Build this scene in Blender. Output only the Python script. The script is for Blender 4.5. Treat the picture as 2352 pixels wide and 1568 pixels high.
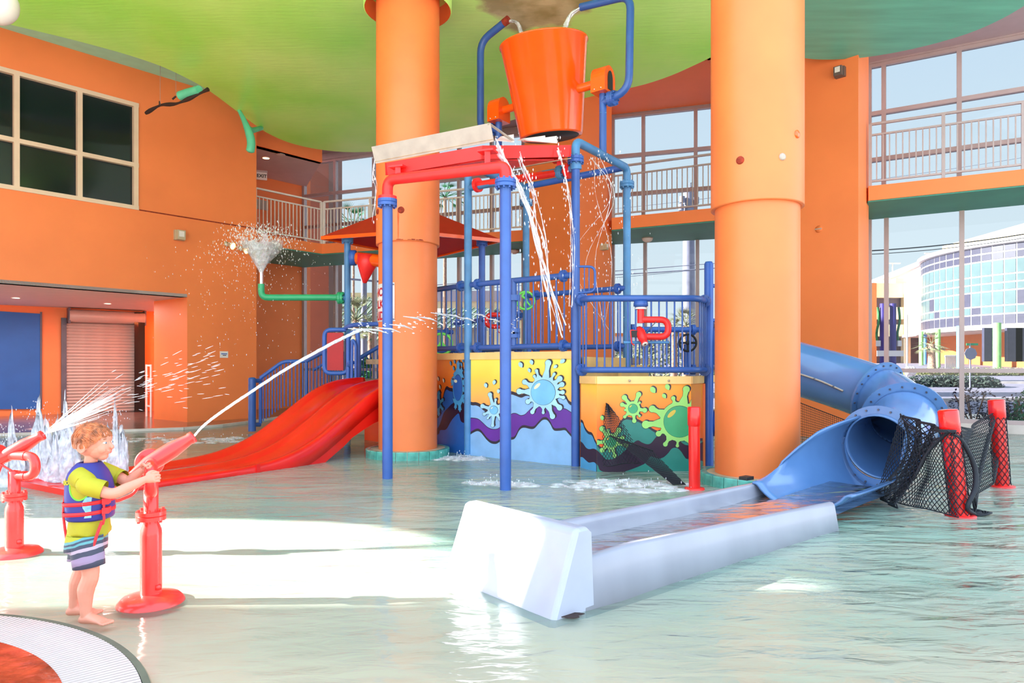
import bpy, math, random
from mathutils import Vector, Matrix, noise
random.seed(7)
PI = math.pi
scene = bpy.context.scene
for o in list(bpy.data.objects):
    bpy.data.objects.remove(o)
col = scene.collection

# ------------------------------------------------------------------ camera
FPX = 1600.0
HZ = 843.0
CH = 1.5
cd = bpy.data.cameras.new('camera')
cd.sensor_width = 36.0
cd.lens = FPX / 2352 * 36.0
cd.shift_y = (HZ - 784) / 2352.0
cd.clip_start = 0.1
cd.clip_end = 600
cam = bpy.data.objects.new('camera', cd)
col.objects.link(cam)
cam.location = (0, 0, CH)
cam.rotation_euler = (PI / 2, 0, 0)
scene.camera = cam

# ------------------------------------------------------------------ sky, sun, exposure
world = bpy.data.worlds.new('World')
scene.world = world
world.use_nodes = True
wn = world.node_tree
for n in list(wn.nodes):
    wn.nodes.remove(n)
wo = wn.nodes.new('ShaderNodeOutputWorld')
wb = wn.nodes.new('ShaderNodeBackground')
wt = wn.nodes.new('ShaderNodeTexCoord')
ws = wn.nodes.new('ShaderNodeSeparateXYZ')
wr = wn.nodes.new('ShaderNodeValToRGB')
wr.color_ramp.elements[0].position = 0.0
wr.color_ramp.elements[0].color = (0.88, 0.97, 0.97, 1)
wr.color_ramp.elements[1].position = 0.6
wr.color_ramp.elements[1].color = (0.58, 0.78, 1.0, 1)
wn.links.new(wt.outputs['Generated'], ws.inputs[0])
wn.links.new(ws.outputs['Z'], wr.inputs[0])
wn.links.new(wr.outputs[0], wb.inputs['Color'])
wn.links.new(wb.outputs[0], wo.inputs[0])
wb.inputs['Strength'].default_value = 1.52

SUN_TAN = 0.40
sd = bpy.data.lights.new('sun', 'SUN')
sd.energy = 26.0
sd.angle = math.radians(0.7)
sd.color = (1.0, 0.95, 0.86)
sun = bpy.data.objects.new('sun', sd)
col.objects.link(sun)
sun.rotation_euler = Vector((1.0, 0.02, -SUN_TAN)).to_track_quat('-Z', 'Y').to_euler()
sun.location = (-30, 0, 20)

vs = scene.view_settings
vs.view_transform = 'Standard'
vs.look = 'None'
vs.exposure = 1.12
vs.gamma = 1.0
vs.use_curve_mapping = False

# ------------------------------------------------------------------ pixel helpers (world points from measurements)
def W(px, py, Y):
    return Vector(((px - 1176) / FPX * Y, Y, CH + (HZ - py) / FPX * Y))
def X_(px, Y):
    return (px - 1176) / FPX * Y
def H_(py, Y):
    return CH + (HZ - py) / FPX * Y
def G(px, py, h=0.0):
    Y = (CH - h) * FPX / (py - HZ)
    return Vector((X_(px, Y), Y, h))
def s2l(c):
    c = c / 255.0
    return c / 12.92 if c <= 0.04045 else ((c + 0.055) / 1.055) ** 2.4
def rgb(r, g, b):
    return (s2l(r), s2l(g), s2l(b), 1.0)

# ------------------------------------------------------------------ materials
def mat(name, c, rough=0.5, metal=0.0, var=0.06, vscale=3.0, bump=0.0, bscale=60.0, emit=0.0, coat=0.0, stretch=None):
    m = bpy.data.materials.new(name)
    m.use_nodes = True
    nt = m.node_tree
    b = nt.nodes['Principled BSDF']
    b.inputs['Roughness'].default_value = rough
    b.inputs['Metallic'].default_value = metal
    if coat:
        b.inputs['Coat Weight'].default_value = coat
        b.inputs['Coat Roughness'].default_value = 0.08
    tc = nt.nodes.new('ShaderNodeTexCoord')
    src = tc.outputs['Object']
    if stretch:
        mp = nt.nodes.new('ShaderNodeMapping')
        mp.inputs['Scale'].default_value = stretch
        nt.links.new(src, mp.inputs[0])
        src = mp.outputs[0]
    if var > 0:
        n = nt.nodes.new('ShaderNodeTexNoise')
        n.inputs['Scale'].default_value = vscale
        n.inputs['Detail'].default_value = 4
        nt.links.new(src, n.inputs['Vector'])
        r = nt.nodes.new('ShaderNodeValToRGB')
        lo = [max(0, x * (1 - var * 2)) for x in c[:3]] + [1]
        hi = [min(1, x * (1 + var * 2)) for x in c[:3]] + [1]
        r.color_ramp.elements[0].position = 0.3
        r.color_ramp.elements[0].color = lo
        r.color_ramp.elements[1].position = 0.7
        r.color_ramp.elements[1].color = hi
        nt.links.new(n.outputs['Fac'], r.inputs[0])
        nt.links.new(r.outputs[0], b.inputs['Base Color'])
    else:
        b.inputs['Base Color'].default_value = c
    if bump > 0:
        n2 = nt.nodes.new('ShaderNodeTexNoise')
        n2.inputs['Scale'].default_value = bscale
        n2.inputs['Detail'].default_value = 3
        nt.links.new(src, n2.inputs['Vector'])
        bp = nt.nodes.new('ShaderNodeBump')
        bp.inputs['Strength'].default_value = bump
        bp.inputs['Distance'].default_value = 0.02
        nt.links.new(n2.outputs['Fac'], bp.inputs['Height'])
        nt.links.new(bp.outputs[0], b.inputs['Normal'])
    if emit > 0:
        b.inputs['Emission Color'].default_value = c
        b.inputs['Emission Strength'].default_value = emit
    return m

def zgrad(name, stops, z0, z1, rough=0.4):
    """paint whose pigment changes along the panel's height (or x), as sprayed on the mural"""
    m = bpy.data.materials.new(name)
    m.use_nodes = True
    nt = m.node_tree
    b = nt.nodes['Principled BSDF']
    b.inputs['Roughness'].default_value = rough
    g = nt.nodes.new('ShaderNodeNewGeometry')
    s = nt.nodes.new('ShaderNodeSeparateXYZ')
    nt.links.new(g.outputs['Position'], s.inputs[0])
    mr = nt.nodes.new('ShaderNodeMapRange')
    mr.inputs['From Min'].default_value = z0
    mr.inputs['From Max'].default_value = z1
    nt.links.new(s.outputs['Z'], mr.inputs[0])
    n = nt.nodes.new('ShaderNodeTexNoise')
    n.inputs['Scale'].default_value = 1.6
    nt.links.new(g.outputs['Position'], n.inputs['Vector'])
    ad = nt.nodes.new('ShaderNodeMath')
    ad.operation = 'MULTIPLY_ADD'
    ad.inputs[1].default_value = 0.35
    nt.links.new(n.outputs['Fac'], ad.inputs[0])
    sb = nt.nodes.new('ShaderNodeMath')
    sb.operation = 'SUBTRACT'
    sb.inputs[1].default_value = 0.17
    nt.links.new(mr.outputs[0], sb.inputs[0])
    nt.links.new(sb.outputs[0], ad.inputs[2])
    r = nt.nodes.new('ShaderNodeValToRGB')
    while len(r.color_ramp.elements) < len(stops):
        r.color_ramp.elements.new(0.5)
    for e, (p, c) in zip(r.color_ramp.elements, stops):
        e.position = p
        e.color = c
    nt.links.new(ad.outputs[0], r.inputs[0])
    nt.links.new(r.outputs[0], b.inputs['Base Color'])
    return m

M = {}
M['orange'] = mat('orange_wall_paint', rgb(250, 132, 70), 0.55, var=0.03, vscale=0.7, bump=0.08, bscale=120)
M['orange_col'] = mat('orange_column_paint', rgb(231, 121, 63), 0.42, var=0.04, vscale=1.2)
M['orange_gloss'] = mat('orange_fibreglass', rgb(255, 92, 16), 0.22, var=0.04, vscale=2, coat=0.4)
M['red'] = mat('red_gelcoat', rgb(226, 22, 18), 0.28, var=0.04, vscale=2, coat=0.35)
M['red_tray'] = mat('red_painted_metal', rgb(240, 40, 38), 0.38, var=0.06, vscale=4)
M['cannon_red'] = mat('cannon_red_paint', rgb(238, 52, 46), 0.3, var=0.04, vscale=5, coat=0.3)
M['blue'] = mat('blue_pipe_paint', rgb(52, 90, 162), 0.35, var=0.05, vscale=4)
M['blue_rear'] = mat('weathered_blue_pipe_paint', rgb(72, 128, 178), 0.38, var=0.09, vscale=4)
M['blue_dark'] = mat('deep_blue_pipe_paint', rgb(56, 98, 182), 0.35, var=0.05, vscale=4)
M['tube_blue'] = mat('tube_gelcoat', rgb(86, 124, 176), 0.2, var=0.05, vscale=1.5, coat=0.5)
M['tube_inner'] = mat('tube_inside_gelcoat', rgb(70, 118, 198), 0.22, var=0.06, vscale=1.5, coat=0.4)
M['trough'] = mat('trough_gelcoat', rgb(146, 146, 160), 0.3, var=0.05, vscale=2, coat=0.3, stretch=(1, 1, .25))
M['green_pipe'] = mat('green_pipe_paint', rgb(48, 166, 112), 0.35, var=0.05)
M['green_lime'] = mat('lime_plastic', rgb(120, 226, 100), 0.35)
M['teal'] = mat('teal_soffit_paint', rgb(62, 138, 118), 0.55, var=0.05, vscale=1)
M['teal_gloss'] = mat('teal_ceiling_paint', rgb(92, 176, 152), 0.38, var=0.08, vscale=0.8, bump=0.1, bscale=8, stretch=(1, 6, 1))
M['teal_strip'] = mat('mint_upper_ceiling_paint', rgb(170, 240, 216), 0.6, var=0.03)
M['canopy_red'] = mat('canopy_red_fabric', rgb(190, 16, 22), 0.5, var=0.04)
M['mint'] = mat('mint_tube_fabric', rgb(96, 200, 160), 0.6)
M['tile'] = mat('teal_glazed_tile', rgb(84, 166, 152), 0.2, var=0.12, vscale=9)
M['grout'] = mat('pale_grout', rgb(226, 222, 208), 0.7)
M['ledge'] = mat('ledge_concrete', rgb(176, 152, 124), 0.6, var=0.12, vscale=6)
M['cream_rim'] = mat('cream_edge_board', rgb(244, 196, 124), 0.5, var=0.06, vscale=3)
M['yellow_panel'] = mat('yellow_hdpe', rgb(240, 180, 70), 0.4)
M['sheet'] = mat('beige_sheet_metal', rgb(170, 158, 146), 0.45, var=0.05, vscale=6)
M['white'] = mat('white_painted_steel', rgb(232, 222, 214), 0.45, var=0.02)
M['frame'] = mat('mauve_aluminium', rgb(176, 158, 158), 0.4, metal=0.2, var=0.02)
M['frame_cream'] = mat('cream_window_frame', rgb(232, 200, 172), 0.45, var=0.02)
M['wedge'] = mat('wedge_gelcoat', rgb(168, 170, 186), 0.3, var=0.03, coat=0.3)
M['chrome'] = mat('chrome', (0.8, 0.75, 0.72, 1), 0.12, metal=1.0, var=0)
M['bolt'] = mat('dull_bolt_steel', rgb(96, 96, 110), 0.4, metal=0.7, var=0)
M['rubber'] = mat('black_rubber', rgb(28, 28, 32), 0.6)
M['net'] = mat('black_net_cord', rgb(26, 28, 38), 0.7, var=0.0)
M['dark_glass'] = mat('dark_reflecting_glass', (0.012, 0.018, 0.02, 1), 0.06, var=0)
M['shutter'] = mat('grey_shutter_steel', rgb(190, 164, 156), 0.45, metal=0.1, var=0.03)
M['shutter_dark'] = mat('dark_guide_steel', rgb(92, 84, 96), 0.5)
M['blue_panel'] = mat('matt_blue_board', rgb(34, 94, 176), 0.55, var=0.06, vscale=1)
M['soffit_grey'] = mat('soffit_plaster', rgb(206, 186, 182), 0.7, var=0.02)
M['ceil_grey'] = mat('ceiling_plaster', rgb(178, 164, 172), 0.7, var=0.02)
M['lamp'] = mat('lit_lamp', (1.0, 0.9, 0.75, 1), 0.5, var=0, emit=3.0)
M['lamp_warm'] = mat('warm_bulb', (1.0, 0.5, 0.2, 1), 0.5, var=0, emit=5.0)
M['beige_plastic'] = mat('beige_plastic', rgb(190, 170, 140), 0.5)
M['grey_plastic'] = mat('grey_fixture_casting', rgb(100, 84, 78), 0.5)
M['ink'] = mat('black_ink', rgb(30, 34, 40), 0.6, var=0)
M['sign_red'] = mat('sign_red_ink', rgb(190, 20, 40), 0.5, var=0)
M['sign_white'] = mat('sign_white', rgb(236, 228, 224), 0.4, var=0)
M['rust'] = mat('rust', rgb(140, 44, 24), 0.9, var=0.2, vscale=20)
M['deck'] = mat('wet_brown_deck', rgb(128, 96, 88), 0.18, var=0.2, vscale=2.5, bump=0.1, bscale=10)
M['kerb'] = mat('pale_kerb', rgb(206, 196, 190), 0.6, var=0.06)
M['slat'] = mat('white_grating_slat', rgb(206, 190, 184), 0.45, var=0.03)
M['pebble'] = mat('wet_red_paving', rgb(176, 62, 36), 0.15, var=0.25, vscale=9, bump=0.2, bscale=12)
M['asphalt'] = mat('asphalt', rgb(150, 142, 160), 0.8, var=0.06)
M['paving'] = mat('sidewalk', rgb(196, 186, 178), 0.8)
M['grass'] = mat('lawn', rgb(150, 150, 70), 0.9, var=0.25, vscale=3)
M['hedge'] = mat('hedge_leaf', rgb(66, 78, 70), 0.8, var=0.3, vscale=8)
M['leaf'] = mat('shrub_leaf', rgb(60, 130, 80), 0.7, var=0.3, vscale=6)
M['leaf_pale'] = mat('dusty_leaf', rgb(140, 140, 104), 0.7, var=0.3, vscale=6)
M['leaf_purple'] = mat('purple_leaf', rgb(44, 36, 66), 0.7, var=0.3, vscale=6)
M['trunk'] = mat('palm_trunk', rgb(176, 140, 120), 0.9, var=0.2, vscale=10)
M['cream_build'] = mat('cream_stucco', rgb(238, 214, 168), 0.8, var=0.02)
M['orange_build'] = mat('orange_stucco', rgb(224, 130, 70), 0.8, var=0.02)
M['build_white'] = mat('white_mullion', rgb(236, 228, 230), 0.5, var=0)
M['pane_dark'] = mat('slate_pane', rgb(76, 74, 94), 0.3, var=0.05)
M['pane_sky'] = mat('sky_pane', rgb(100, 122, 126), 0.2, var=0.1, vscale=.5)
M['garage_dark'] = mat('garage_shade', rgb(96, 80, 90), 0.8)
M['col_green'] = mat('pale_green_column', rgb(150, 214, 130), 0.5)
M['col_blue'] = mat('sky_blue_column', rgb(110, 170, 236), 0.5)
M['purple'] = mat('purple_pylon', rgb(70, 60, 140), 0.5)
M['pole_grey'] = mat('grey_pole', rgb(140, 140, 160), 0.6)
M['roof_white'] = mat('white_metal_roof', rgb(226, 228, 206), 0.5, var=0.02)
M['roof_seam'] = mat('roof_seam', rgb(120, 140, 110), 0.6)
M['wood_dark'] = mat('dark_branch', rgb(50, 30, 26), 0.7)

def glass_mat():
    m = bpy.data.materials.new('tinted_window_glass')
    m.use_nodes = True
    nt = m.node_tree
    nt.nodes.remove(nt.nodes['Principled BSDF'])
    out = nt.nodes['Material Output']
    t = nt.nodes.new('ShaderNodeBsdfTransparent')
    t.inputs['Color'].default_value = (0.252, 0.270, 0.282, 1)
    g = nt.nodes.new('ShaderNodeBsdfGlossy')
    g.inputs['Roughness'].default_value = 0.02
    f = nt.nodes.new('ShaderNodeFresnel')
    f.inputs['IOR'].default_value = 1.3
    mx = nt.nodes.new('ShaderNodeMixShader')
    nt.links.new(f.outputs[0], mx.inputs[0])
    nt.links.new(t.outputs[0], mx.inputs[1])
    nt.links.new(g.outputs[0], mx.inputs[2])
    nt.links.new(mx.outputs[0], out.inputs[0])
    return m
M['glass'] = glass_mat()

def spray_mat(name, alpha, c=(0.95, 0.96, 1.0, 1), gl=0.3):
    m = bpy.data.materials.new(name)
    m.use_nodes = True
    nt = m.node_tree
    nt.nodes.remove(nt.nodes['Principled BSDF'])
    out = nt.nodes['Material Output']
    t = nt.nodes.new('ShaderNodeBsdfTransparent')
    d = nt.nodes.new('ShaderNodeBsdfDiffuse')
    d.inputs['Color'].default_value = c
    g = nt.nodes.new('ShaderNodeBsdfGlossy')
    g.inputs['Roughness'].default_value = 0.15
    m1 = nt.nodes.new('ShaderNodeMixShader')
    m1.inputs[0].default_value = gl
    nt.links.new(d.outputs[0], m1.inputs[1])
    nt.links.new(g.outputs[0], m1.inputs[2])
    m2 = nt.nodes.new('ShaderNodeMixShader')
    n = nt.nodes.new('ShaderNodeTexNoise')
    n.inputs['Scale'].default_value = 9
    tc = nt.nodes.new('ShaderNodeTexCoord')
    nt.links.new(tc.outputs['Object'], n.inputs['Vector'])
    mr = nt.nodes.new('ShaderNodeMapRange')
    mr.inputs['From Min'].default_value = 0.35
    mr.inputs['From Max'].default_value = 0.65
    mr.inputs['To Min'].default_value = max(0, alpha - 0.25)
    mr.inputs['To Max'].default_value = min(1, alpha + 0.25)
    nt.links.new(n.outputs['Fac'], mr.inputs[0])
    nt.links.new(mr.outputs[0], m2.inputs[0])
    nt.links.new(t.outputs[0], m2.inputs[1])
    nt.links.new(m1.outputs[0], m2.inputs[2])
    nt.links.new(m2.outputs[0], out.inputs[0])
    return m
M['spray'] = spray_mat('spray_water', 0.5)
M['jet'] = spray_mat('jet_water', 0.8)
M['foam'] = spray_mat('foaming_water', 0.66, (0.74, 0.72, 0.78, 1), 0.04)
M['outer_wall'] = mat('muted_outer_stucco', rgb(126, 88, 74), 0.8, var=0.02)  # one even muted brown for the outer wing
M['thin'] = spray_mat('thin_falling_water', 0.4)

def water_mat(name='shallow_pool_water', murk=None, rough=0.10):
    m = bpy.data.materials.new(name)
    m.use_nodes = True
    nt = m.node_tree
    L = nt.links.new
    nt.nodes.remove(nt.nodes['Principled BSDF'])
    out = nt.nodes['Material Output']
    geo = nt.nodes.new('ShaderNodeNewGeometry')
    sep = nt.nodes.new('ShaderNodeSeparateXYZ')
    L(geo.outputs['Position'], sep.inputs[0])
    # ripples: broad swell + fine chop
    def nz(scale, st, det=3):
        mp = nt.nodes.new('ShaderNodeMapping')
        mp.inputs['Scale'].default_value = st
        L(geo.outputs['Position'], mp.inputs[0])
        n = nt.nodes.new('ShaderNodeTexNoise')
        n.inputs['Scale'].default_value = scale
        n.inputs['Detail'].default_value = det
        n.inputs['Distortion'].default_value = 0.6
        L(mp.outputs[0], n.inputs['Vector'])
        return n.outputs['Fac']
    a = nz(1.3, (0.7, 1.5, 1), 2)
    b = nz(6.0, (0.6, 1.6, 1), 3)
    c1 = nt.nodes.new('ShaderNodeMath'); c1.operation = 'MULTIPLY'; c1.inputs[1].default_value = 1.0
    L(a, c1.inputs[0])
    c2 = nt.nodes.new('ShaderNodeMath'); c2.operation = 'MULTIPLY_ADD'; c2.inputs[1].default_value = 0.30
    L(b, c2.inputs[0]); L(c1.outputs[0], c2.inputs[2])
    bp = nt.nodes.new('ShaderNodeBump')
    bp.inputs['Strength'].default_value = 1.0
    L(c2.outputs[0], bp.inputs['Height'])
    # ripples grow from the dry edge at the near left towards the deep right
    amp = nt.nodes.new('ShaderNodeMapRange')
    amp.inputs['From Min'].default_value = -2.0
    amp.inputs['From Max'].default_value = 4.0
    amp.inputs['To Min'].default_value = 0.022
    amp.inputs['To Max'].default_value = 0.10
    L(sep.outputs['X'], amp.inputs[0])
    L(amp.outputs[0], bp.inputs['Distance'])
    # murk = how much of the light the aerated water itself returns, grows with depth of water
    dep = nt.nodes.new('ShaderNodeMath'); dep.operation = 'MULTIPLY_ADD'; dep.inputs[1].default_value = 0.30
    L(sep.outputs['X'], dep.inputs[0]); L(sep.outputs['Y'], dep.inputs[2])
    mk = nt.nodes.new('ShaderNodeMapRange')
    mk.inputs['From Min'].default_value = 3.0
    mk.inputs['From Max'].default_value = 6.5
    mk.inputs['To Min'].default_value = 0.12
    mk.inputs['To Max'].default_value = 0.62
    L(dep.outputs[0], mk.inputs[0])
    if murk is not None:
        mk.inputs['To Min'].default_value = murk; mk.inputs['To Max'].default_value = murk
    t = nt.nodes.new('ShaderNodeBsdfTransparent')
    tm = nt.nodes.new('ShaderNodeMixRGB'); L(mk.outputs[0], tm.inputs[0])
    tm.inputs[1].default_value = (0.97, 0.93, 0.88, 1); tm.inputs[2].default_value = (0.74, 0.90, 0.84, 1)
    L(tm.outputs[0], t.inputs['Color'])
    d = nt.nodes.new('ShaderNodeBsdfDiffuse')
    cr = nt.nodes.new('ShaderNodeValToRGB')
    cr.color_ramp.elements[0].position = 0.35
    cr.color_ramp.elements[0].color = rgb(154, 188, 174)
    cr.color_ramp.elements[1].position = 0.7
    cr.color_ramp.elements[1].color = rgb(198, 198, 182)
    n3 = nz(0.8, (0.6, 1.2, 1), 4)
    L(n3, cr.inputs[0]); L(cr.outputs[0], d.inputs['Color'])
    L(bp.outputs[0], d.inputs['Normal'])
    mx = nt.nodes.new('ShaderNodeMixShader')
    L(mk.outputs[0], mx.inputs[0]); L(t.outputs[0], mx.inputs[1]); L(d.outputs[0], mx.inputs[2])
    g = nt.nodes.new('ShaderNodeBsdfGlossy')
    g.inputs['Roughness'].default_value = rough
    L(bp.outputs[0], g.inputs['Normal'])
    f = nt.nodes.new('ShaderNodeFresnel'); f.inputs['IOR'].default_value = 1.33
    L(bp.outputs[0], f.inputs['Normal'])
    m2 = nt.nodes.new('ShaderNodeMixShader')
    L(f.outputs[0], m2.inputs[0]); L(mx.outputs[0], m2.inputs[1]); L(g.outputs[0], m2.inputs[2])
    L(m2.outputs[0], out.inputs[0])
    return m
M['water'] = water_mat()
M['trough_water'] = water_mat('aerated_trough_water', 0.85, 0.22)

def floor_mat():
    m = mat('pale_pool_plaster', rgb(240, 218, 198), 0.4, var=0.05, vscale=0.8)
    return m
M['pool_floor'] = floor_mat()

def green_ceiling_mat():
    m = bpy.data.materials.new('lime_green_ceiling_gloss')
    m.use_nodes = True
    nt = m.node_tree; L = nt.links.new
    b = nt.nodes['Principled BSDF']
    b.inputs['Roughness'].default_value = 0.3
    geo = nt.nodes.new('ShaderNodeNewGeometry')
    n = nt.nodes.new('ShaderNodeTexNoise'); n.inputs['Scale'].default_value = 0.35; n.inputs['Detail'].default_value = 5
    L(geo.outputs['Position'], n.inputs['Vector'])
    r = nt.nodes.new('ShaderNodeValToRGB')
    r.color_ramp.elements[0].position = 0.32; r.color_ramp.elements[0].color = rgb(160, 244, 96)
    r.color_ramp.elements[1].position = 0.68; r.color_ramp.elements[1].color = rgb(206, 254, 140)
    L(n.outputs['Fac'], r.inputs[0])
    # weathered patch above the bucket, where the water hits the paint
    d = nt.nodes.new('ShaderNodeVectorMath'); d.operation = 'DISTANCE'
    d.inputs[1].default_value = (0.45, 12.3, 7.9)
    n2 = nt.nodes.new('ShaderNodeTexNoise'); n2.inputs['Scale'].default_value = 1.7; n2.inputs['Detail'].default_value = 6
    L(geo.outputs['Position'], n2.inputs['Vector'])
    L(geo.outputs['Position'], d.inputs[0])
    ma = nt.nodes.new('ShaderNodeMath'); ma.operation = 'MULTIPLY_ADD'; ma.inputs[1].default_value = 1.1
    L(n2.outputs['Fac'], ma.inputs[0]); L(d.outputs['Value'], ma.inputs[2])
    mr = nt.nodes.new('ShaderNodeMapRange')
    mr.inputs['From Min'].default_value = 1.35; mr.inputs['From Max'].default_value = 1.6
    mr.inputs['To Min'].default_value = 1.0; mr.inputs['To Max'].default_value = 0.0
    L(ma.outputs[0], mr.inputs[0])
    r2 = nt.nodes.new('ShaderNodeValToRGB')
    r2.color_ramp.elements[0].position = 0.4; r2.color_ramp.elements[0].color = rgb(160, 150, 100)
    r2.color_ramp.elements[1].position = 0.6; r2.color_ramp.elements[1].color = rgb(206, 196, 150)
    L(n2.outputs['Fac'], r2.inputs[0])
    mx = nt.nodes.new('ShaderNodeMixRGB')
    L(mr.outputs[0], mx.inputs[0]); L(r.outputs[0], mx.inputs[1]); L(r2.outputs[0], mx.inputs[2])
    L(mx.outputs[0], b.inputs['Base Color'])
    mp = nt.nodes.new('ShaderNodeMapping'); mp.inputs['Scale'].default_value = (0.5, 3.0, 1)
    L(geo.outputs['Position'], mp.inputs[0])
    n4 = nt.nodes.new('ShaderNodeTexNoise'); n4.inputs['Scale'].default_value = 4
    L(mp.outputs[0], n4.inputs['Vector'])
    bp = nt.nodes.new('ShaderNodeBump'); bp.inputs['Strength'].default_value = 0.25; bp.inputs['Distance'].default_value = 0.02
    L(n4.outputs['Fac'], bp.inputs['Height']); L(bp.outputs[0], b.inputs['Normal'])
    return m
M['green_ceil'] = green_ceiling_mat()

# ------------------------------------------------------------------ object helpers
ORG = {}
def meta(o, label=None, cat=None, group=None, kind=None):
    if label: o['label'] = label
    if cat: o['category'] = cat
    if group: o['group'] = group
    if kind: o['kind'] = kind
    return o
def thing(name, label, cat, loc=(0, 0, 0), group=None):
    o = bpy.data.objects.new(name, None)
    o.empty_display_size = 0.1
    col.objects.link(o)
    o.location = loc
    ORG[o.name] = Vector(loc)
    return meta(o, label, cat, group)

def catmull(pts, n=6):
    pts = [Vector(p) for p in pts]
    out = []
    for i in range(len(pts) - 1):
        p0 = pts[max(i - 1, 0)]; p1 = pts[i]; p2 = pts[i + 1]; p3 = pts[min(i + 2, len(pts) - 1)]
        for k in range(n):
            t = k / n
            out.append(0.5 * ((2 * p1) + (p2 - p0) * t + (2 * p0 - 5 * p1 + 4 * p2 - p3) * t * t + (3 * p1 - p0 - 3 * p2 + p3) * t ** 3))
    out.append(pts[-1])
    return out
def rounded(pts, r, n=5):
    """polyline with its corners rounded (pipe bends)"""
    pts = [Vector(p) for p in pts]
    out = [pts[0]]
    for i in range(1, len(pts) - 1):
        a, b, c = pts[i - 1], pts[i], pts[i + 1]
        d1 = (a - b); d2 = (c - b)
        rr = min(r, d1.length * 0.49, d2.length * 0.49)
        p = b + d1.normalized() * rr; q = b + d2.normalized() * rr
        for k in range(n + 1):
            t = k / n
            out.append((1 - t) ** 2 * p + 2 * t * (1 - t) * b + t * t * q)
    out.append(pts[-1])
    return out

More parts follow.
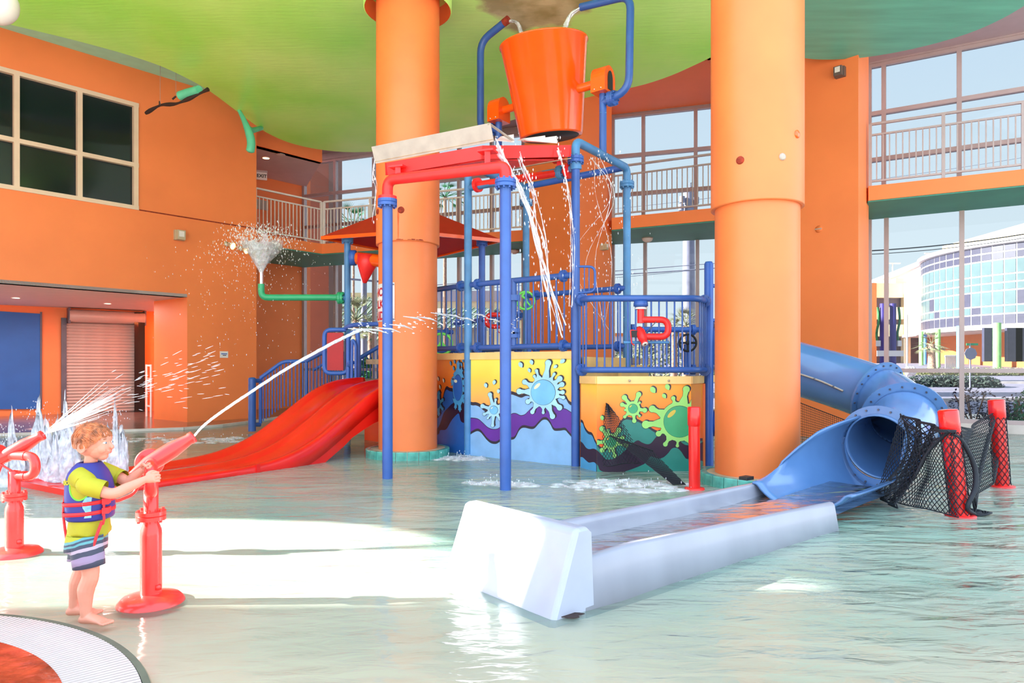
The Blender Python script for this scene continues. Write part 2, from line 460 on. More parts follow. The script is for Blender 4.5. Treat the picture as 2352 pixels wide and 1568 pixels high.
class MB:
    def __init__(s):
        s.v = []; s.f = []; s.sm = []
    def add(s, verts, faces, smooth=False):
        b = len(s.v)
        s.v.extend([tuple(v) for v in verts])
        for f in faces:
            s.f.append(tuple(i + b for i in f)); s.sm.append(smooth)
        return s
    def box(s, x0, y0, z0, x1, y1, z1):
        v = [(x0, y0, z0), (x1, y0, z0), (x1, y1, z0), (x0, y1, z0), (x0, y0, z1), (x1, y0, z1), (x1, y1, z1), (x0, y1, z1)]
        return s.add(v, [(0, 3, 2, 1), (4, 5, 6, 7), (0, 1, 5, 4), (1, 2, 6, 5), (2, 3, 7, 6), (3, 0, 4, 7)])
    def obox(s, c, ux, uy, uz):
        """oriented box: centre and three half vectors"""
        c = Vector(c); ux = Vector(ux); uy = Vector(uy); uz = Vector(uz)
        v = [c + a * ux + b * uy + d * uz for d in (-1, 1) for (a, b) in ((-1, -1), (1, -1), (1, 1), (-1, 1))]
        return s.add(v, [(0, 3, 2, 1), (4, 5, 6, 7), (0, 1, 5, 4), (1, 2, 6, 5), (2, 3, 7, 6), (3, 0, 4, 7)])
    def bar(s, a, b, w, h, up=(0, 0, 1)):
        a = Vector(a); b = Vector(b); d = b - a
        side = d.cross(Vector(up)).normalized() * w / 2
        u = side.cross(d).normalized() * h / 2
        return s.obox((a + b) / 2, d / 2, side, u)
    def prism(s, poly, z0, z1):
        n = len(poly)
        ar = sum(poly[i][0] * poly[(i + 1) % n][1] - poly[(i + 1) % n][0] * poly[i][1] for i in range(n))
        if ar < 0: poly = poly[::-1]
        v = [(p[0], p[1], z0) for p in poly] + [(p[0], p[1], z1) for p in poly]
        f = [tuple(range(n))[::-1], tuple(range(n, 2 * n))]
        f += [(i, (i + 1) % n, n + (i + 1) % n, n + i) for i in range(n)]
        return s.add(v, f)
    def plate(s, pts, nrm, th):
        """flat polygon of 3-D points given thickness along nrm"""
        nrm = Vector(nrm).normalized() * th
        n = len(pts)
        v = [Vector(p) for p in pts] + [Vector(p) + nrm for p in pts]
        f = [tuple(range(n)), tuple(range(n, 2 * n))[::-1]] + [(i, i + n, (i + 1) % n + n, (i + 1) % n) for i in range(n)]
        return s.add(v, f)
    def tube(s, path, r, seg=12, cap=True, smooth=True, up=None):
        path = [Vector(p) for p in path]
        n = len(path)
        rs = r if isinstance(r, (list, tuple)) else [r] * n
        tang = []
        for i in range(n):
            t = path[min(i + 1, n - 1)] - path[max(i - 1, 0)]
            tang.append(t.normalized() if t.length > 1e-9 else Vector((0, 0, 1)))
        nv = tang[0].orthogonal().normalized()
        v = []; f = []
        for i in range(n):
            if i > 0:
                q = tang[i - 1].rotation_difference(tang[i])
                nv = q @ nv
                nv = (nv - tang[i] * nv.dot(tang[i])).normalized()
            bn = tang[i].cross(nv)
            for k in range(seg):
                a = 2 * PI * k / seg
                v.append(path[i] + (nv * math.cos(a) + bn * math.sin(a)) * rs[i])
        for i in range(n - 1):
            for k in range(seg):
                k2 = (k + 1) % seg
                f.append((i * seg + k, i * seg + k2, (i + 1) * seg + k2, (i + 1) * seg + k))
        s.add(v, f, smooth)
        if cap:
            s.add([v[k] for k in range(seg)], [tuple(range(seg))[::-1]])
            s.add([v[(n - 1) * seg + k] for k in range(seg)], [tuple(range(seg))])
        return s
    def lathe(s, prof, c=(0, 0, 0), ax=(0, 0, 1), seg=24, smooth=True, cap=False):
        """profile of (radius, height along ax)"""
        c = Vector(c); ax = Vector(ax).normalized()
        u = ax.orthogonal().normalized(); w = ax.cross(u)
        v = []; f = []
        for (r, h) in prof:
            for k in range(seg):
                a = 2 * PI * k / seg
                v.append(c + ax * h + (u * math.cos(a) + w * math.sin(a)) * r)
        for i in range(len(prof) - 1):
            for k in range(seg):
                k2 = (k + 1) % seg
                f.append((i * seg + k, i * seg + k2, (i + 1) * seg + k2, (i + 1) * seg + k))
        s.add(v, f, smooth)
        if cap:
            m = len(prof) - 1
            s.add([v[k] for k in range(seg)], [tuple(range(seg))[::-1]])
            s.add([v[m * seg + k] for k in range(seg)], [tuple(range(seg))])
        return s
    def disc(s, c, ax, r, th, seg=24):
        return s.lathe([(r, 0), (r, th)], c, ax, seg, smooth=False, cap=True)
    def ell(s, c, rx, ry, rz, seg=14, rings=9, rot=None):
        c = Vector(c); v = []; f = []
        for i in range(rings + 1):
            th = PI * i / rings
            for k in range(seg):
                a = 2 * PI * k / seg
                p = Vector((rx * math.sin(th) * math.cos(a), ry * math.sin(th) * math.sin(a), rz * math.cos(th)))
                if rot is not None: p = rot @ p
                v.append(c + p)
        for i in range(rings):
            for k in range(seg):
                k2 = (k + 1) % seg
                f.append((i * seg + k, (i + 1) * seg + k, (i + 1) * seg + k2, i * seg + k2))
        return s.add(v, f, True)
    def loft(s, rings, smooth=True, cap=True, closed=True):
        m = len(rings[0]); v = [p for r in rings for p in r]; f = []
        for i in range(len(rings) - 1):
            for k in range(m if closed else m - 1):
                k2 = (k + 1) % m
                f.append((i * m + k, i * m + k2, (i + 1) * m + k2, (i + 1) * m + k))
        s.add(v, f, smooth)
        if cap and closed:
            s.add(rings[0], [tuple(range(m))[::-1]]); s.add(rings[-1], [tuple(range(m))])
        return s
    def drops(s, pts, sizes, stretch=None):
        for p, z in zip(pts, sizes):
            p = Vector(p); d = Vector(stretch(p)) if stretch else Vector((0, 0, 1))
            d = d.normalized(); u = d.orthogonal().normalized(); w = d.cross(u)
            L_ = z * 2.2
            s.add([p + d * L_, p - d * L_, p + u * z, p - u * z, p + w * z, p - w * z],
                  [(0, 2, 4), (0, 4, 3), (0, 3, 5), (0, 5, 2), (1, 4, 2), (1, 3, 4), (1, 5, 3), (1, 2, 5)])
        return s
    def mesh(s, name, m, org=None):
        me = bpy.data.meshes.new(name)
        o = org or Vector((0, 0, 0))
        me.from_pydata([(v[0] - o[0], v[1] - o[1], v[2] - o[2]) for v in s.v], [], s.f)
        me.polygons.foreach_set('use_smooth', s.sm)
        if m is not None: me.materials.append(M[m] if isinstance(m, str) else m)
        me.update()
        return me
    def build(s, name, m, parent=None, label=None, cat=None, group=None, kind=None, loc=None):
        if parent is not None:
            org = ORG[parent.name]
            o = bpy.data.objects.new(name, s.mesh(name, m, org))
            col.objects.link(o); o.parent = parent
            ORG[o.name] = org
        else:
            org = Vector(loc) if loc is not None else Vector((0, 0, 0))
            o = bpy.data.objects.new(name, s.mesh(name, m, org))
            col.objects.link(o); o.location = org
            ORG[o.name] = org
        return meta(o, label, cat, group, kind)

def inst(name, me, parent, pos, rotz=0.0, label=None, kind=None):
    """another part that shares mesh data; pos in world coordinates"""
    o = bpy.data.objects.new(name, me)
    col.objects.link(o)
    if parent is not None:
        o.parent = parent
        o.location = Vector(pos) - ORG[parent.name]
    else:
        o.location = pos
    o.rotation_euler = (0, 0, rotz)
    ORG[o.name] = Vector(pos)
    return meta(o, label, kind=kind)
def copy_tree(o, parent=None):
    c = o.copy(); col.objects.link(c)
    if parent is not None: c.parent = parent
    ORG[c.name] = ORG.get(o.name, Vector((0, 0, 0)))
    for ch in list(o.children):
        copy_tree(ch, c)
    return c
def struct(mb, name, m, parent=None):
    return mb.build(name, m, parent, kind=None if parent else 'structure')

def text_mesh(txt, size, depth=0.002, align='LEFT', bold=0.0):
    cu = bpy.data.curves.new('txt', 'FONT')
    cu.body = txt; cu.size = size; cu.extrude = depth; cu.align_x = align
    cu.offset = bold
    o = bpy.data.objects.new('txt', cu); col.objects.link(o)
    dg = bpy.context.evaluated_depsgraph_get()
    me = bpy.data.meshes.new_from_object(o.evaluated_get(dg))
    vs_ = [v.co.copy() for v in me.vertices]; fs = [tuple(p.vertices) for p in me.polygons]
    bpy.data.objects.remove(o); bpy.data.meshes.remove(me); bpy.data.curves.remove(cu)
    return vs_, fs

FL = {}
def flange(mb, c, ax, r, th=0.045, bolts=8, seg=24):
    """pair of pipe flanges with bolt heads"""
    c = Vector(c); ax = Vector(ax).normalized()
    mb.lathe([(0.0, -th), (r, -th), (r, -th * .15), (r * .94, 0), (r, th * .15), (r, th), (0.0, th)], c, ax, seg, smooth=False)
    u = ax.orthogonal().normalized(); w = ax.cross(u)
    for k in range(bolts):
        a = 2 * PI * k / bolts
        p = c + (u * math.cos(a) + w * math.sin(a)) * r * 0.84
        mb.lathe([(r * .11, -th * 1.5), (r * .11, th * 1.5)], p, ax, 6, smooth=False, cap=True)
# ================================================================== SETTING
def wl(px):
    Y = 1.0 / (0.0646 * (1 - 0.00039 * px))
    return Vector((X_(px, Y), Y, 0))
WN = Vector((0.751, -0.66, 0))            # into the pool hall from the left wall
def wall_quad(mb, pa, pb, z0, z1, th=0.25):
    a, b = wl(pa), wl(pb)
    n = -WN * th
    mb.prism([(a.x, a.y), (b.x, b.y), (b.x + n.x, b.y + n.y), (a.x + n.x, a.y + n.y)], z0, z1)

# floor
fl = MB(); fl.prism([(-16, -16), (16, -16), (16, 26.5), (-16, 26.5)], -0.32, -0.04)
fl.build('floor', 'pool_floor', kind='structure')
wa = MB()
wa.prism([(-12.5, -5), (15.9, -5), (15.9, 12.9), (11.5, 15.45), (8.8, 17.0), (5.8, 19.6), (0.4, 22.0), (-6.6, 24.5), (-7.0, 19.4), (-7.9, 16.9), (-11.2, 15.3), (-12.5, 14.2)], -0.06, 0.0)
wa.v = [v for v in wa.v]
# keep only the top sheet, gridded for gentle real swell
ws_ = MB()
NX, NY = 150, 150
vv = []
for j in range(NY + 1):
    y = -1.0 + (25.5) * (j / NY) ** 1.5
    for i in range(NX + 1):
        x = -15.8 + 31.6 * i / NX
        a = min(1, max(0, (x + 0.3 * y + 1.5) / 5.0))
        z = a * 0.012 * noise.noise(Vector((x * 1.1, y * 2.0, 3.3))) + a * .006 * noise.noise(Vector((x * 3, y * 5, 1)))
        vv.append((x, y, z))
ff = [(j * (NX + 1) + i, j * (NX + 1) + i + 1, (j + 1) * (NX + 1) + i + 1, (j + 1) * (NX + 1) + i) for j in range(NY) for i in range(NX)]
wpoly = [(-16, -1.1), (15.9, -1.1), (15.9, 13.1), (11.6, 15.75), (8.9, 17.3), (5.85, 19.95), (0.4, 22.3), (-7.2, 25.2), (-7.4, 19.4), (-8.3, 17.1), (-11.4, 15.7), (-16, 13.6)]
def inside(x, y, P):
    c = False; n = len(P)
    for i in range(n):
        x1, y1 = P[i]; x2, y2 = P[(i + 1) % n]
        if (y1 > y) != (y2 > y) and x < (x2 - x1) * (y - y1) / (y2 - y1) + x1: c = not c
    return c
ff = [f for f in ff if inside(sum(vv[i][0] for i in f) / 4, sum(vv[i][1] for i in f) / 4, wpoly)]
ws_.add(vv, ff, True)
ws_.build('pool_water', 'water', None, 'shallow pale green rippled pool water', 'water', kind='stuff')

# deck beside the left wall with its pale kerb
kl = [(-15.8, 13.0), (-13.4, 14.1), (-11.2, 15.2), (-9.6, 15.9), (-7.9, 16.75), (-7.35, 17.6), (-6.95, 19.4), (-6.7, 21.5), (-6.6, 26.4)]
dk = MB(); dk.prism(kl + [(-15.8, 26.4)], -0.14, 0.035)
dk.build('floor_deck', 'deck', kind='structure')
kb = MB()
for a, b in zip(kl[:-1], kl[1:]):
    kb.bar((a[0], a[1], -0.03), (b[0], b[1], -0.03), 0.10, 0.17)
kb.build('trim_1', 'kerb', kind='structure')

# left wall with its window and the recess beneath
wq = MB()
wall_quad(wq, -900, -560, 3.37, 9.2)
wall_quad(wq, -560, 318, 3.37, 5.49)
wall_quad(wq, -560, 318, 8.17, 9.2)
wall_quad(wq, 318, 589, 3.37, 9.2)
# pier to the right of the recess: prism with its deep reveal
a, b = wl(430), wl(589)
back = Vector((-10.15, 19.75, 0)); bk2 = b + (back - a)
wq.prism([(a.x, a.y), (b.x, b.y), (bk2.x, bk2.y), (back.x, back.y)], 0.0, 3.37)
wq.prism([(b.x, b.y), (b.x - 0.5, b.y + .35), (-10.2, 22.6), (-10.5, 22.4), (-10.0, 21.0)], 0.0, 9.2)
wl_o = struct(wq, 'wall_left', 'orange')
cr = MB(); a, b = wl(320), wl(589)
cr.bar((a.x + .003, a.y - .003, 5.49), (b.x + .003, b.y - .003, 5.49), 0.012, 0.03)
cr.build('groove', 'rust', wl_o)
# recess: soffit, back wall
e0, e1 = wl(-900), wl(430)
r0 = Vector((-19.5, 18.6, 0)); r1 = Vector((X_(345, 23.4), 23.4, 0)); r_1 = Vector((X_(0, 20.9), 20.9, 0))
sf = MB(); sf.prism([(e0.x, e0.y), (e1.x, e1.y), (-10.15, 19.75), (-11.6, 24.2), (-20, 19.0)], 3.37, 3.45)
struct(sf, 'ceiling_recess', 'soffit_grey')
bw = MB()
dirb = (r1 - r_1).normalized(); nb = Vector((-dirb.y, dirb.x, 0))
p0 = r_1 - dirb * 6; p1 = r1 + dirb * 1.6
bw.prism([(p0.x, p0.y), (p1.x, p1.y), (p1.x + nb.x * .2, p1.y + nb.y * .2), (p0.x + nb.x * .2, p0.y + nb.y * .2)], 0, 3.37)
bw.prism([(-14.9, 11.3), (-21.5, 16.6), (-21.3, 17.4), (p0.x, p0.y), (-20.2, 16.4), (-14.8, 11.7)], 0, 3.5)  # unseen side wall added to stop sun entering the recess
struct(bw, 'wall_recess', 'orange')
def onbw(px, py):                           # point on the recess back wall seen at a pixel
    k = (px - 1176) / FPX
    t = (k * p0.y - p0.x) / (dirb.x - k * dirb.y)
    Y = p0.y + dirb.y * t
    return Vector((p0.x + dirb.x * t, Y, H_(py, Y)))
FR = -nb                                     # faces the hall
# blue board
bp_ = MB()
q0 = onbw(-160, 938); q1 = onbw(94, 936); zt = onbw(94, 718).z; zb = q1.z
bp_.obox((q0 + q1) / 2 + FR * .03 + Vector((0, 0, (zt + zb) / 2 - (q0.z + q1.z) / 2)), (q1 - q0) * .5 * Vector((1, 1, 0)).length / Vector((1, 1, 0)).length, FR * .03, Vector((0, 0, (zt - zb) / 2)))
t_ = thing('wall_board', 'large matt blue board on the recess wall, far left', 'board', tuple(q1))
bp_.build('board', 'blue_panel', t_)
fb = MB()
fb.obox(q1 + FR * .04 + Vector((0, 0, (zt - zb) / 2)), dirb * .025, FR * .045, Vector((0, 0, (zt - zb) / 2 + .02)))
fb.build('edge_strip', 'shutter_dark', t_)
# roller shutter
t_ = thing('roller_shutter', 'closed grey roller shutter with round hood beside blue board', 'shutter', tuple(onbw(240, 945)))
sa, sb = onbw(152, 943), onbw(312, 943)
ztop = onbw(240, 735).z
sa.z = sb.z = 0.04
slatmesh = None
nsl = 30; hgt = (ztop - 0.04) / nsl
for k in range(nsl):
    m_ = MB()
    z = 0.04 + hgt * k
    pr = [(0.0, 0), (.022, hgt * .25), (.03, hgt * .5), (.022, hgt * .75), (0.0, hgt)]
    rings = []
    if slatmesh is None:
        for end in (sa, sb):
            rings.append([end + FR * (0.05 + d) + Vector((0, 0, zz)) for d, zz in pr] + [end + FR * .045 + Vector((0, 0, hgt)), end + FR * .045])
        m_.loft(rings, smooth=False)
        slatmesh = m_.mesh('slat', 'shutter', sa)
    inst('slat', slatmesh, t_, sa + Vector((0, 0, hgt * k)))
h_ = MB(); ha, hb = onbw(156, 729), onbw(328, 729); hb.z = ha.z = onbw(240, 729).z
h_.tube([ha + FR * .32, hb + FR * .32], 0.2, 20, smooth=True)
h_.build('hood', 'shutter', t_)
for q in (ha, hb):
    e = MB(); e.obox(q + FR * .2, dirb * .03, FR * .25, Vector((0, 0, .24))); e.build('bracket', 'shutter_dark', t_)
for q in (sa, sb):
    e = MB(); e.obox(q + FR * .07 + Vector((0, 0, ztop / 2)) + (q - (sa + sb) / 2).normalized() * .07, dirb * .07, FR * .06, Vector((0, 0, ztop / 2 - .02))); e.build('guide_rail', 'shutter_dark', t_)
# dark passage opening and a pale gate at the far end of the recess
dd = MB(); q = onbw(342, 800); dd.obox(Vector((q.x - .05, q.y - .5, 1.65)), (.12, .1, 0), (.05, -.08, 0), (0, 0, 1.65))
dd.build('door_1', 'dark_glass', kind='structure')
t_ = thing('gate', 'low white gate at the end of the recess beside the pier', 'gate', (X_(341, 20.6), 20.6, .03))
g_ = MB(); c0 = Vector((X_(337, 20.8), 20.8, 0)); c1 = Vector((X_(347, 20.5), 20.5, 0))
for z in (.35, 1.1, 1.55): g_.bar(c0 + Vector((0, 0, z)), c1 + Vector((0, 0, z)), .04, .05)
g_.build('rail', 'white', t_)
for c in (c0, c1):
    g_ = MB(); g_.obox(c + Vector((0, 0, .8)), (.025, 0, 0), (0, .025, 0), (0, 0, .78)); g_.build('post', 'white', t_)

# big dark window in the left wall
win = MB()
a, b = wl(-560), wl(318)
n_in = WN
zs = [5.49, 6.61, 8.17]
# mullions at 318, 185, 38 then repeated outwards
mp = [318, 183, 38, -125, -310, -540]
for p in mp:
    q = wl(p - (6 if p == 318 else 0))
    win.obox(q + Vector((0, 0, (zs[0] + zs[2]) / 2)) - WN * .03, Vector((.66, .751, 0)) * .055, WN * .06, (0, 0, (zs[2] - zs[0]) / 2))
for z in zs:
    for k in range(1):
        win.bar(a + Vector((0, 0, z + (0.04 if z == zs[0] else (-.04 if z == zs[2] else 0)))) - WN * .03, b + Vector((0, 0, z + (0.04 if z == zs[0] else (-.04 if z == zs[2] else 0)))) - WN * .03, .12, .1)
wo1 = struct(win, 'window_1', 'frame_cream')
for i in range(len(mp) - 1):
    for (z0, z1) in ((5.49, 6.61), (6.61, 8.17)):
        a_, b_ = wl(mp[i + 1]), wl(mp[i])
        m_ = MB(); c = (a_ + b_) / 2 + Vector((0, 0, (z0 + z1) / 2)) - WN * .1
        m_.obox(c, (b_ - a_) / 2, WN * .01, (0, 0, (z1 - z0) / 2))
        m_.build('pane', 'dark_glass', wo1)

# corridor behind the left wall, upper floor, and the wall under it
bw2 = MB(); bw2.prism([(-10.3, 22.4), (-7.66, 25.6), (-7.5, 25.9), (-10.6, 22.9)], 0, 9.1)
struct(bw2, 'wall_back', 'orange')

GL = [(-7.66, 25.6), (0.40, 22.3), (2.98, 20.8), (5.77, 19.9), (8.86, 17.3), (11.54, 15.7), (15.6, 13.2)]
BF = [(-8.6, 19.7), (-7.68, 20.8), (-6.16, 22.6), (0.37, 20.3)]
BF2 = [(2.67, 18.66), (5.07, 17.5), (6.3, 16.5)]
BF3 = [(7.88, 15.4), (10.34, 14.07), (13.8, 12.1)]
FZ0, FZ1 = 5.18, 5.5
slabs = [BF + [(0.40, 22.25), (-7.6, 25.5), (-10.2, 22.5), (-9.6, 21.6)],
         BF2 + [(7.4, 18.4), (5.77, 19.85), (2.98, 20.75)],
         BF3 + [(15.5, 13.15), (11.54, 15.65), (8.86, 17.25), (8.1, 16.0)]]
fa = MB()
for s_ in slabs: fa.prism(s_, FZ0, FZ1)
struct(fa, 'floor_upper', 'orange')
so = MB()
for s_ in slabs: so.prism([(x, y + .02) for x, y in s_], FZ0 - .03, FZ0 - .002)
struct(so, 'ceiling_lower', 'teal')

# pillars in the window wall
pl_ = MB(); pl_.prism([(0.34, 18.9), (1.61, 17.6), (2.72, 19.0), (2.98, 20.9), (0.4, 22.4)], 0, 9.3)
struct(pl_, 'wall_pier_centre', 'orange')
pl_ = MB(); pl_.prism([(5.95, 15.55), (7.11, 14.3), (8.09, 15.8), (8.88, 17.35), (7.4, 18.75)], 0, 9.3)
struct(pl_, 'wall_pier_right', 'orange')
# header above the upper glass and low kerb wall under the lower glass
hd = MB()
for a, b in zip(GL[:-1], GL[1:]):
    hd.bar((a[0], a[1], 9.1), (b[0], b[1], 9.1), .2, .24)
struct(hd, 'trim_2', 'frame')
kw = MB()
for a, b in zip(GL[:-1], GL[1:]):
    kw.bar((a[0], a[1], .06), (b[0], b[1], .06), .35, .28)
struct(kw, 'trim_3', 'kerb')

# ---- glazing: frame bars and one pane object per bay
def lerp2(a, b, t): return (a[0] + (b[0] - a[0]) * t, a[1] + (b[1] - a[1]) * t)
def on_line(a, b, px):
    k = (px - 1176) / FPX
    return (k * a[1] - a[0]) / ((b[0] - a[0]) - k * (b[1] - a[1]))
def glaze(name, a, b, pxs, z0, z1, zt, m='frame'):
    ts = [on_line(a, b, p) for p in pxs]
    d = Vector((b[0] - a[0], b[1] - a[1], 0)).normalized(); n = Vector((-d.y, d.x, 0))
    fr = MB()
    for t in ts:
        x, y = lerp2(a, b, t)
        fr.obox((x, y, (z0 + z1) / 2), d * .05, n * .08, (0, 0, (z1 - z0) / 2))
    A = lerp2(a, b, ts[0]); B = lerp2(a, b, ts[-1])
    for z in [z0 + .05] + list(zt) + [z1 - .05]:
        fr.bar((A[0], A[1], z), (B[0], B[1], z), .14, .10)
    fo = struct(fr, name, m)
    zz = [z0] + list(zt) + [z1]
    for i in range(len(ts) - 1):
        for j in range(len(zz) - 1):
            P = lerp2(a, b, ts[i]); Q = lerp2(a, b, ts[i + 1])
            g = MB(); g.add([(P[0], P[1], zz[j]), (Q[0], Q[1], zz[j]), (Q[0], Q[1], zz[j + 1]), (P[0], P[1], zz[j + 1])], [(0, 1, 2, 3)])
            g.build('pane', 'glass', fo)
UP = (5.5, 9.0, (6.62, 7.76)); LO = (.19, 5.29, (1.42,))
A_px = [699, 771, 860, 958, 1055, 1130, 1203]
glaze('window_2', GL[0], GL[1], A_px, UP[0], UP[1], UP[2])
glaze('window_3', GL[0], GL[1], A_px, LO[0], LO[1], LO[2])
glaze('window_4', GL[2], GL[3], [1408, 1478, 1598, 1671], UP[0], UP[1], UP[2])
glaze('window_5', GL[2], GL[3], [1408, 1482, 1602, 1671], LO[0], LO[1], LO[2])
glaze('window_10', GL[3], (7.5, 18.65), [1672, 1720, 1786], UP[0], UP[1], UP[2])
glaze('window_11', GL[3], (7.5, 18.65), [1672, 1720, 1786], LO[0], LO[1], LO[2])
glaze('window_6', GL[4], GL[5], [1997, 2030, 2203, 2400], UP[0], UP[1], UP[2])
glaze('window_7', GL[4], GL[5], [1997, 2036, 2209, 2400], LO[0], LO[1], LO[2])
glaze('window_8', GL[5], GL[6], [2400, 2640, 2900], UP[0], UP[1], UP[2])
glaze('window_9', GL[5], GL[6], [2400, 2640, 2900], LO[0], LO[1], LO[2])

# ---- soffit at the top of the glass, orange bulkheads, corridor ceiling
cs = MB(); cs.prism([(-7.66, 25.7), (-6.2, 22.4), (0.5, 20.0), (0.4, 22.4)], 9.2, 9.3)
cs.prism([(8.0, 15.5), (10.4, 13.0), (15.6, 10.5), (15.6, 13.3), (11.5, 15.9), (8.86, 17.4)], 9.02, 9.1)
struct(cs, 'ceiling_soffit', 'ceil_grey')
co = MB()
co.prism([(.3, 20.6), (1.6, 17.4), (4.7, 16.9), (6.3, 15.2), (7.4, 18.7), (5.77, 20.0), (2.98, 20.95)], 9.0, 9.1)
co.prism([(1.6, 17.4), (4.7, 16.9), (4.75, 17.05), (1.7, 17.55)], 9.0, 10.2)
co.prism([(4.7, 16.9), (6.3, 15.2), (7.3, 14.2), (7.5, 14.35), (4.8, 17.05)], 9.0, 10.2)
struct(co, 'ceiling_bulkhead', 'orange')
cb = MB(); cb.prism([(-8.2, 19.9), (-7.68, 20.8), (-6.16, 22.6), (-6.3, 22.75), (-7.9, 21.0), (-8.4, 20.2)], 8.14, 10.2)
struct(cb, 'wall_bulkhead', 'orange')
cc = MB(); cc.prism([(-9.0, 19.9), (-7.72, 20.85), (-6.2, 22.6), (-7.6, 25.7), (-10.3, 22.5)], 8.14, 8.2)
struct(cc, 'ceiling_corridor', 'soffit_grey')
tc_ = MB()
a, b = wl(-900), wl(589)
tc_.prism([(a.x, a.y), (b.x, b.y), (b.x + 3, b.y - 1.0), (a.x + 7, a.y - 5.5)], 9.05, 9.15)
struct(tc_, 'ceiling_upper_teal', 'teal_strip')
ro = MB(); ro.prism([(-20, 7.5), (17, 7.5), (17, 14.2), (8.9, 17.9), (0.4, 23), (-7.6, 27), (-20, 20)], 10.2, 10.5)
struct(ro, 'ceiling_roof', 'ceil_grey')

# ---- the wavy lime ceiling and its teal neighbour
CZ = 7.9
def cp(px, py):
    Y = (CZ - CH) * FPX / (HZ - py)
    return (X_(px, Y), Y)
edge_px = [(-260, -28), (-120, 12), (0, 50), (80, 70), (150, 87), (230, 108), (300, 128), (370, 152), (430, 180), (480, 208), (530, 245), (570, 275), (610, 303), (660, 326), (720, 341), (790, 349), (860, 348), (930, 342), (1010, 327), (1090, 304), (1170, 278), (1260, 250), (1340, 226), (1410, 210), (1480, 194), (1540, 174), (1590, 152), (1640, 128), (1690, 100), (1740, 60)]
ed = [cp(*p) for p in edge_px]
ed3 = [(p.x, p.y) for p in catmull([Vector((x, y, 0)) for x, y in ed], 3)]
gc = MB(); gc.prism([(-10.5, 8.0)] + ed3 + [(4.6, 8.0)], CZ, CZ + .35)
# round opening for the left column is a collar standing proud of the ceiling
struct(gc, 'ceiling', 'green_ceil')
ed2 = [cp(*p) for p in [(1700, 30), (1740, 90), (1800, 122), (1850, 135), (1900, 138), (1950, 136), (2000, 131), (2060, 121), (2120, 108), (2180, 92), (2240, 72), (2300, 45), (2352, 15), (2420, -30), (2500, -90)]]
e23 = [(p.x, p.y) for p in catmull([Vector((x, y, 0)) for x, y in ed2], 3)]
tc2 = MB(); tc2.prism([(4.65, 8.0)] + e23 + [(9.0, 8.0)], CZ + .01, CZ + .33)
struct(tc2, 'ceiling_teal', 'teal_gloss')

# ---- unseen left wall added to block sun; its opening shapes the sun patches
SX = -14.0
lw = MB(); SHY = -0.035
def hz(xg): return (xg - SX) * SUN_TAN
SH_ = 0.035 * 12.5 - 0.02 * 12.5
top = [(4.08, 0.0), (4.14, hz(.2)), (4.2, hz(1.4)), (5.15, hz(1.25)), (5.3, hz(-.28)), (5.5, hz(-.32)), (5.9, hz(-.62)), (6.3, hz(-1.15)), (6.5, hz(-1.75)), (6.65, hz(-2.6)), (6.72, hz(-4.5)), (6.75, 0.0)]
# wall as strips around that arch-like opening
def strip(y0, y1, z0, z1): lw.box(SX - .15, y0, z0, SX, y1, z1)
strip(2.45, 4.08, 0, 11)
strip(6.75, 13.1, 0, 11)
for (a, b) in zip(top[:-1], top[1:]):
    if b[0] - a[0] < 1e-6: continue
    y0, y1 = a[0], b[0]
    v = [(SX - .15, y0, a[1]), (SX, y0, a[1]), (SX, y1, b[1]), (SX - .15, y1, b[1]), (SX - .15, y0, 11), (SX, y0, 11), (SX, y1, 11), (SX - .15, y1, 11)]
    # leave the small oval light hole to the second loop
    if y1 <= 5.15 and y0 >= 4.19:
        zc = hz(1.7)
        hole = [(4.33, 4.80, hz(1.32), hz(2.05))]
        strip(4.2, 4.35, max(a[1], 0), 11)
        strip(4.78, 5.15, max(a[1], 0), 11)
        lw.add([(SX, 4.35, a[1]), (SX, 4.78, a[1]), (SX, 4.78, hz(1.55)), (SX, 4.6, hz(1.5)), (SX, 4.35, hz(1.75))], [(0, 1, 2, 3, 4)])
        lw.add([(SX, 4.35, hz(1.75)), (SX, 4.42, hz(2.15)), (SX, 4.6, hz(1.95)), (SX, 4.78, hz(1.55)), (SX, 4.78, 11), (SX, 4.35, 11)], [(0, 1, 2, 3, 4, 5)])
        continue
    lw.add(v, [(0, 3, 2, 1), (4, 5, 6, 7), (0, 1, 5, 4), (1, 2, 6, 5), (2, 3, 7, 6), (3, 0, 4, 7)])
struct(lw, 'wall_sun_mask', 'orange')

# ================================================================== COLUMNS
def column(cx, cy, rl, ru, zc, label, ring_n, rr=.7, extra=None):
    t = thing('column', label, 'column', (cx, cy, 0))
    m = MB(); m.lathe([(rl, 0), (rl, zc + .02)], (cx, cy, 0), seg=48); m.build('lower_shaft', 'orange_col', t)
    m = MB(); m.lathe([(rl, zc), (ru, zc), (ru, zc + .02), (ru, CZ + 1.6)], (cx, cy, 0), seg=48); m.build('upper_sleeve', 'orange_col', t)
    m = MB(); m.lathe([(rl, .13), (rr - .02, .13), (rr - .02, -.14)], (cx, cy, 0), seg=48); m.build('plinth', 'ledge', t)
    m = MB(); m.lathe([(rr - .012, -.14), (rr - .012, .128)], (cx, cy, 0), seg=48); m.build('grout_band', 'grout', t)
    a0 = 2 * PI / ring_n
    m = MB()
    w = a0 * (rr) / 2 * .93
    rings = []
    for k in range(5):
        a = -a0 * .47 + a0 * .94 * k / 4
        rings.append([(math.cos(a) * r_, math.sin(a) * r_, z) for r_, z in ((rr - .01, -.12), (rr + .008, -.12), (rr + .008, .12), (rr + .002, .132), (rr - .07, .134), (rr - .07, .12))])
    m.loft(rings, smooth=False)
    me = m.mesh('tile', 'tile')
    for k in range(ring_n):
        inst('tile', me, t, (cx, cy, 0), rotz=a0 * k)
    return t
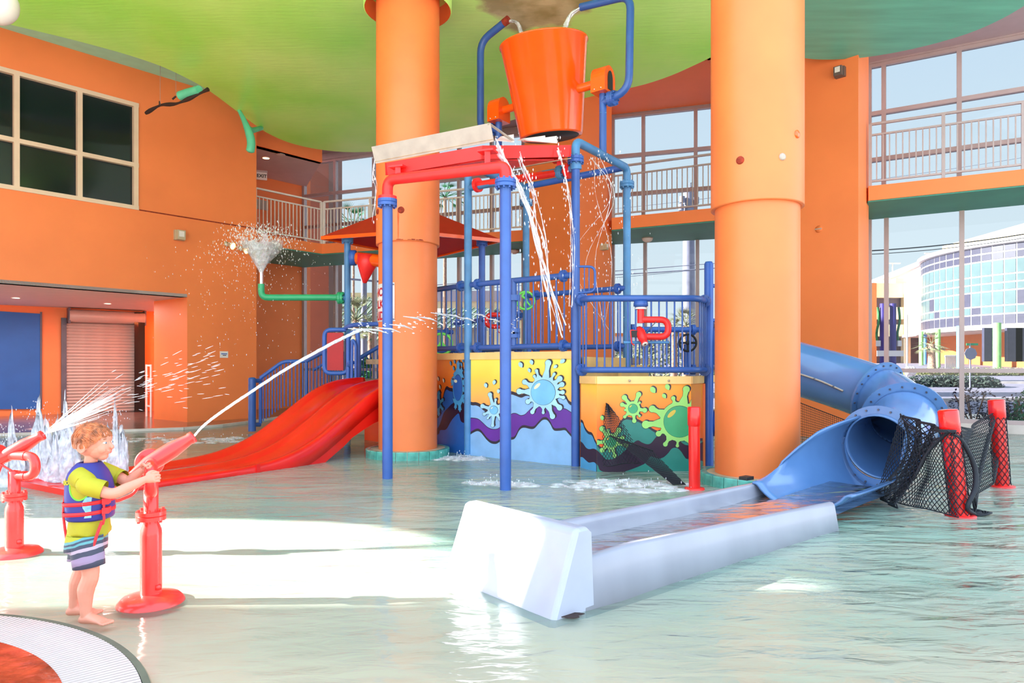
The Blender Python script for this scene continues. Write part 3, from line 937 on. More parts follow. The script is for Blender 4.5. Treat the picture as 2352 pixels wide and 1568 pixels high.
c1 = column(-1.77, 11.85, .495, .535, 3.56, 'round orange column left of the bucket tower with rusty sleeve joint', 24)
c2 = column(3.18, 9.05, .525, .575, 3.55, 'thicker round orange column right of the tower in front of the blue tube', 24)
# rust and caps on the columns
def cap_at(parent, px, py, cx, cy, r, rad, m, name='cap', sq=1.0):
    k = (px - 1176) / FPX
    # ray from camera to cylinder
    A = k * k + 1; B = -2 * (k * cx + cy); C_ = cx * cx + cy * cy - r * r
    D = B * B - 4 * A * C_
    if D < 0: return
    Y = (-B - math.sqrt(D)) / (2 * A)
    p = Vector((k * Y, Y, H_(py, Y))); n = Vector((p.x - cx, p.y - cy, 0)).normalized()
    mb = MB(); mb.lathe([(0, .02), (rad * .6, .02), (rad, .008), (rad, -.01)], p, n, 16)
    mb.build(name, m, parent)
cap_at(c1, 921, 482, -1.77, 11.85, .535, .055, 'rust', 'rust_cap')
cap_at(c1, 868, 486, -1.77, 11.85, .535, .045, 'rust', 'rust_cap')
cap_at(c2, 1700, 368, 3.18, 9.05, .575, .05, 'rust', 'rust_cap')
cap_at(c2, 1797, 360, 3.18, 9.05, .575, .045, 'sheet', 'filled_cap')
cap_at(c2, 1831, 308, 3.18, 9.05, .575, .05, 'orange_gloss', 'filled_cap')
rs = MB()
for k in range(9):
    a = -PI / 2 + (random.random() * 1.2 - .2); hh = .01 + .022 * random.random()
    rs.obox((-1.77 + math.cos(a) * .537, 11.85 + math.sin(a) * .537, 3.57 + hh / 3), (-math.sin(a) * .03, math.cos(a) * .03, 0), (math.cos(a) * .001, math.sin(a) * .001, 0), (0, 0, hh * .3))
rs.build('rust_stain', 'rust', c1)
rc = MB()
rings = []
for z, w in ((4.05, .02), (3.95, .03), (3.8, .015), (3.68, .02), (3.58, .006)):
    a = -1.72
    rings.append([(-1.77 + math.cos(a + da) * .5365, 11.85 + math.sin(a + da) * .5365, z) for da in (-w, 0, w)])
rc.loft(rings, closed=False); rc.build('rust_run', mat('faded_rust', rgb(226, 96, 40), .8, var=.1), c1)
# ceiling collar round column 1 (the dark opening and orange upstand)
oc = MB(); oc.lathe([(.745, CZ + .02), (.745, CZ - .33), (.725, CZ - .335)], (-1.77, 11.85, 0), seg=48); oc.build('ceiling_collar', 'green_ceil', c1)
oc = MB(); oc.lathe([(.725, CZ - .335), (.72, CZ + .02), (.54, CZ + .03)], (-1.77, 11.85, 0), seg=48); oc.build('collar_lining', 'orange', c1)

# sign on column 1, bent round the shaft
def bent(vs_, cx, cy, r, z0, a_of_x0):
    out = []
    for v in vs_:
        a = a_of_x0 + v[0] / r
        rr_ = r + v[2]
        out.append((cx + math.cos(a) * rr_, cy + math.sin(a) * rr_, z0 + v[1]))
    return out
t_ = thing('warning_sign', 'white sign with red capitals wrapped round the left column', 'sign', (-2.2, 11.5, 2.2))
SR = .505
def ang(deg_from_front): return -PI / 2 + math.radians(deg_from_front)
zlo, zhi = H_(738, 11.45), H_(650, 11.45)
m = MB(); pts = []
n = 24; rings = []
for k in range(n + 1):
    a = ang(-110 + (110 - 17) * k / n)
    rings.append([(-1.77 + math.cos(a) * r_, 11.85 + math.sin(a) * r_, z) for r_, z in ((SR - .004, zlo), (SR, zlo), (SR, zhi), (SR - .004, zhi))])
m.loft(rings); m.build('sign_panel', 'sign_white', t_)
def sign_line(txt, right_deg, z):
    vs_, fs = text_mesh(txt, .19, .001, bold=.006)
    xm = max(v.x for v in vs_)
    vs_ = [Vector(((v.x - xm) * 1.0, v.y, v.z)) for v in vs_]
    m = MB(); m.add(bent(vs_, -1.77, 11.85, SR + .0025, z, ang(right_deg)), fs)
    m.build('lettering', 'sign_red', t_)
sign_line('DO NOT', -30, H_(678, 11.45)); sign_line('WALK', -42, H_(706, 11.45)); sign_line('UP SLIDE', -31, H_(733, 11.45))
m = MB()
for z in (zlo + .03, zhi - .03): m.obox((-1.77 + math.cos(ang(-19)) * (SR + .004), 11.85 + math.sin(ang(-19)) * (SR + .004), z), (.012, 0, 0), (0, .003, 0), (0, 0, .012))
m.build('screw', 'bolt', t_)

# ================================================================== BALCONY RAILINGS
def balcony_rail(name, poly, label, post_ts, spacing=.125, m='white', top=6.86, sub=6.62, bot=5.6):
    t = thing(name, label, 'railing', (poly[0][0], poly[0][1], 5.5), 'balcony railings')
    pts = [Vector((x, y, 0)) for x, y in poly]
    tr = MB(); sr = MB(); br = MB()
    for a, b in zip(pts[:-1], pts[1:]):
        tr.bar(a + Vector((0, 0, top)), b + Vector((0, 0, top)), .06, .05)
        sr.bar(a + Vector((0, 0, sub)), b + Vector((0, 0, sub)), .045, .04)
        br.bar(a + Vector((0, 0, bot)), b + Vector((0, 0, bot)), .045, .04)
    tr.build('top_rail', m, t); sr.build('middle_rail', m, t); br.build('bottom_rail', m, t)
    bm_ = MB(); bm_.box(-.012, -.012, 0, .012, .012, sub - bot)
    bme = bm_.mesh('baluster', m)
    pm = MB(); pm.box(-.032, -.032, 0, .032, .032, top - 5.5)
    pme = pm.mesh('post', m)
    for a, b in zip(pts[:-1], pts[1:]):
        L_ = (b - a).length; rz = math.atan2((b - a).y, (b - a).x)
        n = int(L_ / spacing)
        np_ = max(1, round(L_ / 1.75)); posts = [a + (b - a) * (k / np_) for k in range(np_ + 1)]
        for p in posts: inst('post', pme, t, p + Vector((0, 0, 5.5)), rz)
        for k in range(1, n):
            p = a + (b - a) * (k / n)
            if min((p - q).length for q in posts) < .05: continue
            inst('baluster', bme, t, p + Vector((0, 0, bot)), rz)
    return t
balcony_rail('balcony_railing', [(-7.68, 20.85), (-6.2, 22.62)], 'white balcony railing over the corridor under the EXIT sign', None)
balcony_rail('balcony_railing', [(-6.1, 22.62), (.35, 20.34)], 'long white balcony railing behind the left column and tower', None)
balcony_rail('balcony_railing', [(2.72, 18.68), (5.07, 17.52), (6.2, 16.6)], 'balcony railing between the centre pier and the thick column', None, m='frame')
balcony_rail('balcony_railing', [(7.92, 15.4), (10.34, 14.09), (13.7, 12.15)], 'balcony railing at upper right before the tall windows', None, m='frame')

# ================================================================== WALL FITTINGS
def wall_lamp(px, py, P, n, label, w=.13, body='beige_plastic'):
    P = Vector(P); n = Vector(n).normalized(); s_ = Vector((-n.y, n.x, 0))
    t = thing('wall_lamp', label, 'lamp', tuple(P))
    m = MB(); m.obox(P + n * .05, s_ * w, n * .05, (0, 0, w)); m.build('housing', body, t)
    m = MB(); m.obox(P + n * .14, s_ * w * .8, n * .05, (0, 0, w * .95)); m.build('cover', body, t)
    m = MB(); m.obox(P + n * .195 + Vector((0, 0, .02)), s_ * w * .5, n * .01, (0, 0, w * .55)); m.build('lens', 'white', t)
q = wl(410); Yq = q.y
wall_lamp(0, 0, (q.x, q.y, H_(541, Yq)), WN, 'beige box lamp on the left orange wall above the shutter recess')
# pier right front face: from (5.95,15.55) to (7.11,14.3)
def on_seg(a, b, px, py):
    t = on_line(a, b, px); x, y = lerp2(a, b, t)
    return Vector((x, y, H_(py, y)))
pr_n = Vector((-1.25, -1.16, 0))
wall_lamp(0, 0, on_seg((5.95, 15.55), (7.11, 14.3), 1932, 168), pr_n, 'dark box lamp high on the right pier', .1, 'grey_plastic')
P = on_seg((1.61, 17.6), (2.72, 19.0), 1381, 568)
wall_lamp(0, 0, P, (1.4, -1.11, 0), 'small pale lamp on the shaded side of the centre pier', .08)
P = on_seg((5.95, 15.55), (7.11, 14.3), 1881, 526)
t_ = thing('wall_cover', 'round pale cover plate halfway up the right pier', 'cover', tuple(P))
m = MB(); m.lathe([(0, .03), (.05, .03), (.075, .01), (.075, 0)], P, pr_n, 20); m.build('plate', 'orange_col', t_)
m = MB(); m.bar(P - Vector((.05, -.05, 0)) + pr_n.normalized() * .035, P + Vector((.05, -.05, 0)) + pr_n.normalized() * .035, .012, .02); m.build('bar', 'sheet', t_)
# small notice
q = wl(514); P = Vector((q.x, q.y, H_(814, q.y)))
t_ = thing('wall_notice', 'small white notice on the orange wall left of the stairs', 'sign', tuple(P))
sd_ = Vector((.66, .751, 0))
m = MB(); m.obox(P + WN * .012, sd_ * .115, WN * .01, (0, 0, .09)); m.build('plate', 'sign_white', t_)
m = MB(); m.obox(P + WN * .024 + Vector((0, 0, .02)), sd_ * .085, WN * .002, (0, 0, .014)); m.build('blue_print', 'blue_dark', t_)
m = MB(); m.obox(P + WN * .024 - Vector((0, 0, .022)) + sd_ * .01, sd_ * .05, WN * .002, (0, 0, .01)); m.build('dark_print', 'ink', t_)
# floodlights
for px, py, lb in ((520, 560, 'left of the two small floodlights on the orange wall behind the spray'), (552, 570, 'right of the two small floodlights on the orange wall behind the spray')):
    q = wl(px); P = Vector((q.x, q.y, H_(py, q.y)))
    t = thing('floodlight', lb, 'lamp', tuple(P))
    m = MB(); m.lathe([(0, .04), (.06, .03), (.07, 0)], P, WN, 16); m.build('wall_plate', 'beige_plastic', t)
    d = (WN + Vector((.5, .3, -.5))).normalized()
    m = MB(); m.lathe([(.03, 0), (.05, .08), (.1, .22)], P + WN * .03, d, 18); m.build('shade', 'beige_plastic', t)
    m = MB(); m.lathe([(0.0, .225), (.09, .2), (.09, .19)], P + WN * .03, d, 18); m.build('bulb', 'lamp_warm', t)
# recessed ceiling spots
def spot(P, label, m='lamp', r=.11, name='ceiling_spot'):
    t = thing(name, label, 'lamp', tuple(P), 'recessed ceiling spots')
    a = MB(); a.lathe([(r * .75, 0), (r, -.012), (r * 1.05, 0)], P, (0, 0, 1), 20); a.build('trim_ring', 'white', t)
    a = MB(); a.lathe([(0, -.006), (r * .78, -.006)], P, (0, 0, 1), 20); a.build('lens', m, t)
def at_h(px, py, h):
    Y = (h - CH) * FPX / (HZ - py); return Vector((X_(px, Y), Y, h))
spot(at_h(37, 684, 3.365), 'lit round spot in the recess soffit above the blue board')
spot(at_h(247, 697, 3.365), 'lit round spot in the recess soffit above the roller shutter')
spot(at_h(611, 363, 8.135), 'brighter round spot in the corridor ceiling above the EXIT sign', 'lamp_warm', .13)
spot(at_h(645, 355, 8.135), 'dimmer round spot in the corridor ceiling', 'white', .13)
for P_ in (at_h(37, 684, 3.33), at_h(247, 697, 3.33), at_h(-180, 670, 3.33)):  # third light, out of view, is added to brighten the recess
    ld_ = bpy.data.lights.new('recess_light', 'AREA'); ld_.shape = 'DISK'; ld_.size = .25; ld_.energy = 34; ld_.color = (1, .93, .86)
    lo_ = bpy.data.objects.new('recess_light', ld_); col.objects.link(lo_); lo_.location = P_ - Vector((0, 0, .02))
# dome lamps under the balcony
for px, py, lb in ((1487, 546, 'oval pale bulkhead lamp under the balcony by the right blue post'), (1181, 574, 'oval pale bulkhead lamp under the balcony left of the centre pier')):
    P = at_h(px, py, FZ0 - .03)
    t = thing('bulkhead_lamp', lb, 'lamp', tuple(P))
    m = MB(); m.ell(P - Vector((0, 0, .03)), .15, .12, .10, 18, 8); m.build('diffuser', 'white', t)
    m = MB(); m.lathe([(.16, -.02), (.16, 0)], P, (0, 0, 1), 20, cap=True); m.build('base_plate', 'sheet', t)
# EXIT sign
P = W(601, 404, 22.9)
t_ = thing('exit_sign', 'white EXIT sign with black letters hanging in the corridor', 'sign', tuple(P))
m = MB(); m.obox(P, (.15, .07, 0), (.01, -.02, 0), (0, 0, .13)); m.build('case', 'sign_white', t_)
m = MB(); m.obox(P + Vector((0, 0, .145)), (.16, .075, 0), (.02, -.035, 0), (0, 0, .03)); m.build('bracket', 'frame', t_)
vs_, fs = text_mesh('EXIT', .15, .002, 'CENTER', .004)
m = MB(); dx = Vector((.906, .423, 0)); m.add([P + dx * v.x + Vector((.012, -.026, -.055 + v.y)) for v in vs_], fs); m.build('lettering', 'ink', t_)
# small poster behind the balcony bars
P = Vector((X_(600, 23.3), 23.3, H_(470, 23.3)))
m = MB(); m.obox(P, (.16, .19, 0), (.01, -.01, 0), (0, 0, .16)); m.build('poster', 'sheet', None, 'pale poster on the corridor wall behind the balcony bars', 'poster')
# mint tubes, branch, dome at the upper left
def tube_thing(name, pts, rs_, m, label, cat):
    mb = MB(); mb.tube(catmull(pts, 5), [x for x in rs_] if False else rs_, 14); return mb.build(name, m, None, label, cat, loc=tuple(pts[0]))
mb = MB(); pth = catmull([W(545, 246, 17.4), W(560, 275, 17.3), W(573, 308, 17.2), W(577, 330, 17.2), W(574, 350, 17.2)], 5); nn = len(pth)
mb.tube(pth, [.03 + .07 * min(1, i / (nn * .5)) for i in range(nn - 1)] + [.05], 14)
mb.build('hanging_tentacle', 'mint', None, 'mint green drooping tube end hanging from the ceiling edge', 'decoration', loc=tuple(pth[0]))
mb = MB(); mb.tube([W(566, 292, 17.3), W(578, 300, 17.6), W(600, 294, 18.6)], [.08, .07, .06], 12); mb.build('hanging_tentacle', 'mint', None, 'short mint green side prong beside the drooping tube', 'decoration', loc=tuple(W(575, 290, 16.2)))
mb = MB(); pth = [W(414, 220, 15.5), W(432, 214, 15.4), W(458, 206, 15.2)]
mb.tube(pth, [.10, .10, .09], 16); mb.build('hanging_tube', 'mint', None, 'open mint green tube beside the dark branch below the ceiling', 'decoration', loc=tuple(pth[0]))
t_ = thing('hanging_branch', 'dark bare branch hung on wires below the ceiling edge', 'decoration', tuple(W(400, 240, 15.4)))
mb = MB(); pth = catmull([W(335, 260, 15.9), W(368, 242, 15.7), W(405, 238, 15.5), W(440, 224, 15.3), W(478, 205, 15.1)], 5)
mb.tube(pth, [.035 + .012 * math.sin(i) for i in range(len(pth))], 8); mb.build('branch', 'wood_dark', t_)
mb = MB(); mb.tube([W(368, 242, 15.7), W(366, 232, 15.7)], [.03, .012], 6); mb.tube([W(396, 228, 15.5), W(404, 221, 15.5)], .02, 6); mb.build('twig', 'wood_dark', t_)
for px, py in ((368, 240), (404, 222)):
    mb = MB(); mb.tube([W(px, py, 15.6), Vector((X_(px, 15.6), 15.6, 9.06))], .004, 4); mb.build('wire', 'frame', t_)
t_ = thing('ceiling_dome', 'large white round dome at the top left corner', 'lamp', (X_(-6, 10), 10, 6.8))
mb = MB(); mb.ell(W(-6, 10, 10.0), .27, .27, .28, 24, 12); mb.build('globe', 'white', t_)
mb = MB(); q = W(-6, 10, 10.0); mb.tube([q + Vector((0, 0, .2)), (q.x, q.y, CZ)], .02, 8); mb.build('stem', 'white', t_)
# ================================================================== BUCKET TOWER
PA = Vector((-.75, 11.88, 0)); PB = Vector((.965, 10.57, 0)); PC = Vector((1.98, 12.0, 0)); PD = Vector((.27, 13.31, 0))
Z = lambda z: Vector((0, 0, z))
BZ = 4.93                                       # beam height
tw = thing('bucket_tower', 'tall blue four-legged pipe tower that carries the orange bucket', 'tower', tuple(PB))
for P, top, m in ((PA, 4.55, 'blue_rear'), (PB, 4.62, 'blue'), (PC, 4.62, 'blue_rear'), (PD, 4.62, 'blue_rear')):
    mb = MB(); mb.tube([P + Z(-.14), P + Z(top)], .066, 18)
    lg = mb.build('leg', m, tw)
    if P is not PA:
        mb = MB(); flange(mb, P + Z(4.64), (0, 0, 1), .125); mb.build('flange', m, lg)
def pipe(name, pts, r, m, parent, rad=.2, seg=16, **k):
    mb = MB(); mb.tube(rounded(pts, rad) if len(pts) > 2 else pts, r, seg)
    return mb.build(name, m, parent, **k)
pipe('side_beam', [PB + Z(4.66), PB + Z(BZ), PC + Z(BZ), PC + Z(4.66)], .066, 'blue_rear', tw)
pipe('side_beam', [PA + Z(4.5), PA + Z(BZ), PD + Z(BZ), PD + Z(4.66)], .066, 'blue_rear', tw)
d_ = (PC - PD).normalized()
pipe('back_beam', [PD + Z(4.95), PC + Z(4.95)], .06, 'blue_dark', tw)
mb = MB(); flange(mb, PB + (PA - PB) * .12 + Z(4.5), PA - PB, .11); mb.build('beam_flange', 'blue_rear', tw)
pipe('front_beam', [PA + Z(4.55), PB + Z(4.52)], .055, 'blue_rear', tw)
MR = (PB + PC) / 2; ML = (PA + PD) / 2
axd = (MR - ML).normalized()
AZ = 6.12
pr_ = pipe('bearing_post', [MR + Z(BZ), MR + Z(AZ - .1)], .06, 'blue', tw)
pl2 = pipe('bearing_post', [ML + Z(BZ), ML + Z(AZ - .1)], .06, 'blue', tw)
for P, po in ((MR, pr_), (ML, pl2)):
    mb = MB(); mb.lathe([(.0, 0), (.075, 0), (.075, .012), (0, .012)], P + Z(5.6), (0, 0, 1), 4); mb.build('lug', 'blue_rear', po)
# water supply pipes
def at_ax(base, t, px_h=None): return base + axd * t
ro_ = at_ax(MR, .48)
pr1 = pipe('filling_pipe', [MR + Z(5.78), at_ax(MR, .47) + Z(5.88), at_ax(MR, .5) + Z(7.36), at_ax(MR, -.42) + Z(7.46)], .062, 'blue', tw, rad=.22)
mb = MB(); flange(mb, at_ax(MR, .17) + Z(5.81), axd, .12, .05); mb.build('flange', 'blue', pr1)
pl1 = pipe('filling_pipe', [ML + Z(5.80), at_ax(ML, -.43) + Z(5.86), at_ax(ML, -.43) + Z(7.5), at_ax(ML, .22) + Z(7.72)], .066, 'blue', tw, rad=.22)
mb = MB(); flange(mb, at_ax(ML, -.17) + Z(5.83), axd, .12, .05); mb.build('flange', 'blue', pl1)
mb = MB(); e = at_ax(ML, .22) + Z(7.72); dd_ = (at_ax(ML, .22) + Z(7.72) - at_ax(ML, -.43) - Z(7.5)).normalized()
mb.tube([e - dd_ * .11, e + dd_ * .01], .0685, 16); mb.build('rusty_end', 'rust', pl1)
# junctions of the upper blue pipe with a little cap on back beam
mb = MB(); mb.tube([PB + Z(4.60) , PB + Z(4.5) + (PC - PB).normalized() * .01], .09, 12); mb.build('collar', 'blue_rear', tw)

# ---- bucket
BC = (MR + ML) / 2 + Z(AZ)
bk = thing('tipping_bucket', 'huge orange dump bucket hung tilted between two blue arms', 'bucket', tuple(BC))
perp = Vector((-axd.y, axd.x, 0))
if perp.y > 0: perp = -perp                      # towards the camera
tilt = Matrix.Rotation(math.radians(8.5), 3, axd)
if (tilt @ Vector((0, 0, 1))).dot(perp) < 0: tilt = Matrix.Rotation(math.radians(-8.5), 3, axd)
R1, R0, ht, hb = .745, .53, .88, -.66
bax = tilt @ Vector((0, 0, 1))
mb = MB()
mb.lathe([(0, hb), (R0, hb), (R0 + .01, hb + .02), (R1 - .01, ht - .03), (R1 + .012, ht - .02), (R1 + .012, ht), (R1 - .03, ht), (R0 - .02, hb + .08), (0, hb + .08)], BC, bax, 56)
mb.build('shell', 'orange_gloss', bk)
mb = MB(); mb.lathe([(.0, hb - .006), (R0 - .05, hb - .006), (R0 - .05, hb)], BC, bax, 40); mb.build('bottom_plate', 'rubber', bk)
for s_, P in ((1, MR), (-1, ML)):
    L_ = (P - (MR + ML) / 2).length
    mb = MB(); mb.tube([BC + axd * s_ * .6, BC + axd * s_ * (L_ + .05)], .07, 18); mb.build('axle', 'orange_gloss', bk)
    # bearing housing: arch-topped box
    hs = MB(); c = BC + axd * s_ * (L_ + .0)
    prof = []
    for k in range(13):
        a = PI * k / 12
        prof.append((math.cos(a) * .17, .03 + math.sin(a) * .2))
    prof += [(-.17, -.2), (.17, -.2)]
    ring = lambda off: [c + axd * off + perp * u + Z(v) for u, v in prof]
    hs.loft([ring(-.13), ring(.13)], smooth=False)
    h_ = hs.build('bearing_housing', 'orange_gloss', bk)
    sl = MB()
    prof = [(u * .45, v * .72 - .02) for u, v in prof]
    sl.loft([ring(.132 * s_), ring(.14 * s_)], smooth=False); sl.build('slot', 'rubber', h_)
    bo = MB()
    for u in (-.1, .1): bo.lathe([(0, .012), (.014, .012), (.014, 0)], c + perp * .17 + axd * u * .6 + Z(-.16), perp, 6)
    bo.build('bolt', 'chrome', h_)

# ---- splash roof on its two front poles
P1 = Vector((X_(890, 9.41), 9.41, 0)); P2 = Vector((X_(1161, 8.51), 8.51, 0))
sr_ = thing('splash_roof', 'red splash tray with beige lip on red pipes under the bucket', 'roof', tuple(P2))
for P, zt_ in ((P1, 3.7), (P2, 3.72)):
    mb = MB(); mb.tube([P + Z(-.1), P + Z(zt_)], .07, 20); lg = mb.build('pole', 'blue', sr_)
    mb = MB(); flange(mb, P + Z(zt_ + .02), (0, 0, 1), .13, .045, 10); mb.build('flange', 'blue', lg)
    mb = MB(); mb.lathe([(0, .0), (.2, 0), (.22, -.06)], P + Z(-.045), (0, 0, 1), 24); mb.build('foot_plate', 'red_tray', lg)
f2 = P2 - P1
pa = pipe('red_pipe', [P1 + Z(3.76), P1 + Z(4.03), P2 + Z(3.95), P2 + Z(3.77)], .074, 'red_tray', sr_, rad=.26)
mb = MB(); mb.lathe([(.0, -.02), (.125, -.02), (.125, .02), (0, .02)], P1 + Z(3.785), (0, 0, 1), 24, smooth=False)
mb.lathe([(.0, -.02), (.11, -.02), (.11, .02), (0, .02)], P2 + Z(3.785), (0, 0, 1), 24, smooth=False); mb.build('collar', 'red_tray', pa)
q1 = PA + (PB - PA) * .05 + Z(4.57); q2 = PA + (PB - PA) * .94 + Z(4.50)
pb_ = pipe('red_pipe', [q1 + (PB - PA) * .04, q2], .062, 'red_tray', sr_)
mb = MB()
for q in (q1 + (PB - PA) * .05, q2): mb.lathe([(0, -.03), (.12, -.03), (.12, .03), (0, .03)], q, PB - PA, 22, smooth=False)
mb.build('end_flange', 'red_tray', pb_)
# tray: three boards folded down at the rim
TN = W(1108, 334, 8.75); TL = W(884, 374, 9.5); TR = W(1312, 333, 10.35); TB_ = TL + TR - TN + Z(-.05)
nt_ = (TR - TN).cross(TL - TN).normalized()
if nt_.z < 0: nt_ = -nt_
mb = MB(); mb.plate([TN - nt_ * .02, TR - nt_ * .02, TB_ - nt_ * .02, TL - nt_ * .02], -nt_, .02)
mb.build('tray_floor', 'red_tray', sr_)
for a, b in ((TL, TN), (TN, TR), (TR, TB_), (TB_, TL)):
    mb = MB(); o_ = (b - a).cross(nt_).normalized(); cen = (TL + TR) / 2
    if o_.dot((a + b) / 2 - cen) < 0: o_ = -o_
    mb.plate([a, b, b - Z(.17) - o_ * .01, a - Z(.17) - o_ * .01], -o_, .02)
    mb.build('rim_board', 'red_tray', sr_)
# under-tray stiffener
mb = MB(); cq = (TN + TR + TL + TB_) / 4
mb.plate([TN * .9 + cq * .1 - Z(.16), TR * .8 + cq * .2 - Z(.18), cq - Z(.26), TL * .8 + cq * .2 - Z(.16)], -nt_, .02); mb.build('under_panel', 'red_tray', sr_)
mb = MB(); c3 = TR * .55 + TB_ * .45; mb.plate([TR - Z(.2), TB_ - Z(.2), cq * .7 + TB_ * .3 - Z(.25), cq * .7 + TR * .3 - Z(.25)], nt_, .01); mb.build('grey_panel', 'ledge', sr_)
# brackets
def bracket(P, top, m='red_tray'):
    mb = MB(); mb.obox((P + top) / 2, (.035, 0, 0), (0, .05, 0), Z((top.z - P.z) / 2)); mb.obox(top, (.10, -.035, 0), (.03, .08, 0), Z(.012)); mb.build('bracket', m, sr_)
for t in (.1, .86):
    P = P1 + f2 * t + Z(4.03 - .08 * t); bracket(P, P + Z(.15 + .08 * t) + Vector((.0, .03, 0)))
P = PA + (PB - PA) * .86 + Z(4.52); bracket(P, P + Z(.16))
# beige lip: folded sheet standing on the left rim
A1 = W(862, 376, 9.55); A2 = W(1134, 325, 8.72); A4 = W(853, 337, 9.5); A3 = A2 + (A4 - A1)
nl = (A2 - A1).cross(A4 - A1).normalized()
if nl.y > 0: nl = -nl
mb = MB(); mb.plate([A1, A2, A3, A4], -nl, .012); lip = mb.build('lip_sheet', 'sheet', sr_)
a5 = A1 * .86 + A4 * .14; a6 = A2 * .86 + A3 * .14
mb = MB(); mb.bar(a5 + nl * .004, a6 + nl * .004, .006, .008); mb.build('seam', 'ledge', lip)
mb = MB(); mb.plate([A3, W(1182, 322, 9.3), W(1176, 323, 9.25), A3 + Vector((-.03, 0, -.02))], (0, 1, .1), .01); mb.build('end_strip', 'sheet', lip)
for pts in ([W(1138, 323, 9.0), W(1181, 327, 9.35), W(1180, 308, 9.3), W(1150, 313, 9.0)],
            [W(1188, 322, 9.5), W(1254, 326, 9.9), W(1252, 311, 9.9), W(1200, 318, 9.5)],
            [W(1198, 325, 9.55), W(1280, 329, 10.0), W(1279, 312, 10.0), W(1205, 322, 9.5)]):
    mb = MB(); mb.plate(pts, (0, 1, .2), .012); mb.build('deflector_sheet', 'white', sr_)

# ================================================================== PLATFORM WITH PAINTED PANELS
pf = thing('play_platform', 'blue-pillared play platform clad in painted splash mural panels', 'platform', (0, 11.2, 0))
DZ = 1.66
up_poly = [(-3.0, 14.3), (-.72, 11.93), (.94, 10.66), (1.98, 12.1), (2.6, 13.0), (1.4, 15.2), (-1.4, 16.2)]
mb = MB(); mb.prism(up_poly, DZ - .1, DZ); mb.build('upper_deck', 'ledge', pf)
lo_poly = [(1.05, 10.5), (1.25, 10.07), (2.58, 10.07), (2.92, 10.66), (3.4, 12.3), (2.6, 13.0), (1.98, 12.1)]
LZ = 1.3
mb = MB(); mb.prism(lo_poly, LZ - .08, LZ); mb.build('lower_deck', 'ledge', pf)
for a, b, z0, z1 in (((1.12, 10.75), (2.05, 12.15), LZ, DZ), ((1.9, 12.2), (2.35, 12.0), LZ, DZ - .12), ((1.75, 11.3), (2.3, 11.9), LZ, LZ + .13)):
    mb = MB(); mb.bar((a[0], a[1], (z0 + z1) / 2), (b[0], b[1], (z0 + z1) / 2), .06, z1 - z0); mb.build('step_riser', 'cream_rim', pf)

def panel(a, b, z1, m, rim0, rim1, name='mural_panel', rimm='cream_rim', label=None):
    """vertical panel between two plan points, its rim board on top"""
    a = Vector((a[0], a[1], 0)); b = Vector((b[0], b[1], 0)); d = (b - a).normalized(); n = Vector((d.y, -d.x, 0))
    if n.dot(-(a + b)) < 0: n = -n
    mb = MB(); mb.obox((a + b) / 2 + Z((z1 - .14) / 2) - n * .02, (b - a) / 2, n * .02, Z((z1 + .14) / 2)); p = mb.build(name, m, pf, label)
    if rim1:
        mb = MB(); mb.obox((a + b) / 2 + Z((rim0 + rim1) / 2) - n * .01, (b - a) / 2, n * .035, Z((rim1 - rim0) / 2)); mb.build('rim_board', rimm, pf)
    return p, a, b, n
Y_ = rgb(246, 206, 70); O1 = rgb(255, 150, 60); O2 = rgb(255, 120, 34)
M['grad_mid'] = zgrad('mural_yellow_to_orange', [(0.0, O1), (.35, rgb(252, 176, 90)), (.7, rgb(246, 206, 74)), (1, rgb(250, 226, 90))], .6, 1.62)
M['grad_right'] = zgrad('mural_orange_to_red', [(0.0, rgb(255, 92, 34)), (.5, O2), (1, rgb(252, 166, 50))], .2, 1.26)
M['grad_left'] = zgrad('mural_deep_orange', [(0.0, rgb(230, 70, 20)), (.6, rgb(240, 110, 24)), (1, rgb(240, 140, 40))], .4, 1.62)
M['mw_blue'] = mat('mural_sky_blue', rgb(134, 178, 222), .35)
M['mw_pale'] = mat('mural_pale_splash', rgb(166, 214, 232), .35)
M['mw_ball'] = mat('mural_ball_blue', rgb(118, 190, 242), .3)
M['mw_purple'] = mat('mural_purple', rgb(98, 44, 150), .35)
M['mw_plum'] = mat('mural_plum', rgb(44, 20, 48), .35)
M['mw_ink'] = mat('mural_outline', rgb(42, 38, 52), .4, var=0)
M['mw_green'] = mat('mural_pale_green', rgb(150, 210, 110), .35)
M['mw_gball'] = mat('mural_ball_green', rgb(50, 156, 104), .3)
M['mw_teal'] = mat('mural_teal', rgb(40, 128, 116), .35)
M['mw_cyan'] = mat('mural_cyan', rgb(70, 150, 200), .35)
M['mw_hi'] = mat('mural_highlight', rgb(226, 222, 190), .35, var=0)
M['mw_hiy'] = mat('mural_gold_highlight', rgb(214, 184, 70), .35, var=0)
M['mw_deep'] = mat('mural_deep_blue', rgb(40, 96, 176), .35)

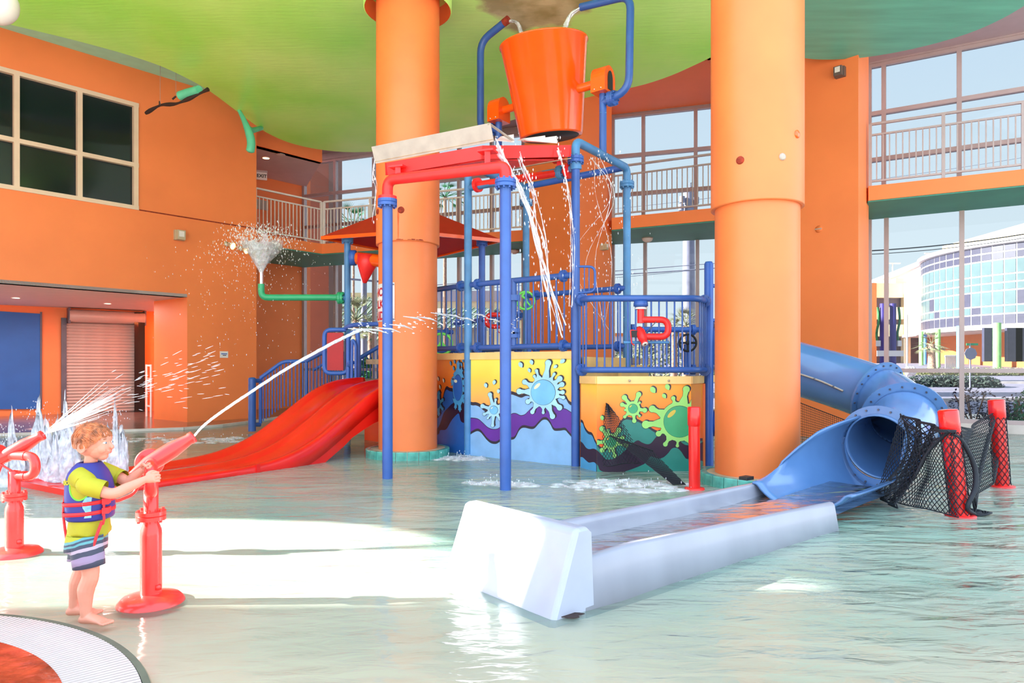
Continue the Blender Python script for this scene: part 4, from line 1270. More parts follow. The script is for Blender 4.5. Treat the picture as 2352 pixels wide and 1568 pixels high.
class Paint:
    """flat paint layers on one panel; points are given where they are seen and pushed onto the panel's plane"""
    def __init__(s, a, b, n, tf):
        s.a, s.b, s.n, s.tf = a, b, n, tf
        s.d = (b - a).normalized(); s.L = (b - a).length
    def pt(s, x, y):
        px, py = s.tf(x, y)
        t = on_line(s.a, s.b, px); t = min(max(t, 0), 1)
        q = s.a + (s.b - s.a) * t
        return q + Z(H_(py, q.y))
    def build(s, mb, name, m, parent): return mb.build(name, m, parent)
    def fill(s, mb, pts, lay):
        P = [s.pt(*p) + s.n * (.0015 + lay * .0015) for p in pts]
        # strips from contour down keep the polygon simple
        cc_ = Vector((0, 0, 0))
        for q in P: cc_ += q
        cc_ /= len(P); k = len(P)
        mb.add(P + [cc_], [(i, (i + 1) % k, k) for i in range(k)])
    def band(s, mb, contour, bottom_fn, lay, shift=0):
        c = [tuple(p) for p in catmull([Vector((x, y - shift, 0)) for x, y in contour], 4)] if len(contour) > 2 else contour
        off = s.n * (.0015 + lay * .0015)
        top = [s.pt(p[0], p[1]) + off for p in c]
        bot = [Vector((p.x, p.y, -.1)) for p in top]
        v = top + bot; k = len(top)
        mb.add(v, [(i, i + 1, k + i + 1, k + i) for i in range(k - 1)])
    def blob(s, mb, cx, cy, rx, ry, lay, rot=0, n=20, sharp=0):
        pts = []
        for k in range(n):
            a = 2 * PI * k / n
            x = math.cos(a) * rx; y = math.sin(a) * ry * (1 - sharp * .5 * (1 + math.sin(a)) * 0)
            if sharp: x *= (1 - sharp * max(0, math.sin(a)) ** 1.5)
            pts.append((cx + x * math.cos(rot) - y * math.sin(rot), cy + x * math.sin(rot) + y * math.cos(rot)))
        s.fill(mb, pts, lay)
    def arm(s, mb, x0, y0, x1, y1, w0, w1, lay):
        d = Vector((x1 - x0, y1 - y0)); L_ = d.length or 1; u = Vector((-d.y, d.x)) / L_
        st = [(0, w0), (.3, w0 * .62 + w1 * .2), (.6, w1 * .60), (.85, w1 * .72), (1, w1 * .85)]
        P = []
        for f, w in st:
            x, y = x0 + (x1 - x0) * f, y0 + (y1 - y0) * f
            for sg in (1, -1): P.append(s.pt(x + sg * u.x * w, y + sg * u.y * w) + s.n * (.0015 + lay * .0015))
        mb.add(P, [(2 * i, 2 * i + 1, 2 * i + 3, 2 * i + 2) for i in range(len(st) - 1)])
    def splat(s, parent, cx, cy, R, Rb, arms, lay, body, ball, hi, sx=1.0, shadow=(14, -10), ow=4):
        """arms: (angle degrees clockwise from right in the picture, length, end radius)"""
        for (m, ox, oy, grow, L_) in (('mw_ink', shadow[0], shadow[1], ow * .6, lay), ('mw_ink', 0, 0, ow, lay + .3), (body, 0, 0, 0, lay + .8)):
            mb = MB()
            s.blob(mb, cx + ox, cy + oy, (R + grow) * sx, R + grow, L_, n=32); L0_ = L_
            for ai, (a, l, r) in enumerate(arms):
                L_ = L0_ + .012 * (ai + 1)
                a = math.radians(a)
                ex, ey = cx + math.cos(a) * l * sx, cy + math.sin(a) * l
                s.arm(mb, cx + math.cos(a) * R * .8 * sx + ox, cy + math.sin(a) * R * .8 + oy, ex + ox, ey + oy, (R * .27 + grow), r + grow, L_)
                s.blob(mb, ex + ox, ey + oy, (r + grow) * sx, r + grow, L_ + .2, n=16)
            mb.build('splat' if m == body else ('splat_shadow' if ox else 'splat_outline'), m, parent)
        mb = MB(); s.blob(mb, cx, cy, (Rb + ow) * sx, Rb + ow, lay + 1.2, n=36); mb.build('ball_outline', 'mw_ink', parent)
        mb = MB(); s.blob(mb, cx - 1, cy + 1, Rb * sx, Rb, lay + 1.6, n=36); mb.build('ball', ball, parent)
        mb = MB(); s.blob(mb, cx - Rb * .5 * sx, cy - Rb * .5, Rb * .34 * sx, Rb * .13, lay + 2, rot=-.75); mb.build('ball_highlight', hi, parent)
    def drop(s, parent, cx, cy, r, rot, lay, body, sx=1.0):
        mb = MB(); s.blob(mb, cx + r * .35, cy - r * .2, r * 1.0 * sx, r * 1.3, lay, rot, 16, .55); mb.build('drop_shadow', 'mw_ink', parent)
        mb = MB(); s.blob(mb, cx, cy, r * .85 * sx, r * 1.15, lay + .6, rot, 16, .55); mb.build('drop', body, parent)

# -- middle panel (blue splats)
Pm, a, b, n_ = panel((-.70, 11.84), (.93, 10.6), 1.63, 'grad_mid', 1.63, 1.745)
pt_ = Paint(a, b, n_, lambda x, y: (990 + x * .19774, 790 + y * .19774))
w1 = [(440, 700), (485, 712), (525, 712), (575, 735), (620, 775), (700, 800), (800, 720), (870, 610), (930, 585), (985, 600), (1050, 622), (1120, 600), (1250, 640), (1380, 680), (1470, 640), (1525, 600), (1570, 640), (1610, 700), (1700, 740)]
w2 = [(440, 860), (540, 870), (600, 915), (660, 970), (720, 992), (790, 980), (850, 900), (930, 820), (985, 808), (1040, 832), (1090, 822), (1130, 785), (1185, 735), (1260, 715), (1380, 720), (1460, 735), (1530, 748), (1590, 770), (1700, 850)]
w3 = [(440, 1060), (530, 1012), (575, 1022), (610, 1060), (650, 1110), (700, 1150), (760, 1158), (815, 1130), (930, 1112), (980, 1092), (1030, 1000), (1080, 970), (1160, 985), (1205, 978), (1250, 930), (1300, 882), (1350, 882), (1390, 930), (1430, 1000), (1500, 1005), (1560, 1000), (1600, 1040), (1700, 1150)]
for nm, c, sh, lay, m in (('wave_shadow', w1, 38, 0, 'mw_ink'), ('wave', w1, 0, 1, 'mw_blue'), ('wave_outline', w2, 8, 2, 'mw_ink'), ('purple_wave', w2, 0, 3, 'mw_purple'), ('wave_shadow', w3, 30, 4, 'mw_ink'), ('wave', w3, 0, 5, 'mw_blue')):
    mb = MB(); pt_.band(mb, c, None, lay, sh); mb.build(nm, m, Pm)
pt_.splat(Pm, 1308, 560, 170, 146, [(-80, 345, 38), (-108, 262, 20), (-58, 250, 18), (-38, 255, 34), (-22, 245, 30), (0, 235, 26), (14, 250, 22), (42, 265, 34), (68, 300, 32), (90, 235, 18), (120, 262, 26), (150, 215, 30), (182, 290, 34), (208, 255, 30), (240, 215, 18)], 6, 'mw_pale', 'mw_ball', 'mw_hi', .96)
pt_.splat(Pm, 735, 765, 75, 48, [(-105, 185, 26), (-80, 120, 16), (-35, 130, 20), (15, 130, 20), (55, 130, 18), (95, 180, 20), (128, 120, 14), (158, 125, 20), (198, 145, 26)], 6, 'mw_pale', 'mw_ball', 'mw_hi', .96, ow=3)
for x, y, r, ro2 in ((1046, 242, 30, -.5), (1172, 212, 26, -.3), (1146, 306, 22, -.4), (1448, 262, 22, .9), (1530, 198, 30, .8), (738, 445, 24, .2), (640, 480, 24, -.3), (787, 548, 22, .1)):
    pt_.drop(Pm, x, y, r, ro2, 6, 'mw_pale', .95)
# -- left panel
panel((-3.05, 14.4), (-2.6, 13.92), .95, 'grad_left', 0, 0)
Pl_, a, b, n_ = panel((-2.6, 13.92), (-.78, 11.93), 1.63, 'grad_left', 1.63, 1.745)
pt_ = Paint(a, b, n_, lambda x, y: (990 + x * .19774, 790 + y * .19774))
v1 = [(-700, 560), (-400, 640), (-100, 800), (60, 860), (110, 800), (150, 600), (180, 530), (215, 545), (260, 560), (320, 640), (380, 600), (440, 560)]
v2 = [(-700, 800), (-300, 900), (0, 1000), (90, 960), (150, 800), (200, 740), (250, 690), (310, 670), (400, 680), (450, 700)]
v3 = [(-700, 1000), (-300, 1100), (60, 1060), (110, 1000), (180, 990), (240, 890), (300, 820), (330, 810), (350, 890), (390, 915), (450, 900)]
for nm, c, sh, lay, m in (('wave_shadow', v1, 40, 0, 'mw_ink'), ('wave', v1, 0, 1, 'mw_deep'), ('dark_wave', v2, 0, 3, 'mw_plum'), ('wave', v3, 0, 5, 'mw_deep')):
    mb = MB(); pt_.band(mb, c, None, lay, sh); mb.build(nm, m, Pl_)
pt_.splat(Pl_, 318, 505, 175, 150, [(-88, 290, 24), (-60, 240, 26), (-20, 220, 24), (10, 230, 20), (40, 250, 22), (75, 270, 24), (110, 250, 20), (200, 220, 26), (235, 200, 20)], 6, 'mw_cyan', 'mw_deep', 'mw_hi', .34)
pt_.splat(Pl_, 85, 690, 70, 50, [(-80, 130, 22), (-20, 120, 22), (30, 130, 20), (80, 130, 20), (150, 120, 18)], 6, 'mw_cyan', 'mw_deep', 'mw_hi', .5)
for x, y in ((232, 225), (278, 205), (268, 285), (88, 405), (150, 425), (108, 498), (375, 190), (358, 238)):
    pt_.drop(Pl_, x, y, 22, -.2, 6, 'mw_cyan' if x > 200 else 'mw_hi', .5)
pt_.tf = lambda x, y: (x, y)
pt_.splat(Pl_, 850, 992, 14, 9, [(-60, 28, 4), (-10, 26, 4), (40, 28, 4), (90, 26, 4), (140, 26, 4), (200, 26, 4), (250, 26, 4)], 6, 'mw_cyan', 'mw_deep', 'mw_hi', .7, (1.5, -1), .6)
# -- right panels (green splats): narrow left bevel, wide front, right bevel
tfr = lambda x, y: (1310 + x * .1913, 840 + y * .1913)
def rpanel(a, b, m, dark=False):
    P, a, b, n_ = panel(a, b, 1.26, m, 1.26, 1.37)
    pt_ = Paint(a, b, n_, tfr)
    g1 = [(60, 660), (115, 672), (150, 690), (175, 760), (215, 815), (255, 830), (280, 870), (300, 920), (360, 1000), (440, 1010), (520, 860), (600, 700), (660, 645), (730, 650), (800, 665), (900, 720), (1000, 790), (1100, 830), (1300, 900), (1560, 900), (1700, 900)]
    g2 = [(60, 900), (110, 905), (150, 930), (190, 985), (230, 1005), (290, 1000), (345, 1040), (400, 1100), (450, 1130), (560, 1100), (700, 980), (800, 900), (860, 925), (920, 945), (970, 930), (1040, 850), (1110, 835), (1200, 870), (1300, 900), (1420, 960), (1700, 900)]
    g3 = [(60, 1110), (110, 1100), (150, 1095), (190, 1130), (230, 1160), (290, 1155), (330, 1195), (370, 1260), (560, 1290), (880, 1180), (950, 1090), (1040, 1110), (1110, 1100), (1170, 1050), (1220, 990), (1280, 985), (1330, 1030), (1370, 1090), (1420, 1120), (1700, 1150)]
    blu = b.x < 1.5
    for nm, c, sh, lay, m_ in (('wave_shadow', g1, 32, 0, 'mw_ink'), ('wave', g1, 0, 1, 'mw_cyan' if blu else 'mw_teal'), ('wave_outline', g2, 6, 2, 'mw_ink'), ('dark_wave', g2, 0, 3, 'mw_plum'), ('wave', g3, 0, 5, 'mw_cyan' if blu else 'mw_teal')):
        mb = MB(); pt_.band(mb, c, None, lay, sh); mb.build(nm, m_, P)
    return P, pt_
F0, F1, F2, F3 = (1.03, 10.42), (1.22, 10.02), (2.575, 10.02), (2.90, 10.6)
Pa, _p = rpanel(F0, F1, 'grad_mid')
mb = MB()
Pr_, pt_ = rpanel(F1, F2, 'grad_right')
pt_.splat(Pr_, 1308, 668, 235, 188, [(-78, 395, 42), (-105, 290, 26), (-58, 290, 20), (175, 405, 48), (205, 360, 42), (150, 290, 34), (122, 320, 28), (95, 290, 20), (65, 330, 24), (-30, 210, 24)], 6, 'mw_green', 'mw_gball', 'mw_hiy', 1.0)
pt_.splat(Pr_, 750, 512, 88, 56, [(-68, 182, 32), (-128, 168, 32), (-160, 138, 26), (-42, 105, 16), (8, 142, 30), (48, 118, 16), (84, 148, 26), (135, 140, 20), (170, 95, 14)], 6, 'mw_green', 'mw_gball', 'mw_hiy', 1.0, ow=3)
pt_.splat(Pr_, 485, 905, 92, 66, [(-125, 185, 32), (-105, 135, 18), (-55, 165, 32), (-18, 150, 22), (15, 190, 28), (75, 180, 24), (135, 150, 28), (175, 160, 30), (100, 120, 14)], 6, 'mw_green', 'mw_gball', 'mw_hiy', 1.0, ow=3)
for x, y, r, ro2 in ((990, 290, 38, -.6), (1165, 255, 34, -.4), (1125, 363, 28, -.6), (380, 625, 26, -.2), (280, 560, 24, -.2)):
    pt_.drop(Pr_, x, y, r, ro2, 6, 'mw_green')
Pz, _p = rpanel(F2, F3, 'grad_right')
for x in (1446, 1536):
    mb = MB(); q = W(x, 874, 9.98); mb.lathe([(0, .01), (.018, .01), (.018, 0)], q, (0, -1, 0), 10); mb.build('screw', 'ledge', pf)
# side wall away to the right, yellow ledge piece by the thick column
mb = MB(); mb.bar((2.92, 10.6, .6), (3.5, 12.4, .6), .04, 1.3); mb.build('side_panel', 'orange', pf)
mb = MB(); mb.bar((2.98, 10.75, 1.3), (3.6, 12.5, 1.3), .08, .12); mb.build('rim_board', 'cream_rim', pf)
mb = MB(); mb.tube([(3.12, 10.9, .62), (3.3, 10.8, .62)], .2, 20); mb.build('porthole_tube', 'blue_dark', pf)
mb = MB(); mb.tube([(3.30, 10.8, .62), (3.36, 10.76, .62)], .19, 20); mb.build('porthole_ring', 'red_tray', pf)
mb = MB(); mb.tube([(3.36, 10.76, .62), (3.41, 10.73, .62)], .17, 20); mb.build('porthole_cap', 'white', pf)
# right hand blue post of the lower deck
PR = Vector((X_(1628, 10.67), 10.67, 0))
mb = MB(); mb.lathe([(.0, 3.12), (.05, 3.115), (.068, 3.08), (.068, -.14)], PR, seg=20); mb.build('corner_post', 'blue_dark', pf)
for a, b, z in ((PR, (4.4, 11.4, 0), 2.75), (PR, (4.4, 11.4, 0), 2.22)):
    a2 = Vector(a) + Z(z); b2 = Vector(b) + Z(z)
    pipe('side_rail', [a2, b2], .03, 'blue_dark', pf, seg=10)

def guard(name, poly, z0, z1, label, spacing, r=.048, br=.013, m='blue', flg=True, bend=0, ends=(.12, .12), parent=None, stem=0, bary=None):
    """blue pipe guard rail: top pipe, bottom pipe, bars"""
    t = thing(name, label, 'railing', (poly[0][0], poly[0][1], 1.5))
    P = [Vector((x, y, 0)) for x, y in poly]
    zz0 = z0 if isinstance(z0, (list, tuple)) else [z0] * len(P)
    zz1 = z1 if isinstance(z1, (list, tuple)) else [z1] * len(P)
    pipe('top_pipe', [p + Z(z) for p, z in zip(P, zz1)], r, m, t, rad=.15, seg=14)
    pipe('bottom_pipe', [p + Z(z) for p, z in zip(P, zz0)], r * .92, m, t, rad=.15, seg=14)
    if flg:
        for (i, j) in ((0, 1), (-1, -2)):
            d = (P[j] - P[i]).normalized()
            for zs_ in (zz0, zz1):
                mb = MB(); flange(mb, P[i] + d * (.16) + Z(zs_[i] + (zs_[j] - zs_[i]) * .16 / (P[j] - P[i]).length), d, r * 1.9, .03, 6); mb.build('flange', m, t)
    bme = None
    mb = MB(); hgt = zz1[0] - zz0[0]; mb.tube([(0, 0, 0), (0, 0, hgt)], br, 8); bme = mb.mesh('bar', m)
    for i in range(len(P) - 1):
        L_ = (P[i + 1] - P[i]).length; n = max(2, round(L_ / spacing))
        for k in range(1, n):
            f = k / n; q = P[i] + (P[i + 1] - P[i]) * f
            inst('bar', bme, t, q + Z(zz0[i] + (zz0[i + 1] - zz0[i]) * f))
    return t
gm = guard('guard_railing', [(PA.x + .05, PA.y - .02), (PB.x - .05, PB.y + .02)], 1.83, 2.90, 'blue pipe guard rail above the blue splat mural panel', .15)
# clamp post in the middle of it
q = PA + (PB - PA) * .455
mb = MB(); mb.tube([q + Z(1.85), q + Z(2.92)], .05, 14); mb.build('centre_post', 'blue', gm)
for z in (2.62, 2.02, 2.08):
    mb = MB(); mb.lathe([(0, -.045), (.105, -.045), (.105, .045), (0, .045)], q + Z(z), (0, 0, 1), 20, smooth=False); mb.build('clamp', 'blue', gm)
guard('guard_railing', [(PA.x - .02, PA.y + .02), (-1.75, 13.0), (-2.6, 13.95)], [1.83, 1.83, 1.83], [2.90, 2.9, 2.9], 'blue pipe guard rail above the dark left mural, half behind the column', .15)
gr = guard('guard_railing', [(PB.x + .02, PB.y - .05), (1.12, 10.12), (2.70, 10.12), (PR.x - .03, PR.y - .02)], 1.46, 2.50, 'blue pipe guard rail of the lower deck with the hanging red sprayer', .115)
mb = MB(); mb.tube([(1.62, 10.12, 1.86), (2.28, 10.12, 1.86)], .02, 8); mb.build('cross_bar', 'blue_rear', gr)
mb = MB(); mb.tube([(1.95, 10.12, 1.46), (1.95, 10.12, 1.86)], .016, 8); mb.build('bar', 'blue', gr)
guard('guard_railing', [(PC.x - .02, PC.y - .02), (.33, 13.25)], 1.86, 2.86, 'rear blue guard rail behind the tower against the centre pier', .16, m='blue_dark')
g_far = guard('guard_railing', [(.2, 13.4), (-1.3, 15.9)], 1.86, 2.5, 'far blue guard rail with a green wheel behind the middle posts', .16, m='blue_dark')
guard('guard_railing', [(-1.35, 15.9), (-2.9, 15.2)], 1.86, 2.3, 'farthest low blue guard rail showing right of the left column', .12, m='blue_dark')
g_low = guard('guard_railing', [(1.95, 12.15), (3.35, 12.3)], 1.46, 2.16, 'low rear blue guard rail with black wheel behind the lower deck', .14, m='blue_dark')
guard('guard_railing', [(3.25, 10.9), (3.45, 12.2)], 1.5, 2.2, 'short blue guard rail squeezed beside the thick column', .16, m='blue_dark', flg=False)
# grab loop at the front leg
t_ = thing('grab_handle', 'blue loop handle with two bars on the front tower leg', 'handle', (PB.x, PB.y, 2.7))
x0 = PB.x + .03; y0 = PB.y - .04
pipe('loop', [(x0, y0, 3.02), (x0 + .26, y0, 3.02), (x0 + .26, y0, 2.64), (x0, y0, 2.62)], .02, 'blue', t_, rad=.1, seg=10)
for dx_ in (.1, .17): pipe('bar', [(x0 + dx_, y0, 3.02), (x0 + dx_, y0, 2.63)], .009, 'blue', t_, seg=8)

# wheels
def wheel(P, r, m, parent, spokes=3, wave=False, n=(0, -1, 0), label=None):
    P = Vector(P); n = Vector(n).normalized(); u = Vector((-n.y, n.x, 0)).normalized(); w = Vector((0, 0, 1))
    pth = [P + (u * math.cos(2 * PI * k / 28) + w * math.sin(2 * PI * k / 28)) * r for k in range(29)]
    mb = MB(); mb.tube(pth, r * .13, 10, cap=False); t = mb.build('steering_wheel', m, parent, label)
    if wave:
        pth = catmull([P + w * r * .95 - u * .0, P + w * r * .5 - u * r * .35, P + u * r * .1 + w * .1 * r, P - w * r * .45 - u * r * .1, P - w * r * .95 + u * r * .1], 5)
        mb = MB(); mb.tube(pth, r * .13, 8); mb.build('spoke', m, t)
        mb = MB(); mb.tube([P + u * r * .05, P - w * r * .6 + u * r * .55], r * .1, 8); mb.build('spoke', m, t)
    else:
        for k in range(spokes):
            a = PI / 2 + 2 * PI * k / spokes
            mb = MB(); mb.tube([P, P + (u * math.cos(a) + w * math.sin(a)) * r], r * .13, 8); mb.build('spoke', m, t)
        mb = MB(); mb.lathe([(0, .02), (r * .25, .02), (r * .25, -.02), (0, -.02)], P, n, 14); mb.build('hub', m, t)
    mb = MB(); mb.tube([P, P - n * .12], .02, 8); mb.build('stub', 'blue_dark', t)
wheel(W(1207, 690, 11.9), .15, 'green_lime', gm, wave=True, label='bright lime steering wheel with curved spoke')
wheel(W(1014, 790, 14.6), .22, 'green_lime', g_far, 3, label='lime wheel')
wheel(W(1580, 787, 11.6), .14, 'rubber', g_low, 4, label='black four-spoke wheel')
pipe('wheel_post', [W(1577, 860, 11.75), W(1577, 790, 11.75)], .05, 'blue_dark', g_low, seg=12)
pipe('wheel_post', [W(1215, 830, 12.2), W(1215, 690, 12.2)], .045, 'blue_dark', gm, seg=12)

# ================================================================== REAR TOWER: red canopy, cone, green pipe, play panel
Q1 = Vector((X_(798, 14.5), 14.5, 0)); Q2 = Vector((X_(1107, 14.8), 14.8, 0))
rt = thing('canopy_tower', 'blue posts under the red pitched canopy behind the left column', 'tower', tuple(Q1))
for P, m, lb in ((Q1, 'blue_rear', None), (Q2, 'blue_dark', None), (Vector((-2.2, 17.2, 0)), 'blue_dark', None)):
    mb = MB(); mb.tube([P + Z(-.14), P + Z(4.28)], .068, 16); lg = mb.build('post', m, rt)
    mb = MB(); flange(mb, P + Z(4.14), (0, 0, 1), .12, .05); mb.build('flange', m, lg)
cy_ = Vector((-2.15, 15.0, 0)); ez = 4.2; ap = 4.95
cn = [Vector((X_(738, 14.4), 14.4, ez)), Vector((X_(942, 13.5), 13.5, ez - .05)), Vector((X_(1150, 14.6), 14.6, ez - .02)), cy_ + Vector((.1, 2.1, ez))]
apx = Vector((cy_.x + .0, 14.6, ap))
for i in range(4):
    a, b = cn[i], cn[(i + 1) % 4]
    n_ = (b - a).cross(apx - a); n_ = n_ if n_.z > 0 else -n_
    mb = MB()
    mid = (a + b) / 2
    mb.plate([a, b, apx], -n_, .03); mb.build('canopy_panel', 'canopy_red', rt)
    mb = MB(); mb.bar(a + Z(-.03), b + Z(-.03), .03, .07); mb.build('canopy_edge', 'orange_gloss', rt)
# tipping cone
t_ = thing('tipping_cone', 'red upside-down cone with orange barrel on the canopy post', 'spray toy', tuple(Q1 + Z(3.8)))
c = W(838, 598, 14.3)
mb = MB(); mb.tube([Q1 + Z(3.8), W(822, 592, 14.45)], .05, 12); mb.lathe([(0, -.06), (.16, -.06), (.16, .05), (.12, .07), (0, .07)], W(812, 592, 14.45), (1, 0, 0), 20); mb.build('mount', 'blue_dark', t_)
mb = MB(); mb.tube([W(822, 593, 14.42), W(882, 600, 14.1)], .13, 20); mb.build('barrel', 'orange_gloss', t_)
mb = MB(); mb.lathe([(0.0, -.42), (.04, -.41), (.20, -.03), (.21, .16), (.17, .16)], W(843, 604, 14.3), (.12, 0, 1), 22); mb.build('cone', 'red_tray', t_)
# green spray pipe
t_ = thing('spray_pipe', 'green bent spray pipe with chrome nozzle left of the tower', 'spray pipe', tuple(Q1 + Z(2.95)))
gp = [W(786, 683, 14.5), W(606, 683, 14.5), W(600, 655, 14.5)]
gp = [W(784, 683, 14.5), W(600, 683, 14.5), W(600, 652, 14.5)]
pipe('pipe', gp, .066, 'green_pipe', t_, rad=.2)
mb = MB(); flange(mb, W(783, 684, 14.5), (1, 0, 0), .125, .05); mb.build('flange', 'green_pipe', t_)
mb = MB(); mb.tube([W(788, 684, 14.5), W(798, 684, 14.5)], .055, 12); mb.build('stub', 'blue_rear', t_)
mb = MB(); mb.tube([W(600, 656, 14.5), W(600, 626, 14.5)], .04, 16); mb.build('nozzle', 'chrome', t_)
# blue rails round the head of the slide
t_ = thing('slide_gate', 'blue pipe hoops with framed red board at the head of the red slide', 'railing', tuple(W(815, 870, 13.8)))
pipe('hoop', [W(800, 870, 13.9), W(800, 768, 13.9), W(822, 758, 13.8), W(822, 870, 13.8)], .045, 'blue_dark', t_, rad=.3)
pipe('hoop', [W(808, 868, 13.7), W(809, 778, 13.7), W(817, 790, 13.7), W(817, 868, 13.7)], .03, 'blue_dark', t_, rad=.2)
pipe('top_pipe', [W(787, 758, 14.3), W(806, 746, 14.0), W(900, 742, 13.4)], .045, 'blue_dark', t_, rad=.2)
mb = MB(); mb.tube([W(802, 838, 13.9), W(808, 832, 13.8)], .06, 10); mb.build('knuckle', 'blue_dark', t_)

# red board in a blue frame
pth = rounded([W(796, 757, 14.2), W(745, 757, 14.2), W(745, 857, 14.2), W(800, 857, 14.2), W(800, 780, 14.2)], .15)
mb = MB(); mb.tube(pth, .045, 12); mb.build('board_frame', 'blue_dark', t_)
A_ = W(752, 764, 14.2); B_ = W(789, 850, 14.2)
mb = MB(); mb.box(A_.x, 14.18, B_.z, B_.x, 14.22, A_.z); mb.build('play_board', 'canopy_red', t_, 'glossy red rectangular board')
# ---- stairs railing at the left (two flights)
def stair_rail(label, tops, base_py_fn, m, posts, n_bars, r=.045):
    t = thing('stair_railing', label, 'railing', tuple(tops[0] - Z(.9)))
    mb = MB(); mb.tube(rounded(tops, .12), r, 12); mb.build('handrail', m, t)
    # bars
    L_ = [0]
    for a, b in zip(tops[:-1], tops[1:]): L_.append(L_[-1] + (b - a).length)
    for k in range(n_bars + 1):
        s_ = L_[-1] * k / n_bars
        i = max(j for j in range(len(L_) - 1) if L_[j] <= s_ + 1e-6)
        f = (s_ - L_[i]) / (L_[i + 1] - L_[i]); q = tops[i].lerp(tops[i + 1], f)
        z0 = base_py_fn(q)
        big = k in posts
        mb = MB(); mb.tube([(q.x, q.y, z0), q], .04 if big else .014, 10 if big else 6); mb.build('post' if big else 'bar', m, t)
    return t
tops = [W(598, 868, 16.2), W(650, 830, 16.3), W(704, 829, 16.4)]
s1 = stair_rail('blue stair handrail at the left foot of the stairs', tops, lambda q: max(.03, (q.z - .95) * 1.0 - .1), 'blue_dark', (0,), 14)
mb = MB(); mb.tube([W(579, 990, 16.0), W(579, 870, 16.0)], .085, 16); mb.lathe([(.085, 0), (.07, .03), (0, .04)], W(579, 870, 16.0), (0, 0, 1), 16); mb.build('newel_post', 'blue', s1)
mb = MB(); mb.tube([W(579, 874, 16.0), W(598, 874, 16.2)], .05, 10); mb.tube([W(579, 975, 16.0), W(597, 975, 16.2)], .05, 10); mb.build('link', 'blue', s1)
tops = [W(704, 829, 16.0), W(760, 800, 15.6), W(790, 812, 15.2)]
stair_rail('blue stair handrail rising to the slide head left of the red board', tops, lambda q: .25, 'blue', (0,), 12)
tops = [W(720, 850, 17.0), W(760, 825, 17.0)]
stair_rail('rear blue stair handrail seen through the front bars', tops, lambda q: .5, 'blue_dark', (), 5, .035)
tops = [W(826, 822, 15.0), W(872, 795, 15.2), W(905, 775, 15.4)]
stair_rail('blue stair handrail between the slide head and the left column', tops, lambda q: 1.25, 'blue_dark', (0,), 10)
t_ = thing('stair_steps', 'pale stair flight behind the blue handrails and slide', 'stairs', (-5.2, 16.6, 0))
for k in range(6):
    mb = MB(); mb.prism([(-5.6 + k * .4, 16.2 - k * .12), (-5.2 + k * .4, 16.1 - k * .12), (-5.0 + k * .4, 17.0 - k * .12), (-5.4 + k * .4, 17.1 - k * .12)], -.14, .2 + k * .19); mb.build('step', 'ledge', t_)
mb = MB(); mb.prism([(-3.55, 15.6), (-3.0, 14.3), (-1.6, 15.9), (-2.2, 17.0)], 1.1, 1.24); mb.build('landing', 'ledge', t_)

# ================================================================== RED SLIDE
sl_ = thing('red_slide', 'wavy glossy red double-lane slide running down left into the water', 'slide', (-4.9, 7.95, 0))
S0 = Vector((-4.95, 7.98, 0)); SD = Vector((.542, .840, 0)); SN = Vector((-.84, .542, 0)); SWD = 1.45
hp = [(-.02, .07), (.8, .07), (1.84, .075), (2.47, .10), (2.92, .17), (3.42, .335), (3.95, .63), (4.52, .97), (4.82, 1.13), (5.29, 1.25), (5.8, 1.29), (6.3, 1.29)]
def hprof(t):
    for (a, ha), (b, hb_) in zip(hp[:-1], hp[1:]):
        if t <= b:
            f = (t - a) / (b - a); f = max(0, f)
            return ha + (hb_ - ha) * f
    return hp[-1][1]
rings = []; nt2 = 70; nu = 44
def hs_(t):
    return sum(hprof(max(0, min(6.3, t + d))) for d in (-.2, -.1, 0, .1, .2)) / 5
skirt = []
for i in range(nt2 + 1):
    t = 5.95 * i / nt2
    fade = min(1, t / .25)
    hh = hs_(t); dep = (.17 if t > 2.6 else .07 + .10 * max(0, (t - 1.2) / 1.4)) * (.5 + .5 * fade)
    row = []
    for k in range(nu + 1):
        u = k / nu
        z = hh - dep * (abs(math.sin(2 * PI * u)) ** .62) * 1.0
        if u < .03 or u > .97: z = hh
        if .47 < u < .53: z = hh - .015 * (1 if t > 1 else .5)
        row.append(S0 + SD * t + SN * (SWD * u) + Z(max(z, -.03)))
    # outer skirts: rolled rim then down
    dn = .17 if t > 2 else .1
    row = [S0 + SD * t - SN * .06 + Z(max(-.1, hh - dn - (.12 if t > 2.2 else 0))), S0 + SD * t - SN * .055 + Z(hh - .02), S0 + SD * t - SN * .03 + Z(hh + .004)] + row
    row += [S0 + SD * t + SN * (SWD + .03) + Z(hh + .004), S0 + SD * t + SN * (SWD + .055) + Z(hh - .02), S0 + SD * t + SN * (SWD + .06) + Z(hh - dn)]
    rings.append(row)
mb = MB(); mb.loft(rings, closed=False); bed = mb.build('slide_bed', 'red', sl_)
sm_ = bed.modifiers.new('th', 'SOLIDIFY'); sm_.thickness = .012; sm_.offset = -1
# end lip
mb = MB(); mb.bar(S0 - SN * .06 + Z(0.03) - SD * .0, S0 + SN * (SWD + .06) + Z(.03), .04, .08); mb.build('end_lip', 'red', sl_)
